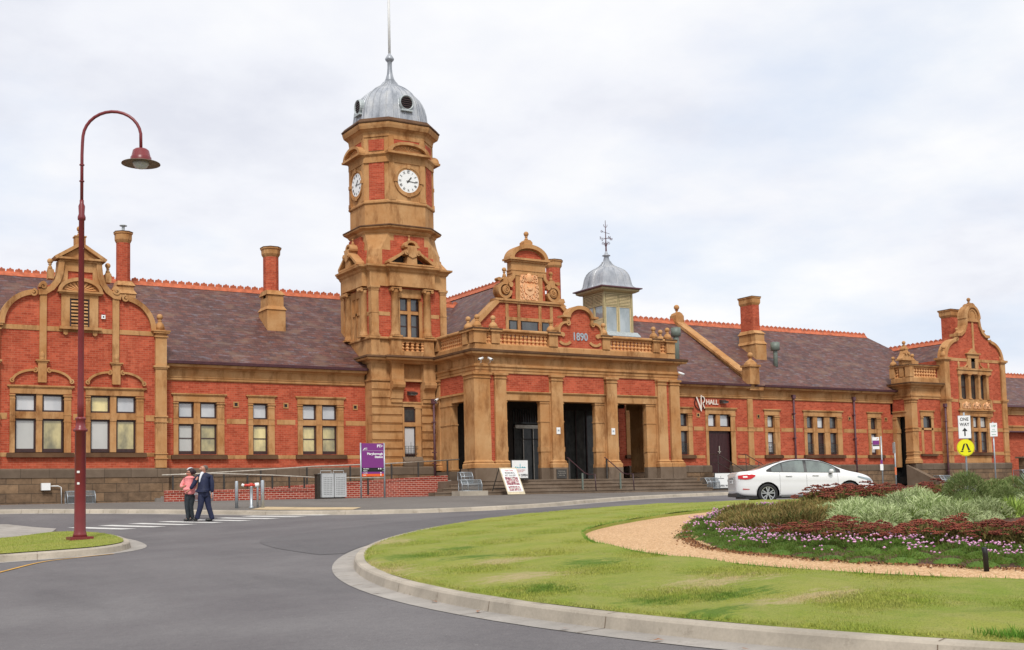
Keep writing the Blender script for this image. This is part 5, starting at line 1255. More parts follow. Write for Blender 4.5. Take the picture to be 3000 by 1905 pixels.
# band at springing
s.box(7.1, 13.04, GY-.03, GY+.1, 7.15, 7.34)
for x0, x1 in ((7.08,7.38),(9.84,10.24),(12.68,13.05)): s.box(x0, x1, GY-.015, GY+.05, 3.62, 3.86); s.box(x0, x1, GY-.015, GY+.05, 2.16, 2.32)
for sg in (-1, 1):
    X = lambda u: gx+sg*u
    sw = 1 if sg > 0 else -1
    lobe = [(X(u), z) for u, z in [(3.02,7.36)]+arc(1.62,7.36,1.40,0,84,14)]
    s.ribbon(lobe, .20*(-sw), GY-.14, GY+.45)
    scroll(s, X(1.78), 8.62, .14, GY-.18, GY+.1, 1.2, 90, sg, .08)
    s.box(min(X(1.27),X(1.53)), max(X(1.27),X(1.53)), GY-.09, GY+.05, 5.98, 8.95); s.prism([(X(1.25),8.95),(X(1.55),8.95),(X(1.5),9.08),(X(1.40),9.13),(X(1.30),9.08)][::sw], GY-.10, GY+.3, 'y')
    # lower s-curve
    cur = [(X(u), z) for u, z in [(1.60,8.78),(1.38,8.80),(1.15,8.96),(.98,9.20),(.88,9.50),(.84,9.85),(.84,10.0)]]
    s.ribbon(cur, .22*(-sw), GY-.14, GY+.45)
    scroll(s, X(1.42), 8.90, .13, GY-.18, GY+.1, 1.2, 200, sg, .08)
    s.box(min(X(1.0),X(1.22)), max(X(1.0),X(1.22)), GY-.05, GY+.3, 9.25, 9.62); ball(s, X(1.12), GY+.15, 9.98, .13, 9.62, .09)
    # strips down to the window hoods
    wc = X(1.42)
    s.box(wc-.21, wc+.21, GY-.14, GY+.05, 5.86, 5.92); s.box(wc-.26, wc+.26, GY-.18, GY+.05, 5.92, 5.97); s.box(wc-.16, wc+.16, GY-.12, GY+.05, 5.08, 5.86)
    s.smooth = True; s.lathe(wc, GY-.05, [(.14,5.97),(.08,6.02),(.10,6.10),(.11,6.2),(.05,6.3),(.01,6.38)], 10); s.smooth = False
    for t_ in (-1, 1):
        e = [(wc+t_*u, z) for u, z in arc(.22,5.10,.92,0,90,10,.52)]
        s.ribbon(e, .09*(-t_), GY-.10, GY+.05); scroll(s, wc+t_*.27, 5.56, .10, GY-.13, GY+.05, 1.2, 90, t_, .06); scroll(s, wc+t_*1.10, 5.13, .09, GY-.13, GY+.05, 1.2, 90, -t_, .05)
# pediment head
s.box(gx-.80, gx+.80, GY-.12, GY+.4, 9.98, 10.06); s.box(gx-.92, gx+.92, GY-.25, GY+.5, 10.06, 10.14)
s.box(gx-.80, gx+.80, GY-.06, GY+.35, 9.60, 9.98); s.box(gx-.76, gx-.48, GY-.08, GY+.3, 8.8, 9.60); s.box(gx+.48, gx+.76, GY-.08, GY+.3, 8.8, 9.60)
s.prism([(gx-.75,10.14),(gx+.75,10.14),(gx,10.62)], GY-.08, GY+.4, 'y')
s.ribbon([(gx-1.02,10.14),(gx,10.80),(gx+1.02,10.14)], .13, GY-.26, GY+.5)
s.box(gx-.2, gx+.2, GY-.1, GY+.3, 10.6, 11.02); s.box(gx-.23,gx+.23,GY-.13,GY+.33,11.02,11.07); ball(s, gx, GY+.1, 11.38, .14, 11.07, .10)
# shell hood over the louvre
s.ribbon(arc(gx, 8.78, .86, 180, 0, 16, .56), .14, GY-.22, GY+.1); s.box(gx-.88, gx+.88, GY-.24, GY+.1, 8.72, 8.79); s.box(gx-.82, gx+.82, GY-.18, GY+.1, 8.66, 8.72)
s.prism(arc(gx, 8.79, .72, 180, 0, 14, .43), GY-.05, GY+.05, 'y')
s.use(STONE_L)
for k in range(10):
    a = R(172-17*k); a2 = R(162-17*k); s.prism([(gx,8.80),(gx+.62*math.cos(a),8.80+.37*math.sin(a)),(gx+.62*math.cos(a2),8.80+.37*math.sin(a2))], GY-.10, GY-.04, 'y')
s.use(STONE)
s.box(gx-.72, gx-.40, GY-.10, GY+.1, 7.36, 8.66); s.box(gx+.36, gx+.70, GY-.10, GY+.1, 7.36, 8.66); s.box(gx-.80, gx+.82, GY-.2, GY+.1, 7.24, 7.35); s.box(gx-.40,gx+.36,GY-.08,GY+.1,8.50,8.66)
for x in (gx-.55, gx+.58): s.prism([(x-.1,7.24),(x+.1,7.24),(x+.08,7.05),(x,7.0),(x-.08,7.05)], GY-.1, GY+.1, 'y')
s.build('gable_dressings', gb_)
lv = mb(DARKW); lv.box(gx-.40, gx+.36, GY-.03, GY-.01, 7.36, 8.50); lv.use(FRAME); lv.box(gx-.40, gx-.34, GY-.06, GY-.02, 7.36, 8.5); lv.box(gx+.30, gx+.36, GY-.06, GY-.02, 7.36, 8.5); lv.use(STONE)
for k in range(8): z = 7.40+k*.137; lv.prism([(GY-.03,z+.07),(GY-.08,z+.01),(GY-.08,z-.01),(GY-.03,z+.05)], gx-.34, gx+.30, 'x')
lv.build('louvre', gb_)
def window2(a, b, lights, panes):
    window(a, b, GY, lights, panes, hood=4.96, zb=2.34, zt=4.63, tr=(3.66,3.93), low='nosash')
window2(7.42, 9.82, [(7.67,8.46),(8.68,9.49)], [(P_WHITE,P_GREY),(P_WHITE,P_GOLD)])
window2(10.26, 12.66, [(10.50,11.28),(11.52,12.31)], [(P_GOLD,P_GREY),(P_WHITE,P_GOLD)])
plinth(pr, ps, 6.7, 13.48, GY)
g2 = mb(SLATE)
for sg in (-1, 1): roofslab(g2, [(gx,GY+.34,9.3),(gx,58,9.3),(gx+sg*3.2,58,6.2),(gx+sg*3.2,GY+.34,6.2)])
g2.build('roof', B)
# vents in the brickwork
for x, y in ((16.63,50),(18.88,50),(22.2,50),(42.4,50),(46.78,50),(49.48,50),(54.03,50),(57.15,50)):
    v = mb(STONE); z = 4.42
    for a, b, c, d in ((x-.12,x-.07,z-.12,z+.12),(x+.07,x+.12,z-.12,z+.12),(x-.07,x+.07,z+.07,z+.12),(x-.07,x+.07,z-.12,z-.07)): v.box(a, b, y-.03, y+.05, c, d)
    v.use(BLACK); v.box(x-.07, x+.07, y-.008, y+.02, z-.07, z+.07); v.build('air_vent', B)

# ------------------------------------------------------------------ side porch and right-hand gable
QX, QY = 57.78, 48.55
s = mb(STONE); br = mb(BRICK)
wall(br, QY+.02, 50.0, 1.67, 5.6, QX+.02, [(48.9,49.9,.9,4.54)], th=.35, axis='y')
wall(br, QX+.02, 60.5, 1.67, 5.6, QY+.02, [(58.74,59.48,3.83,4.54)], th=.35)
pil(s, 57.74, 58.26, QY-.04, QY+.5, 1.70, 5.62)
for z0, z1 in ((3.62,3.86),(2.22,2.44)): s.box(57.70, 58.29, QY-.075, QY+.5, z0, z0+.05); s.box(57.70, 58.29, QY-.075, QY+.5, z1-.05, z1)
s.box(QX-.04, QX+.3, 49.7, 50.0, 1.5, 4.5); s.box(QX-.08, QX+.3, 49.68, 50.0, 4.4, 4.52); s.box(QX-.05, QX+.3, 49.66, 50.0, 3.56, 3.8)
s.box(QX-.02, QX+.36, 48.9, 49.98, 4.54, 4.82); s.box(QX-.08, QX+.36, 48.9, 49.98, 4.822, 4.89)
ent = [(QX,50.0),(QX,QY),(60.4,QY)]
s.mould(ent, [(-.4,5.60),(.03,5.60),(.03,5.72),(.07,5.74),(.07,5.84),(.03,5.87),(.03,6.22),(.10,6.26),(.13,6.34),(.36,6.42),(.40,6.48),(-.4,6.48)])
s.mould(ent, [(-.3,6.60),(.0,6.60),(.0,6.86),(-.04,6.92),(-.3,6.92)])
c = mb(CAPD); c.mould(ent, [(-.4,6.482),(.41,6.482),(.43,6.50),(.43,6.56),(.0,6.60),(-.4,6.60)]); c.box(QX+.3, 60.4, QY+.3, 51.5, 6.3, 6.45)
s.box(QX-.02, QX+.34, QY-.02, QY+.34, 6.92, 7.54); s.box(QX-.02, QX+.34, 49.72, 50.08, 6.92, 7.54)
s.mould(ent, [(-.26,7.54),(.03,7.54),(.07,7.59),(.07,7.62),(-.26,7.62)]); c.mould(ent, [(-.26,7.622),(.08,7.622),(.08,7.68),(-.26,7.70)])
# little pediment over the corner and side windows
s.box(QX+.0, 59.2, QY+.5, QY+.8, 6.95, 7.95); s.box(57.0+.6, 58.55, QY+.35, QY+.9, 7.95, 8.05) 
s.prism([(57.62,8.05),(58.55,8.05),(58.30,8.32),(58.16,8.62),(58.0,8.62),(57.86,8.32)], QY+.4, QY+.8, 'y'); s.box(57.93,58.23,QY+.38,QY+.82,8.62,8.70); s.prism([(57.95,8.70),(58.21,8.70),(58.12,8.86),(58.04,8.86)], QY+.45, QY+.75, 'y')
for u in (-.13,.13): 
    c_ = [(58.08+u+.09*math.cos(2*math.pi*i/10), 8.38+.09*math.sin(2*math.pi*i/10)) for i in range(10)]; s.prism(c_, QY+.32, QY+.5, 'y')
ball(s, 58.08, QY+.6, 9.05, .13, 8.86, .07); ball(s, QX+.16, 49.9, 8.16, .13, 7.66, .20); ball(s, 58.85, QY+.65, 8.30, .14, 7.95, .15)
sp2 = s.build('side_porch', B); br.build('brickwork', sp2); c.build('weathered_cornice', sp2)
bl = mb(STONE_L)
for i in range(5): baluster(bl, QX+.16, QY+.46+1.12*(i+.5)/5, 6.92, 7.48, .085)
for i in range(9): baluster(bl, 58.18+2.1*(i+.5)/9, QY+.16, 6.92, 7.48, .085)
bl.box(QX+.09, QX+.23, QY+.35, 49.7, 7.48, 7.54); bl.box(58.14, 60.4, QY+.09, QY+.23, 7.48, 7.54)
bl.build('balustrade', sp2)
dk = mb(BLACK); dk.box(QX+.42, QX+.47, 48.6, 49.96, .3, 4.6); dk.box(QX+.02, QX+.42, 49.94, 49.97, .3, 4.6); dk.box(QX+.04, QX+.42, 48.9, 49.94, .5, .92); dk.build('doorway_shade', sp2)  # black panels painted as the unlit inside of the doorway
# small window in the porch front with apron panels
s = mb(STONE)
s.box(58.45, 59.78, QY-.08, QY+.1, 4.83, 4.89); s.box(58.52, 59.70, QY-.03, QY+.2, 4.54, 4.83)
for a, b in ((58.55,58.74),(59.48,59.68)): s.box(a, b, QY-.03, QY+.2, 2.26, 4.54); s.box(a-.03, b+.03, QY-.06, QY+.2, 4.42, 4.50)
s.box(58.6, 59.6, QY-.03, QY+.2, 3.70, 3.83)
for x0, x1 in ((58.3,58.53),(59.70,60.4)): s.box(x0, x1, QY-.005, QY+.1, 3.62, 3.84); s.box(x0, x1, QY-.005, QY+.1, 2.24, 2.42)
w_ = s.build('window', B); f = mb(FRAME)
for a, b, c_, d in ((58.74,58.79,3.83,4.54),(59.43,59.48,3.83,4.54),(58.79,59.43,3.83,3.88),(58.79,59.43,4.49,4.54)): f.box(a, b, QY+.12, QY+.18, c_, d)
f.build('sash_frame', w_); f = mb(P_DARK); f.box(58.78, 59.44, QY+.15, QY+.16, 3.87, 4.50); f.build('pane', w_)
f = mb(CAPD); f.box(58.42, 59.85, QY-.13, QY+.1, 2.12, 2.25); f.build('sill', w_)
plinth(pr, ps, 57.9, 60.5, QY)

RY = 48.2; hx = 63.3; X0, X1 = 60.42, 66.2
m = mb(BRICK)
wall(m, X0+.1, X1-.1, 1.67, 7.6, RY, [(62.30,64.30,2.34,4.57),(61.95,64.5,5.62,7.18)])
half = [(2.78,7.6),(2.78,8.1)]+arc(1.35,8.1,1.20,0,80,8)+[(1.50,9.30),(1.35,9.50),(1.02,9.62),(.74,9.95),(.60,10.45),(.54,10.60)]+arc(0,10.62,.62,0,90,8,.86)
fl_ = [(hx+x,z) for x,z in half]+[(hx-x,z) for x,z in half[::-1][1:]]
wz = [p for p in fl_]
m.prism(wz, RY, RY+.35, 'y'); m.box(X0+.02, X0+.3, RY+.02, 50.5, 1.67, 8.0)
g3 = m.build('gable', B)
s = mb(STONE)
for a, b in ((X0,X0+.44),(X1-.44,X1)):
    s.box(a, b, RY-.10, RY+.5, 1.70, 8.0)
    for z0 in (3.84,3.60,2.38,2.14): s.box(a-.03, b+.03, RY-.13, RY+.5, z0, z0+.05)
    s.box(a-.08, b+.08, RY-.18, RY+.55, 5.58, 5.68); s.box(a-.05, b+.05, RY-.15, RY+.52, 5.50, 5.58); s.box(a-.06, b+.06, RY-.16, RY+.55, 7.96, 8.03); s.box(a-.12, b+.12, RY-.22, RY+.6, 8.03, 8.15)
    ball(s, (a+b)/2, RY+.1, 8.78, .15, 8.15, .2)
s.box(X0+.44, X1-.44, RY-.03, RY+.1, 7.98, 8.16); s.box(X0+.44, 61.6, RY-.02, RY+.1, 5.44, 5.62); s.box(64.95, X1-.44, RY-.02, RY+.1, 5.44, 5.62)
for a, b in ((X0+.44,62.0),(64.62,X1-.44)): s.box(a, b, RY-.02, RY+.1, 3.64, 3.86); s.box(a, b, RY-.02, RY+.1, 2.18, 2.38)
for sg in (-1, 1):
    X = lambda u: hx+sg*u
    lobe = [(X(u), z) for u, z in [(2.80,8.12)]+arc(1.40,8.1,1.38,2,82,10,1.30)]
    s.ribbon(lobe, .18*(-sg), RY-.12, RY+.5); scroll(s, X(1.60), 9.32, .10, RY-.15, RY+.1, 1.1, 90, sg, .07)
    s.ribbon([(X(u), z) for u, z in ((1.55,9.70),(1.20,9.72),(.92,9.92),(.74,10.25),(.68,10.60),(.68,10.9))], .17*(-sg), RY-.12, RY+.5)
    s.box(min(X(1.30),X(1.50)), max(X(1.30),X(1.50)), RY, RY+.3, 9.40, 9.72); ball(s, X(1.30), RY+.15, 10.0, .10, 9.74, .07)
s.ribbon(arc(hx, 10.70, .72, 180, 0, 14, .86), .16, RY-.14, RY+.5)
s.prism([(hx-.62,10.60),(hx+.62,10.60)]+arc(hx,10.75,.58,0,180,12,.70), RY-.05, RY+.1, 'y'); s.ribbon(arc(hx, 10.78, .38, 180, 0, 12, .50), .06, RY-.09, RY); s.box(hx-.66, hx+.66, RY-.10, RY+.1, 10.50, 10.60)
s.prism([(hx-.3,11.46),(hx+.3,11.46),(hx+.26,11.58),(hx+.1,11.68),(hx-.1,11.68),(hx-.26,11.58)], RY-.1, RY+.4, 'y'); ball(s, hx, RY+.15, 11.93, .14, 11.68, .08)
s.box(hx-.08, hx+.08, RY-.05, RY+.05, 8.75, 10.50)
# aedicule window over the triple window
wx = 63.14
s.prism([(wx-.42,8.50),(wx+.42,8.50),(wx+.1,8.80),(wx-.1,8.80)], RY-.1, RY+.1, 'y'); s.box(wx-.66, wx+.66, RY-.18, RY+.1, 8.43, 8.51); s.box(wx-.54, wx+.54, RY-.1, RY+.1, 8.20, 8.42)
for a, b in ((-.50,-.20),(.20,.50)): s.box(wx+a, wx+b, RY-.08, RY+.1, 7.56, 8.20)
s.box(61.60, 64.88, RY-.14, RY+.1, 7.44, 7.54); s.box(61.66, 64.84, RY-.08, RY+.1, 7.20, 7.43)
for sg in (-1, 1):
    X = lambda u: wx+.08+sg*u
    s.ribbon([(X(1.2),7.62),(X(.9),7.64),(X(.66),7.80),(X(.60),8.0)], .07*(-sg), RY-.06, RY+.05); s.box(min(X(.6),X(1.5)),max(X(.6),X(1.5)),RY-.10,RY+.05,7.56,7.60)
    s.smooth = True; s.lathe(X(1.42), RY-.02, [(.10,7.6),(.05,7.68),(.09,7.78),(.06,7.92),(.02,7.96)], 8); s.smooth = False
s.box(61.55, 64.92, RY-.16, RY+.1, 4.90, 4.99); s.box(61.66, 64.82, RY-.08, RY+.12, 4.99, 5.06); s.box(61.66, 64.82, RY-.06, RY+.12, 5.38, 5.62); s.box(61.7,64.8,RY-.05,RY+.12,4.57,4.89)
for x in (61.72, 62.70, 63.68, 64.62): s.box(x, x+.18, RY-.07, RY+.12, 5.06, 5.40)
s.box(61.72, 64.78, RY-.03, RY+.1, 5.06, 5.38)
for x in (61.80, 62.72, 63.64, 64.44): pier(s, x-.08, x+.12, RY-.05, RY+.28, 5.62, 7.20, .08, .06)
s.box(61.97, 64.48, RY-.03, RY+.1, 1.70, 2.12)
s.build('gable_dressings', g3)
tp = mb(TERRA)
for i, x in enumerate((62.29, 63.27, 64.24)): relief(tp, x, 5.08, 5.36, .72, RY-.06, i)
tp.build('relief_panels', g3)
f = mb(DARKW); f.box(wx-.2, wx+.2, RY-.03, RY-.01, 7.56, 8.2); f.build('dark_opening', g3)
f = mb(FRAME); pn = mb(P_DARK)
for a, b in ((61.95,62.64),(62.86,63.56),(63.78,64.34)):
    f.box(a, a+.05, RY+.2, RY+.27, 5.62, 7.18); f.box(b-.05, b, RY+.2, RY+.27, 5.62, 7.18); f.box(a+.05, b-.05, RY+.2, RY+.26, 6.38, 6.44); f.box(a+.05,b-.05,RY+.2,RY+.26,5.62,5.7); pn.box(a+.03, b-.03, RY+.235, RY+.245, 5.65, 7.17)
f.build('upper_sash', g3); pn.build('upper_pane', g3)
window(62.0, 64.62, RY, [(62.32,62.78),(62.98,63.46),(63.66,64.28)], [(P_GREY,P_DARK)]*3, zb=2.36, zt=4.56, tr=(3.64,3.86), hood=4.86)
plinth(pr, ps, X0+.05, X1-.05, RY); 
r3 = mb(SLATE)
for sg, zz, wid in ((-1, 7.35, 2.62),(1, 7.0, 2.8)): roofslab(r3, [(hx,RY+.34,9.50),(hx,60,9.50),(hx+sg*wid,60,zz),(hx+sg*wid,RY+.34,zz)])
r3.build('roof', B); crest(tr_, (hx,RY+.4,9.50), (hx,60,9.50), .9)
zw = mb(ZINC); zw.box(hx-2.50, hx-2.43, 50.4, 60, 5.8, 7.5); zw.build('zinc_side_wall', B)
# lower range beyond the right gable
m = mb(BRICK); wall(m, 66.2, 96, .0, 5.35, 51, [(68.9,69.8,.3,4.2)])
m.build('wall', B)
s = mb(STONE); s.mould([(66.2,51),(96,51)], [(-.05,5.0),(.05,5.0),(.05,5.3),(.12,5.34),(.22,5.5),(.25,5.6),(-.05,5.6)]); s.mould([(69.6,51),(96,51)], [(-.03,3.9),(.05,3.9),(.08,4.1),(.14,4.2),(.14,4.28),(-.03,4.3)]); s.build('string_courses', B)
m = mb(SLATE); roofslab(m, [(66,50.6,5.62),(98,50.6,5.62),(98,54.6,8.15),(66,54.6,8.15)]); roofslab(m, [(66,54.6,8.15),(98,54.6,8.15),(98,58.6,5.62),(66,58.6,5.62)]); m.build('roof', B)
crest(tr_, (66.2,54.6,8.15), (97,54.6,8.15)); m = mb(PURP); m.box(66.3, 96, 50.55, 50.68, 5.5, 5.62); m.box(66.3, 96, 50.62, 50.98, 3.82, 3.9); m.box(68.9, 69.8, 51.1, 51.2, .3, 4.2); m.build('gutter', B)
tr_.build('ridge_tiles', B)
# rough stone wall in front of the low range
# VR hall doorway: transom lights, doors, surround
s = mb(STONE); s.box(42.80, 45.16, 49.88, 50.1, 4.80, 4.86); s.box(42.86, 45.10, 49.92, 50.1, 4.74, 4.80); s.box(42.90, 45.06, 49.96, 50.2, 4.50, 4.74)
for a, b in ((42.90,43.08),(44.70,45.02)): s.box(a, b, 49.96, 50.2, 1.3, 4.42); s.box(a-.03, b+.03, 49.93, 50.2, 4.40, 4.50); s.box(a-.02,b+.02,49.94,50.2,3.56,3.62)
s.box(43.08, 44.70, 50.02, 50.2, 3.58, 3.80); s.box(43.70, 43.98, 50.02, 50.2, 3.80, 4.50)
dw = s.build('double_door', B)
d = plain('door_maroon', (.045,.012,.013), .5, var=.3); m = mb(d); m.box(43.08, 43.885, 50.14, 50.2, 1.28, 3.58); m.box(43.895, 44.70, 50.14, 50.2, 1.28, 3.58)
for x in np.arange(43.12, 44.68, .1): m.box(x, x+.012, 50.13, 50.14, 1.3, 3.55)
m.build('door_leaf', dw); m = mb(STEEL); m.box(43.82, 44.02, 50.10, 50.13, 2.42, 2.46); m.box(43.90, 43.95, 50.10, 50.13, 2.34, 2.75); m.build('door_lock', dw)
m = mb(FRAME)
for a, b in ((43.08,43.70),(43.98,44.70)): m.box(a, a+.06, 50.12, 50.18, 3.8, 4.5); m.box(b-.1, b, 50.12, 50.18, 3.8, 4.5); m.box(a+.06, b-.1, 50.12, 50.18, 3.8, 3.86); m.box(a+.06, b-.1, 50.12, 50.18, 4.44, 4.5)
m.use(P_WHITE); m.box(43.12, 43.62, 50.15, 50.16, 3.85, 4.45); m.box(44.02, 44.62, 50.15, 50.16, 3.85, 4.45); m.build('transom_lights', dw)
# downpipes
for x, y, z0, z1 in ((49.42,49.86,1.0,5.6),(54.32,49.86,1.0,5.6),(61.62-1.35,48.1,.3,5.2),(25.72,49.0,.9,4.7)):
    m = mb(PURP); m.smooth = True; m.tube([(x,y,z0-.7 if x > 30 else z0),(x,y,z1)], .055, 8); m.tube([(x,y,z1),(x,y+.0,z1+.05)], .075, 8); m.smooth = False
    for z in (z0+.9, z1-1.0, z1-2.4): m.box(x-.08, x+.08, y-.06, y+.12, z, z+.05)
    m.box(x-.1, x+.1, y-.08, y+.1, z1-.12, z1+.1); m.build('downpipe', B)
# eave end pieces behind
bk = mb(BRICK); bk.box(-12, 6.7, 50, 50.3, .2, 6.0); bk.box(-12, 96, 62.2, 62.5, .2, 6.0); bk.build('rear_wall', B)
pr.build('plinth', B); ps.build('plinth_course', B)
# ------------------------------------------------------------------ street furniture and fittings
def P3(x, y, dz=0, base='p'): return (x, y, (pz(x, y) if base == 'p' else gz(x, y))+dz)
# lamp
lx, ly = 6.0, 29.4; lz = gz(lx, ly)+.17
LP = thing('street_lamp', (lx, ly, lz), 'tall maroon lamp post with curved swan neck arm and round shade on the grass corner', 'street lamp')
U = Vector((.8539,-.52,0)).normalized()       # arm reaches across the view
m = mb(MAROON); m.box(lx-.26, lx+.26, ly-.26, ly+.26, lz-.02, lz+.06); m.smooth = True
m.lathe(lx, ly, [(.17,lz+.06),(.15,lz+.12),(.13,lz+.2),(.125,lz+2.52),(.165,lz+2.54),(.165,lz+2.58),(.115,lz+2.62),(.105,lz+2.80),(.125,lz+2.82),(.125,lz+2.85),(.07,lz+2.88)], 20)
m.build('lamp_base', LP)
m = mb(MAROON); m.smooth = True
m.lathe(lx, ly, [(.074,lz+2.7),(.072,lz+3.2),(.064,lz+7.6),(.09,lz+7.62),(.095,lz+7.68),(.068,lz+7.76),(.078,lz+7.95),(.05,lz+8.02),(.05,lz+8.1)], 18); m.build('pole', LP)
m = mb(MAROON); m.smooth = True
def PU(u, z): q = Vector((lx, ly, lz+z))+U*u; return tuple(q)
ax = [PU(0, 8.0), PU(0.0, 9.2), PU(.01, 9.5)]+[PU(.02+.70+.70*math.cos(R(a)), 9.62+.64*math.sin(R(a))) for a in range(175, -5, -12)]
ax += [PU(1.42, 9.3)]
m.tube(ax, .038, 10); m.smooth = False
for z in (8.55, 8.95): m.lathe(lx, ly, [(.06,lz+z),(.06,lz+z+.025)], 10)
m.build('arm', LP)
hx_, hy_ = PU(1.42, 0)[:2]; hz = lz+9.30
m = mb(MAROON); m.smooth = True; m.lathe(hx_, hy_, [(.04,hz+.04),(.14,hz+.02),(.19,hz-.02),(.225,hz-.17),(.245,hz-.19),(.245,hz-.28)], 20, cap=False); m.build('lamp_housing', LP)
m = mb(plain('shade_inside', (.18,.12,.08), .5)); m.smooth = True; m.lathe(hx_, hy_, [(.23,hz-.27),(.28,hz-.285),(.45,hz-.335),(.455,hz-.35),(.27,hz-.315),(.14,hz-.31)], 28); m.build('lamp_shade', LP)
m = mb(plain('frosted_glass', (.55,.55,.56), .15, var=.05)); m.smooth = True; m.lathe(hx_, hy_, [(.20,hz-.31),(.19,hz-.36),(.15,hz-.42),(.08,hz-.46),(.01,hz-.47)], 20); m.build('lamp_glass', LP)
m = mb(WHITE)
for z, w_ in ((1.55,.10),(1.28,.09)): m.box(lx-.05-w_/2, lx-.05+w_/2, ly-.121, ly-.118, lz+z, lz+z+.05)
m.build('sticker', LP)

# ramp walls
def thing_mesh(name, m, label, cat, group=None):
    c = Vector((sum(v[0] for v in m.v)/len(m.v), sum(v[1] for v in m.v)/len(m.v), min(v[2] for v in m.v)))
    m.v = [tuple(Vector(v)-c) for v in m.v]; o = m.build(name); o.location = c; return tag(o, label, cat, group)
RW = thing('ramp_wall', (19, 46, .3), 'low red brick walls of the access ramp with soldier brick coping left of the porch', 'ramp')
m = mb(BRICK_RAMP); m.prism([(12.4,.0),(18.9,.0),(18.9,.60),(12.4,.60)], 45.55, 45.78, 'y'); m.build('front_wall', RW)
m = mb(BRICK_RAMP); m.prism([(16.2,.0),(25.3,.0),(25.3,1.11),(20.4,.86),(16.2,.64)], 47.0, 47.23, 'y'); m.build('rear_wall', RW)
def soldier(m, x0, x1, z, y0, y1):
    n = int((x1-x0)/.086)
    for i in range(n):
        a = x0+(x1-x0)*i/n; b = x0+(x1-x0)*(i+1)/n-.010; za = z((a+b)/2); m.box(a, b, y0, y1, za, za+.11)
m = mb(BRICK_RAMP); soldier(m, 12.4, 18.9, lambda x: .60, 45.53, 45.79); 
def zr(x): return .64+(x-16.2)*.0524 if x < 20.4 else .86+(x-20.4)*.051
soldier(m, 16.2, 25.3, zr, 46.98, 47.24); m.build('coping', RW)
m = mb(CONC2); m.prism([(12.9,.45),(25.6,1.0),(25.6,.2),(12.9,.2)], 47.24, 49.0, 'y'); m.box(12.6, 18.9, 45.8, 46.98, .2, .5); m.build('ramp_deck', RW)
def handrail(label, pts, posts, name='handrail', zfoot=None, mat=None, r=.028, low=.35, group='handrails around the ramp and steps'):
    o = thing(name, tuple(posts[0]) if len(posts[0]) == 3 else pts[0], label, 'handrail', group)
    m = mb(mat or STEEL); m.smooth = True; m.tube(pts, r, 8); m.build('rail', o)
    for x, y, z0, z1 in posts_of(posts):
        q = mb(RAIL_D); q.box(x-.03, x-.005, y-.03, y+.03, z0, z1); q.box(x+.005, x+.03, y-.03, y+.03, z0, z1); q.build('post', o)
    return o
def posts_of(ps_): return [p for p in ps_ if len(p) == 4]
handrail('upper steel handrail on dark posts climbing the ramp towards the porch', [(13.6,47.1,1.36),(14.6,47.1,1.40),(16.6,47.1,1.50),(19.0,47.1,1.64),(22.3,47.1,1.74),(25.95,47.1,1.92)], [(x,47.12,zf,zt) for x, zf, zt in ((14.7,.5,1.40),(16.7,.7,1.50),(18.7,.85,1.60),(20.66,1.0,1.64),(22.6,1.08,1.72),(23.9,1.14,1.80),(25.36,1.2,1.88))])
handrail('lower steel handrail on dark posts along the front wall of the ramp', [(12.3,45.7,1.29),(14.15,45.7,1.34),(16.6,45.7,1.25),(18.7,45.7,1.13),(21.62,45.7,1.10),(21.62,45.7,.88)], [(x,45.72,zf,zt) for x, zf, zt in ((12.72,.7,1.27),(13.52,.7,1.28),(14.71,.7,1.32),(15.66,.7,1.28),(16.68,.7,1.22),(17.39,.7,1.18),(18.03,.7,1.14),(18.52,.7,1.12),(20.84,.4,1.09),(21.6,.35,1.09))])
def steprail(x0, lab):
    o = thing('step_handrail', (x0,44.8,.3), lab, 'handrail', 'handrails on the porch steps')
    m = mb(plain('rail_maroon', (.06,.028,.035), .4, var=.2) if not MAT.get('rail_maroon') else MAT['rail_maroon']); m.smooth = True
    m.tube([(x0,45.25,1.92),(x0+.02,45.2,1.90),(x0+.15,44.1,1.18),(x0+.17,43.8,1.10),(x0+.18,43.35,1.10),(x0+.15,43.25,.36)], .024, 8); m.build('rail', o)
    for y, z0, z1 in ((45.18,.94,1.85),(44.15,.40,1.17)):
        m = mb(RAIL_D if y > 45 else GREEN_M); m.box(x0+.03, x0+.09, y-.03, y+.03, z0, z1); m.build('post', o)
steprail(30.55, 'dark handrail down the porch steps in front of the middle opening, left one'); steprail(32.65, 'dark handrail down the porch steps beside the right opening')
o = thing('door_handrail', (43.4,49.2,.3), 'thin dark railings flanking the steps of the maroon double door', 'handrail')
m = mb(RAIL_D)
for x in (43.1, 45.1):
    m.tube([(x,49.9,2.3),(x,49.3,2.25),(x+.1,47.2,1.25),(x+.1,47.0,.3)], .022, 6); m.tube([(x,49.9,1.85),(x,49.3,1.80),(x+.1,47.2,.85)], .015, 6)
    for y, z in ((49.3,2.25),(48.3,1.77)): m.tube([(x,y,.3),(x,y,z)], .02, 6)
m.build('rail', o)
m = mb(PAVE)
for k in range(6): m.box(42.6, 45.4, 47.4+.36*k, 47.4+.36*(k+1) if k < 5 else 49.88, .1, .46+.16*k)
thing_mesh('door_steps', m, 'bluestone steps rising to the maroon double door', 'steps')

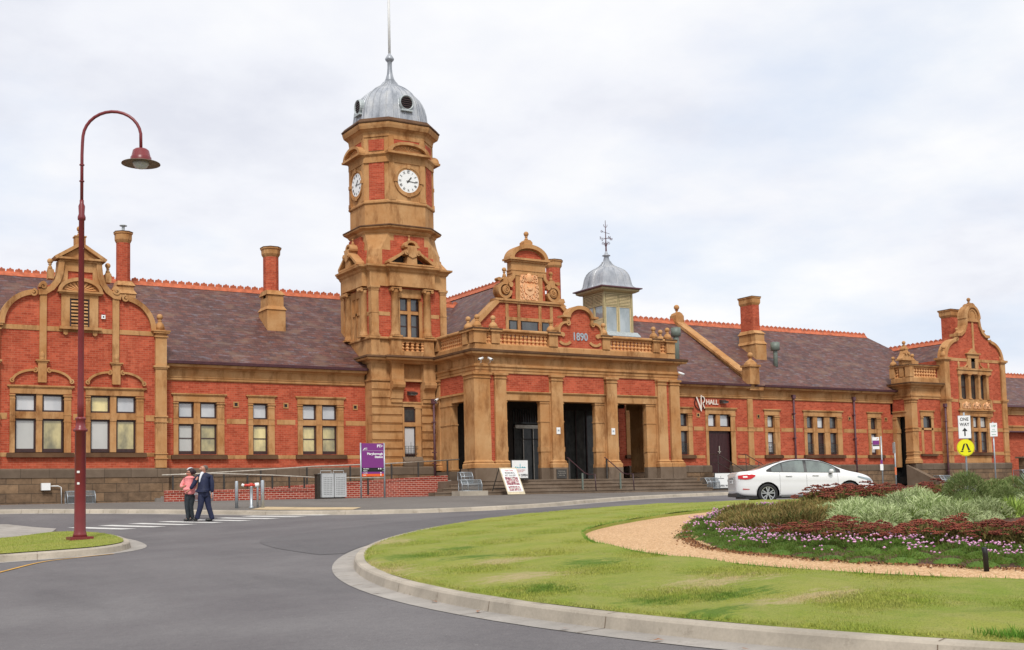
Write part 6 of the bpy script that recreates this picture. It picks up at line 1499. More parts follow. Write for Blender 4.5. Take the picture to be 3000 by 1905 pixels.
# information sign
def info_sign():
    x0, x1, y = 19.35, 20.36, 43.1; z0 = pz(19.8, y)
    o = thing('station_sign', ((x0+x1)/2, y, z0), 'purple public transport station sign between two silver poles beside the bins', 'sign')
    for x in (x0, x1):
        m = mb(GALV); m.smooth = True; m.tube([(x,y,z0),(x,y,z0+2.17)], .032, 10); m.build('pole', o)
    m = mb(plain('sign_purple', (.20,.028,.20), .35, var=.04)); zt, zb_ = z0+2.15, z0+.85
    m.box(x0+.035, x1-.035, y-.03, y+.01, zb_+.34, zt)
    m.use(plain('sign_orange', (.80,.11,.015), .4, var=.03)); m.box(x0+.035, x1-.035, y-.03, y+.01, zb_, zb_+.10)
    m.use(MAT['sign_purple']); m.box(x0+.035, x1-.035, y-.03, y+.01, zb_+.101, zb_+.18)
    m.use(BLACK); m.box(x0+.035, x1-.035, y-.03, y+.01, zb_+.181, zb_+.258); m.box(x0+.035, x1-.035, y-.03, y+.01, zb_+.263, zb_+.339)
    m.build('panel', o)
    m = mb(WHITE); yy = y-.034
    text_into(m, 'PT', .145, (x1-.24,yy,zt-.155), align='CENTER', bold=.006); 
    m.prism([(x1-.16,zt-.05),(x1-.06,zt-.10),(x1-.17,zt-.155),(x1-.17,zt-.135),(x1-.10,zt-.10),(x1-.165,zt-.07)], yy-.003, yy+.001, 'y')
    m.prism([(x0+.09,zt-.27),(x0+.14,zt-.19),(x0+.27,zt-.175),(x0+.27,zt-.19),(x0+.16,zt-.205),(x0+.12,zt-.27)], yy-.003, yy+.001, 'y'); text_into(m, 'V/Line', .045, (x0+.21,yy,zt-.24), bold=.001)
    m.box(x0+.05, x1-.05, yy-.001, yy+.001, zt-.292, zt-.287)
    text_into(m, 'Maryborough', .125, (x1-.07,yy,zt-.45), align='RIGHT', bold=.004); text_into(m, 'Station', .125, (x1-.07,yy,zt-.575), align='RIGHT', bold=.004)
    for k, s_ in enumerate(('Information','Platform','Coaches','Buses')): text_into(m, s_, .05, (x0+.09,yy,zb_+.285-.082*k-.003*(k > 1)), align='LEFT', bold=.0015)
    for k, (xx) in enumerate(((x1-.26, x1-.17),(),(x1-.17,),(x1-.17,))):
        for q in xx: m.prism([(q+.028*math.cos(2*math.pi*i/12), zb_+.30-.082*k+.028*math.sin(2*math.pi*i/12)) for i in range(12)], yy-.003, yy+.001, 'y')
    for k in range(2): m.prism([(x1-.08,zb_+.32-.082*k),(x1-.05,zb_+.30-.082*k),(x1-.08,zb_+.28-.082*k)], yy-.003, yy+.001, 'y')
    m.build('lettering', o)
info_sign()
# litter bins
def litter_bin(x, lab):
    y = 43.6; z0 = pz(x, y); w_ = .50
    o = thing('litter_bin', (x, y, z0), lab, 'bin', 'grey litter bin surrounds left of the purple sign')
    m = mb(plain('bin_grey', (.52,.53,.53), .5, metal=.3, var=.08) if not MAT.get('bin_grey') else MAT['bin_grey'])
    n = 6; wall(m, x, x+w_, z0+.06, z0+.98, y, [(x+.08+.062*i, x+.108+.062*i, z0+.16+.072*j, z0+.188+.072*j) for i in range(n) for j in range(10)], th=.02)
    m.box(x, x+.02, y+.021, y+.38, z0+.06, z0+.98); m.box(x+w_-.02, x+w_, y+.021, y+.38, z0+.06, z0+.98); m.box(x+.02, x+w_-.02, y+.36, y+.38, z0+.06, z0+.98); m.build('cabinet', o)
    m = mb(MAT['bin_grey']); m.box(x-.01, x+w_+.01, y-.01, y+.39, z0+.985, z0+1.0); m.tube([(x+.03,y+.2,z0+1.0),(x+.03,y+.2,z0+1.10),(x+w_-.03,y+.2,z0+1.10),(x+w_-.03,y+.2,z0+1.0)], .012, 6); m.build('lid_hoop', o)
    m = mb(DARKW); m.box(x+.04, x+w_-.04, y+.06, y+.35, z0+.02, z0+.95); m.build('inner_bin', o)
litter_bin(17.92, 'perforated grey litter bin cabinet, the one nearer the low ramp wall'); litter_bin(18.45, 'perforated grey litter bin cabinet, the one nearer the purple sign')
m = mb(DARKW); z0 = pz(17.8, 43.9); m.box(17.76, 17.88, 43.7, 43.95, z0, z0+.93); m.box(17.74, 17.89, 43.68, 43.97, z0+.93, z0+.97); m.build('bin') if False else thing_mesh('dark_bin', m, 'dark slender bin tucked behind the left litter bin', 'bin')
# bollards and hydrant
def bollard(x, y, lab, r=.055, h=.90):
    z0 = pz(x, y); m = mb(GALV); m.smooth = True; m.lathe(x, y, [(r,z0-.02),(r,z0+h-.02),(r*.85,z0+h),(.005,z0+h+.01)], 14)
    thing_mesh('bollard', m, lab, 'bollard', 'galvanised posts guarding the hydrant')
bollard(12.98, 39.0, 'galvanised bollard standing left of the fire hydrant'); bollard(13.72, 38.55, 'galvanised bollard standing right of the fire hydrant', .06, .92); bollard(13.62, 38.75, 'thin galvanised bollard hard behind the hydrant', .035, .82)
x, y = 13.42, 38.8; z0 = pz(x, y); o = thing('fire_hydrant', (x, y, z0), 'galvanised fire hydrant standpipe with red and white outlets', 'hydrant')
m = mb(GALV); m.smooth = True; m.lathe(x, y, [(.09,z0),(.09,z0+.03),(.05,z0+.05),(.05,z0+.70),(.06,z0+.72)], 14); m.build('standpipe', o)
m = mb(plain('hydrant_red', (.55,.05,.03), .4)); m.smooth = True; m.tube([(x-.26,y,z0+.76),(x+.24,y,z0+.76)], .045, 10); m.sphere((x,y,z0+.77), .075, 10, 6); m.build('outlet_arm', o)
m = mb(WHITE); m.smooth = True; m.tube([(x-.31,y,z0+.73),(x-.27,y,z0+.80)], .05, 10); m.tube([(x+.12,y-.02,z0+.76),(x+.25,y-.04,z0+.77)], .075, 12); m.build('outlet_cap', o)

# wire mesh cages
MESHM, nt_, b_ = newmat('wire_mesh'); cc_ = objc(nt_)
wv = N(nt_, 'ShaderNodeTexBrick'); setin(wv, Brick_Width=.03, Row_Height=.03, Mortar_Size=.004, Mortar_Smooth=.1, Color1=(0,0,0,1), Color2=(0,0,0,1), Mortar=(1,1,1,1)); wv.inputs['Scale'].default_value = 1; wv.offset = 0
sx_ = N(nt_, 'ShaderNodeSeparateXYZ'); nt_.links.new(cc_, sx_.inputs[0]); ad_ = N(nt_, 'ShaderNodeMath', operation='ADD'); nt_.links.new(sx_.outputs[0], ad_.inputs[0]); nt_.links.new(sx_.outputs[1], ad_.inputs[1])
cb_ = N(nt_, 'ShaderNodeCombineXYZ'); nt_.links.new(ad_.outputs[0], cb_.inputs[0]); nt_.links.new(sx_.outputs[2], cb_.inputs[1]); nt_.links.new(cb_.outputs[0], wv.inputs['Vector'])
mm_ = N(nt_, 'ShaderNodeMath', operation='MULTIPLY_ADD'); nt_.links.new(wv.outputs['Color'], mm_.inputs[0]); mm_.inputs[1].default_value = .7; mm_.inputs[2].default_value = .18
nt_.links.new(mm_.outputs[0], b_.inputs['Alpha']); setin(b_, Base_Color=(.16,.18,.19,1), Roughness=.5, Metallic=.3)
def cage(x, y, z, w_, h, d, lab, open_leg=False):
    o = thing('mesh_cage', (x, y, z), lab, 'mesh guard', 'galvanised mesh guards along the foot of the station')
    prof = [(y, z), (y, z+h*.6), (y+d*.35, z+h), (y+d, z+h), (y+d, z)]
    m = mb(GALV); m.smooth = True
    for X in (x, x+w_): m.tube([(X, a, b) for a, b in prof]+[(X, y, z)], .016, 6)
    for a, b in prof: m.tube([(x, a, b), (x+w_, a, b)], .016, 6)
    m.tube([(x+w_*.3, y, z), (x+w_*.3, y, z+h*.6), (x+w_*.3, y+d*.35, z+h)], .014, 6)
    m.build('frame', o)
    m = mb(MESHM)
    for (a, b), (c, e) in zip(prof[:-2], prof[1:-1]): m.add([(x,a,b),(x+w_,a,b),(x+w_,c,e),(x,c,e)], [(0,1,2,3)])
    for X in (x, x+w_): m.add([(X, a, b) for a, b in prof], [(0,1,2,3,4)])
    m.build('mesh', o)
cage(24.0, 43.35, .46, .95, .46, .3, 'mesh guard on a concrete block at the left end of the porch steps')
m = mb(CONC); m.box(23.8, 25.15, 43.2, 43.9, .2, .46); thing_mesh('concrete_block', m, 'rough pale concrete block carrying the mesh guard by the porch steps', 'concrete block')
cage(24.85, 44.95, .82, .58, .46, .3, 'mesh guard at the end of the brick ramp wall beside the porch corner')
cage(9.5, 48.85, .30, 1.05, .48, .45, 'mesh guard on the footpath below the scrolled gable, behind the lamp post')
cage(13.35, 45.0, .30, .70, .40, .3, 'mesh guard on the footpath before the ramp wall, behind the walking couple')
cage(38.25, 44.6, .4, .8, .5, .5, 'mesh guard behind the cafe board, near the double door'); cage(58.3, 47.0, .3, .95, .62, .6, 'mesh guard at the foot of the small side porch')
cage(65.6, 46.6, .3, 1.9, .9, .9, 'mesh guard near the far end of the right gable')
m = mb(PAVE); m.prism([(48.9,.3),(46.4,.3),(46.4,.45),(48.9,1.62)], 57.5, 57.85, 'x'); thing_mesh('stair_string', m, 'sloping bluestone stair flank running down from the side porch door', 'stair wall')
m = mb(BLUE); m.box(66.6, 96, 47.4, 47.8, .1, 1.95); m.use(PAVE); m.box(66.4, 96, 47.3, 47.9, 1.95, 2.05); thing_mesh('boundary_wall', m, 'rough bluestone garden wall running right from the far gable', 'wall')

# meter box with conduit, alarm, cameras, lights, signs on the walls
o = thing('meter_box', (8.75,49.3,.9), 'white electrical box with bent white conduit on the stone plinth', 'electrical box')
m = mb(WHITE); m.box(8.62, 8.95, 49.30, 49.47, .84, 1.12); m.build('box', o)
m = mb(WHITE); m.smooth = True; m.tube([(8.95,49.38,1.0),(9.25,49.38,1.0),(9.36,49.38,.95),(9.38,49.38,.3)], .02, 8); m.build('conduit', o)
o = thing('alarm_box', (10.98,49.5,7.8), 'small white and red siren box on the brick gable', 'alarm'); m = mb(WHITE); m.box(10.9, 11.05, 49.5, 49.6, 7.74, 7.9); m.build('housing', o); m = mb(MAT['hydrant_red']); m.box(10.93, 11.03, 49.48, 49.6, 7.93, 8.02); m.use(BLACK); m.box(10.95, 11.0, 49.49, 49.5, 7.79, 7.85); m.build('lamp', o)
def cctv(p, d, lab):
    p = Vector(p); d = Vector(d).normalized(); o = thing('security_camera', tuple(p), lab, 'security camera', 'white security cameras on the station')
    m = mb(WHITE); m.smooth = True; m.tube([tuple(p-d*.14), tuple(p+d*.16)], .055, 12); m.build('body', o)
    m = mb(BLACK); m.tube([tuple(p+d*.161), tuple(p+d*.165)], .04, 12); m.build('lens', o)
    m = mb(WHITE); m.tube([tuple(p+Vector((0,0,-.05))), tuple(p+Vector((.06,.10,-.14))), tuple(p+Vector((.14,.35,-.16)))], .018, 8); m.build('bracket', o)
cctv((26.05,45.12,6.26), (-.8,-.35,-.25), 'white security camera high on the porch corner, aimed left'); cctv((26.50,45.10,6.27), (.1,-.9,-.35), 'white security camera high on the porch corner, aimed forward')
cctv((25.75,48.75,4.75), (-.75,-.6,-.3), 'white security camera beside the tower downpipe'); cctv((37.35,45.2,6.02), (.85,-.4,-.35), 'white security camera on the right porch corner')
def wlight(x, y, z, lab):
    o = thing('wall_light', (x,y,z), lab, 'wall light', 'black flood lights on the walls'); m = mb(RAIL_D); m.prism([(y,z+.07),(y-.32,z-.02),(y-.30,z-.10),(y,z-.10)], x-.2, x+.2, 'x'); m.build('hood', o); m = mb(ZINC); m.box(x-.16, x+.16, y-.27, y-.04, z-.125, z-.101); m.build('lens', o)
wlight(24.75, 49.4, 5.1, 'dark flood light on the tower above the slim window'); wlight(44.15, 49.98, 5.22, 'dark flood light right of the hall lettering')
o = thing('hall_sign', (43,49.95,5.1), 'round monogram and white letters HALL fixed above the maroon door', 'sign')
m = mb(BLACK); n = 30; rg_ = [[(42.50+r*math.cos(2*math.pi*i/n), yy, 5.08+r*1.02*math.sin(2*math.pi*i/n)) for i in range(n)] for r, yy in ((.36,49.97),(.36,49.93),(.33,49.93),(.33,49.97))]; m.ring(rg_+[rg_[0]], cap=False); m.build('ring', o)
m = mb(plain('sign_cream', (.80,.70,.60), .5, var=.03)); y_ = 49.90
m.prism([(42.22,5.40),(42.30,5.40),(42.54,4.90),(42.56,5.52),(42.62,5.52),(42.60,4.62),(42.54,4.62)], y_, y_+.03, 'y')
m.ribbon([(42.62,5.48)]+arc(42.68,5.26,.17,90,-90,8,.20), .05, y_, y_+.03); m.prism([(42.66,5.08),(42.72,5.08),(42.84,4.78),(42.78,4.78)], y_, y_+.03, 'y')
m.build('monogram', o)
m = mb(MAT['sign_cream']); text_into(m, 'HALL', .37, (43.38,49.95,5.02), depth=.015, bold=.008, sx=1.0); m.build('letters', o)
o = thing('brass_plaque', (30.2,45.2,.95), 'small dark engraved plaque on the bluestone base between two openings', 'plaque'); m = mb(RAIL_D); m.box(29.92, 30.46, 45.175, 45.205, .97, 1.39); m.build('plate', o)
m = mb(STEEL)
for k, s_ in enumerate(('MARYBOROUGH','RAILWAY STATION','OPENED 1890')): text_into(m, s_, .05, (30.19,45.172,1.28-.09*k), depth=.002)
m.build('engraving', o)
for x, lab in ((30.18,'white notice on the second free pilaster of the porch, left of the middle opening'),(33.27,'white notice on the porch pilaster between the middle and right openings')):
    o = thing('notice', (x,45.33,3.1), lab, 'notice', 'white notices on the porch pilasters'); m = mb(WHITE); m.box(x-.10, x+.10, 45.335, 45.355, 3.0, 3.30); m.build('sheet', o); m = mb(GALV); m.box(x-.05, x+.05, 45.331, 45.334, 3.12, 3.2); m.build('print', o)
# pavement boards
def skyline(m, x, z, w_, y):
    m.box(x-w_/2, x+w_/2, y-.002, y+.002, z, z+.02)
    for u, h, k in ((-.38,.05,.10),(-.22,.04,.06),(0,.11,.05),(.2,.05,.07),(.36,.04,.10)): m.box(x+u*w_-k*w_/2, x+u*w_+k*w_/2, y-.002, y+.002, z+.021, z+h*w_*2)
    m.prism([(x-.015,z+.11*w_*2),(x+.015,z+.11*w_*2),(x,z+.18*w_*2)], y-.002, y+.002, 'y')
teal = plain('board_teal', (.05,.38,.45), .5); redp = plain('board_red', (.55,.08,.08), .5); greyt = plain('board_grey', (.08,.08,.09), .5)
z0 = 1.01; o = thing('open_board', (27.8,44.9,z0-.08), 'white framed board reading NOW OPEN standing on the top porch step', 'sign board')
m = mb(RAIL_D); m.box(27.33, 28.22, 44.88, 44.93, z0-.06, z0+.80); m.box(27.33, 27.38, 44.93, 45.2, z0-.07, z0-.04); m.build('frame', o); m = mb(WHITE); m.box(27.37, 28.18, 44.865, 44.882, z0+.0, z0+.77); m.build('panel', o)
m = mb(teal); skyline(m, 27.78, z0+.44, .6, 44.86); m.build('skyline_logo', o); m = mb(redp); text_into(m, 'Maryborough Station', .06, (27.78,44.862,z0+.33)); text_into(m, 'Antiques & Cafe', .05, (27.78,44.862,z0+.26)); m.use(greyt); text_into(m, 'NOW OPEN', .145, (27.78,44.862,z0+.07), bold=.004, sx=.95); m.build('lettering', o)
zg = pz(26.5, 43.2)+.0; o = thing('gallery_board', (26.2,43.2,zg), 'leaning white A-frame board for the museum and art gallery with two pictures', 'sign board')
def TB(u, v, d=0): return (25.90+u+.17*(1-v), 43.55-.42*(1-v)*1.0-d, zg+1.16*v)     # leaning panel: u across, v up
def quad(m, u0, u1, v0, v1, d0, d1): m.add([TB(u0,v0,d0),TB(u1,v0,d0),TB(u1,v1,d0),TB(u0,v1,d0),TB(u0,v0,d1),TB(u1,v0,d1),TB(u1,v1,d1),TB(u0,v1,d1)], [(0,3,2,1),(4,5,6,7),(0,1,5,4),(1,2,6,5),(2,3,7,6),(3,0,4,7)])
m = mb(plain('board_cream', (.66,.56,.38), .5)); quad(m, 0, .86, .02, 1, 0, .03); m.build('board', o); m = mb(WHITE); quad(m, .05, .81, .12, .96, .03, .035); m.build('face', o)
pic, nt_, b_ = newmat('printed_picture'); f_ = noise(nt_, objc(nt_), 9, 3); nt_.links.new(ramp(nt_, f_, [(.35,(.10,.04,.05)),(.5,(.42,.16,.18)),(.58,(.70,.62,.58)),(.68,(.15,.22,.18))]), b_.inputs['Base Color'])
m = mb(pic); quad(m, .12, .74, .36, .66, .035, .038); quad(m, .14, .72, .15, .32, .035, .038); m.build('picture', o)
m = mb(redp); ux_ = Vector((1,0,0)); uz_ = (Vector(TB(0,1))-Vector(TB(0,0))).normalized()
text_into(m, 'Open Today', .09, TB(.43,.875,.04), ux=ux_, uz=uz_, depth=.002, sx=.9); m.use(greyt); text_into(m, 'MUSEUM &', .10, TB(.43,.78,.04), ux=ux_, uz=uz_, depth=.002, bold=.001); text_into(m, 'ART GALLERY', .10, TB(.43,.69,.04), ux=ux_, uz=uz_, depth=.002, sx=.9); m.build('lettering', o)
m = mb(RAIL_D); m.bar(TB(.02,.99,-.01), (25.85,44.15,zg+.0), .03); m.bar(TB(.84,.99,-.01), (26.7,44.15,zg+.0), .03); m.bar((25.86,44.0,zg+.3),(26.72,44.0,zg+.3),.025); m.build('rear_leg', o)
zc = pz(40.5,45.3)+.05; o = thing('cafe_board', (39.8,45.0,zc-.05), 'white cafe board partly hidden by the rear of the parked white car', 'sign board')
x0, x1, y = 39.1, 40.6, 45.0; m = mb(RAIL_D); m.box(x0-.03, x1+.03, y, y+.04, zc, zc+.82); m.build('frame', o); m = mb(WHITE); m.box(x0, x1, y-.012, y+.001, zc+.08, zc+.79); m.build('panel', o)
m = mb(greyt); skyline(m, x0+.36, zc+.52, .42, y-.015); text_into(m, 'CAFE', .17, (x0+.80,y-.014,zc+.60), align='LEFT', bold=.004); text_into(m, 'RESTAURANT', .15, (x0+.78,y-.014,zc+.37), align='LEFT', bold=.003, sx=.75); text_into(m, 'OPEN WED-SUN', .14, (x0+.24,y-.014,zc+.13), align='LEFT', bold=.003); m.build('lettering', o)
# poles on the right
def sign_pole(x, y, h, lab, name='sign_post', base='g'):
    z0 = gz(x, y)+.02; o = thing(name, (x,y,z0), lab, 'sign'); m = mb(GALV); m.smooth = True; m.tube([(x,y,z0-.05),(x,y,z0+h)], .035, 10); m.build('pole', o); return o, z0
# faces turned towards the camera
def board(o, mat, c, w_, h, az, name='plate', disc=False, t=.012):
    ux = Vector((math.cos(az), math.sin(az), 0)); nn = Vector((math.sin(az), -math.cos(az), 0)); m = mb(mat); c = Vector(c)
    if disc: pts = [(w_/2*math.cos(2*math.pi*i/28), w_/2*math.sin(2*math.pi*i/28)) for i in range(28)]
    else: pts = [(-w_/2,-h/2),(w_/2,-h/2),(w_/2,h/2),(-w_/2,h/2)]
    k = len(pts); vs = [tuple(c+ux*a+Vector((0,0,b))+nn*d) for d in (0, t) for a, b in pts]
    m.add(vs, [tuple(range(k))[::-1], tuple(range(k,2*k))]+[(i,(i+1)%k,k+(i+1)%k,k+i) for i in range(k)]); return m, ux, nn
AZ = -.62
o, z0 = sign_pole(40.7, 31.6, 3.35, 'one way sign with arrow above a round yellow pedestrian crossing sign on one pole')
def off(x, y, z, az, d): return (x+math.sin(az)*d, y-math.cos(az)*d, z)
zz = 2.55
m, ux, nn = board(o, WHITE, off(40.62,31.55,zz,AZ,.04), .47, .90, AZ); m.build('one_way_plate', o)
m, _, _ = board(o, GALV, off(40.62,31.55,zz,AZ,.037), .50, .93, AZ, t=.002); m.build('plate_edge', o)
m = mb(BLACK); c = Vector(off(40.62,31.55,zz,AZ,.055)); text_into(m, 'ONE', .19, c+Vector((0,0,.25)), ux=ux, depth=.002, bold=.003, sx=.85); text_into(m, 'WAY', .19, c+Vector((0,0,.04)), ux=ux, depth=.002, bold=.003, sx=.85)
def flat(m, c, ux, nn, pts, d=.004):
    k = len(pts); m.add([tuple(c+ux*a+Vector((0,0,b))+nn*q) for q in (0, d) for a, b in pts], [tuple(range(k))[::-1], tuple(range(k,2*k))]+[(i,(i+1)%k,k+(i+1)%k,k+i) for i in range(k)])
flat(m, c, ux, nn, [(-.025,-.36),(.025,-.36),(.025,-.16),(-.025,-.16)]); flat(m, c, ux, nn, [(-.11,-.16),(.11,-.16),(0,-.03)]); m.build('lettering', o)
zz = 1.72; yel = plain('sign_yellow', (.80,.76,.0), .4, var=.02)
m, _, _ = board(o, plain('sign_yellow_edge', (.62,.58,.0), .4, var=.02), off(40.62,31.55,zz,AZ,.036), .69, .6, AZ, disc=True, t=.003); m.build('disc_edge', o)
m, _, _ = board(o, yel, off(40.62,31.55,zz,AZ,.04), .62, .6, AZ, disc=True); m.build('crossing_disc', o)
m = mb(BLACK); c = Vector(off(40.62,31.55,zz,AZ,.055))
flat(m, c, ux, nn, [(-.08,.15),(-.01,.17),(-.10,-.11),(-.17,-.11)]); flat(m, c, ux, nn, [(-.21,-.13),(-.10,-.13),(-.10,-.17),(-.21,-.17)]); flat(m, c, ux, nn, [(.0,.17),(.07,.15),(.17,-.10),(.10,-.12)]); flat(m, c, ux, nn, [(.08,-.15),(.20,-.12),(.21,-.16),(.10,-.19)]); m.build('legs_symbol', o)
o, z0 = sign_pole(52.3, 38.9, 3.4, 'white parking sign on a tall galvanised pole at the right')
m, ux, nn = board(o, WHITE, off(52.25,38.85,z0+3.0,AZ,.04), .36, .68, AZ); m.build('parking_plate', o)
m = mb(plain('sign_green', (.02,.22,.10), .5)); c = Vector(off(52.25,38.85,z0+3.0,AZ,.055)); text_into(m, '1/4P', .16, c+Vector((0,0,.13)), ux=ux, depth=.002, sx=.8); text_into(m, '9-5', .09, c+Vector((0,0,-.03)), ux=ux, depth=.002); text_into(m, 'MON-FRI', .06, c+Vector((0,0,-.12)), ux=ux, depth=.002); flat(m, c, ux, nn, [(-.10,-.26),(.10,-.26),(.10,-.24),(-.10,-.24)]); m.build('lettering', o)
o, z0 = sign_pole(48.6, 42.9, 2.75, 'bus stop flag with purple band on a slim white pole before the side porch')
m, ux, nn = board(o, WHITE, off(48.36,43.04,z0+2.40,AZ,.03), .34, .62, AZ); m.build('flag', o); m = mb(MAT['sign_purple']); c = Vector(off(48.36,43.04,z0+2.40,AZ,.045)); flat(m, c, ux, nn, [(-.165,-.08),(.165,-.08),(.165,.14),(-.165,.14)]); m.use(RAIL_D); flat(m, c, ux, nn, [(-.165,-.15),(.165,-.15),(.165,-.09),(-.165,-.09)]); m.use(redp); flat(m, c, ux, nn, [(.02,.20),(.10,.26),(.12,.24),(.04,.19)]); m.build('flag_bands', o)
m, _, _ = board(o, WHITE, off(48.55,42.9,z0+1.15,AZ,.05), .16, .32, AZ); m.build('timetable', o); m, _, _ = board(o, MAT['sign_purple'], off(48.55,42.9,z0+1.42,AZ,.05), .10, .20, AZ); m.build('timetable_head', o)
o, z0 = sign_pole(49.6, 42.9, 2.45, 'slim pole with small reversed plate and orange sleeve right of the bus stop')
m, _, _ = board(o, plain('plate_back', (.25,.22,.20), .4, metal=.5), off(49.52,42.9,z0+2.15,AZ,.04), .12, .55, AZ); m.build('narrow_plate', o); m = mb(plain('orange_tape', (.75,.20,.08), .5)); m.tube([(49.6,42.9,z0+.75),(49.6,42.9,z0+1.15)], .05, 8); m.build('orange_sleeve', o)
# wooden sign stake in the garden
x, y = 10.86, 8.25; z = iz(x, y); m = mb(BLACK); m.smooth = True; m.tube([(x,y,z-.05),(x-.01,y,z+.17),(x-.02,y,z+.23)], .028, 8); thing_mesh('garden_light', m, 'small black stake standing at the edge of the garden bed', 'garden light')
# potted plant behind the car
o = thing('potted_plant', (44.6,45.2,.3), 'spiky green plant in a tall pot behind the car roof', 'pot plant'); z = .3
m = mb(DARKW); m.lathe(44.6,45.2,[(.22,z),(.32,z+.8),(.34,z+.85)],14); m.build('pot', o)
m = mb(plain('spiky_leaf', (.16,.24,.03), .6, var=.3))
for i in range(60):
    a = random.random()*6.28; t_ = .5+.9*random.random(); L_ = .45+.35*random.random(); d = Vector((math.cos(a),math.sin(a),0)); s_ = d.cross(Vector((0,0,1)))*.025; p0 = Vector((44.6,45.2,z+.85)); p1 = p0+d*L_*.35*t_+Vector((0,0,L_*.8)); p2 = p0+d*L_*.8*t_+Vector((0,0,L_*(1.1-.5*t_))); m.add([tuple(p0-s_),tuple(p0+s_),tuple(p1+s_),tuple(p1-s_),tuple(p2)], [(0,1,2,3),(3,2,4)])
m.build('foliage', o)
# fallen leaves in the gutter
lf = plain('dry_leaf', (.32,.12,.04), .8, var=.4); o0 = None
m = mb(lf); m.add([(-.05,0,.01),(0,-.025,.018),(.06,.0,.01),(.01,.03,.022)], [(0,1,3),(1,2,3)]); leaf0 = m.build('fallen_leaf'); tag(leaf0, 'small curled brown dead leaf lying in the concrete gutter', 'leaf', 'dead leaves on the island kerb and gutter')
for i, a in enumerate((176,180,186,190,193,197,201,203,171,206)):
    c = leaf0 if i == 0 else leaf0.copy()
    if i: COL.objects.link(c)
    rr_ = 16.6+.08+.25*random.random(); x, y = IC[0]+rr_*math.cos(R(a)), IC[1]+rr_*math.sin(R(a)); c.location = (x, y, gz(x, y)+.008); c.rotation_euler = (0,0,random.random()*6)
# ------------------------------------------------------------------ the walking couple
def skin(name, pts, edges, mat, parent, origin, root=None, sub=2, smooth=True):
    """pts: {name: ((u,v,z), r)}; grown as one continuous surface with the Skin modifier"""
    keys = list(pts); idx = {k: i for i, k in enumerate(keys)}
    me = bpy.data.meshes.new(name); me.from_pydata([W(pts[k][0]) for k in keys], [(idx[a], idx[b]) for a, b in edges], [])
    o = bpy.data.objects.new(name, me); COL.objects.link(o)
    md = o.modifiers.new('skin', 'SKIN'); md.use_smooth_shade = True; md.branch_smoothing = .6
    for i, k in enumerate(keys):
        r = pts[k][1]; v = me.skin_vertices[0].data[i]; v.radius = (r, r) if not isinstance(r, tuple) else r; v.use_root = (k == (root or keys[0]))
    ss = o.modifiers.new('sub', 'SUBSURF'); ss.levels = sub; ss.render_levels = sub
    dg = bpy.context.evaluated_depsgraph_get(); nm = bpy.data.meshes.new_from_object(o.evaluated_get(dg))
    bpy.data.objects.remove(o); nm.materials.clear(); nm.materials.append(mat); nm.polygons.foreach_set('use_smooth', [True]*len(nm.polygons))
    ob = bpy.data.objects.new(name, nm); COL.objects.link(ob); ob.parent = parent; return ob
FU = Vector((.8539,-.52,0)).normalized(); FV = Vector((-.52,-.8539,0)).normalized()   # u: to the right of the view, v: towards the viewer
def W(p): return tuple(FU*p[0]+FV*p[1]+Vector((0,0,p[2])))
SKINM = plain('skin', (.52,.24,.16), .5, var=.08)
NAVY = plain('navy_suit', (.009,.014,.048), .7, var=.25); PINK = plain('pink_fleece', (.90,.30,.30), .85, var=.12); JEAN = plain('dark_jeans', (.02,.026,.032), .8, var=.4)
SHIRT = plain('white_shirt', (.72,.73,.76), .7, var=.04); SHOE = plain('black_shoe', (.012,.012,.012), .4); HAIRD = plain('dark_hair', (.03,.015,.018), .7, var=.3); HAIRG = plain('grey_hair', (.16,.12,.10), .8, var=.3)
def hand(pts, edges, wrist, palm, tips, name):
    """five separate fingers of unequal length leaving the palm"""
    pts[name+'w'] = (wrist, .024); pts[name+'p'] = (palm, .032); edges.append((name+'w', name+'p'))
    for i, (k1, k2) in enumerate(tips):
        r = .0085 if i else .010
        pts[name+'a%d' % i] = (k1, r); pts[name+'b%d' % i] = (k2, r*.85); edges += [(name+'p', name+'a%d' % i), (name+'a%d' % i, name+'b%d' % i)]
def fingers(p, d, s, curl=.35):
    """p palm centre, d pointing direction (u,v,z), s sideways spread"""
    p = Vector(p); d = Vector(d).normalized(); s = Vector(s).normalized(); n = d.cross(s); out = []
    th = p+s*.035+d*.01; out.append((tuple(th+d*.02), tuple(th+d*.05+n*.01)))
    for k, L_ in enumerate((.075,.085,.08,.062)):
        b = p+s*(.024-.016*k)+d*.03; out.append((tuple(b+d*L_*.55+n*.006), tuple(b+d*L_*(1-.2*curl)+n*L_*curl*.6)))
    return out
def head(o, c, fwd, skinm, s=1.0, name='x'):
    pass
# man
mx, my = 10.98, 36.05; mz = gz(mx, my)+.012
man = thing('person', (mx, my, mz), 'balding man in navy suit and open white shirt, walking and holding hands', 'person', None); man.rotation_euler = (0,0,0)
P = {}; E_ = []
def add(k, c, r, to=None):
    P[k] = (c, r)
    if to: E_.append((to, k))
F = Vector((-.80,.60,0))                                     # way he looks (u,v)
add('pelvis',(0,0,.90),.08); add('waist',(0,0,1.08),.09,'pelvis'); add('chest',(.01,0,1.30),.09,'waist'); add('neck0',(.0,.0,1.46),.062,'chest'); add('neck',(-.008,.01,1.51),.055,'neck0'); add('jaw',(-.032,.03,1.555),.082,'neck'); add('skull',(-.022,.015,1.630),.112,'jaw'); add('crown',(-.010,.005,1.675),.092,'skull')
add('nose',(-.128,.085,1.600),.014,'jaw')
for sg, k in ((-1,'r'),(1,'l')):
    add('sh'+k,(.16*sg,.03*-sg,1.37),.04,'chest')
add('elr',(-.27,.10,1.15),.040,'shr'); add('ell',(.235,.0,1.12),.042,'shl')
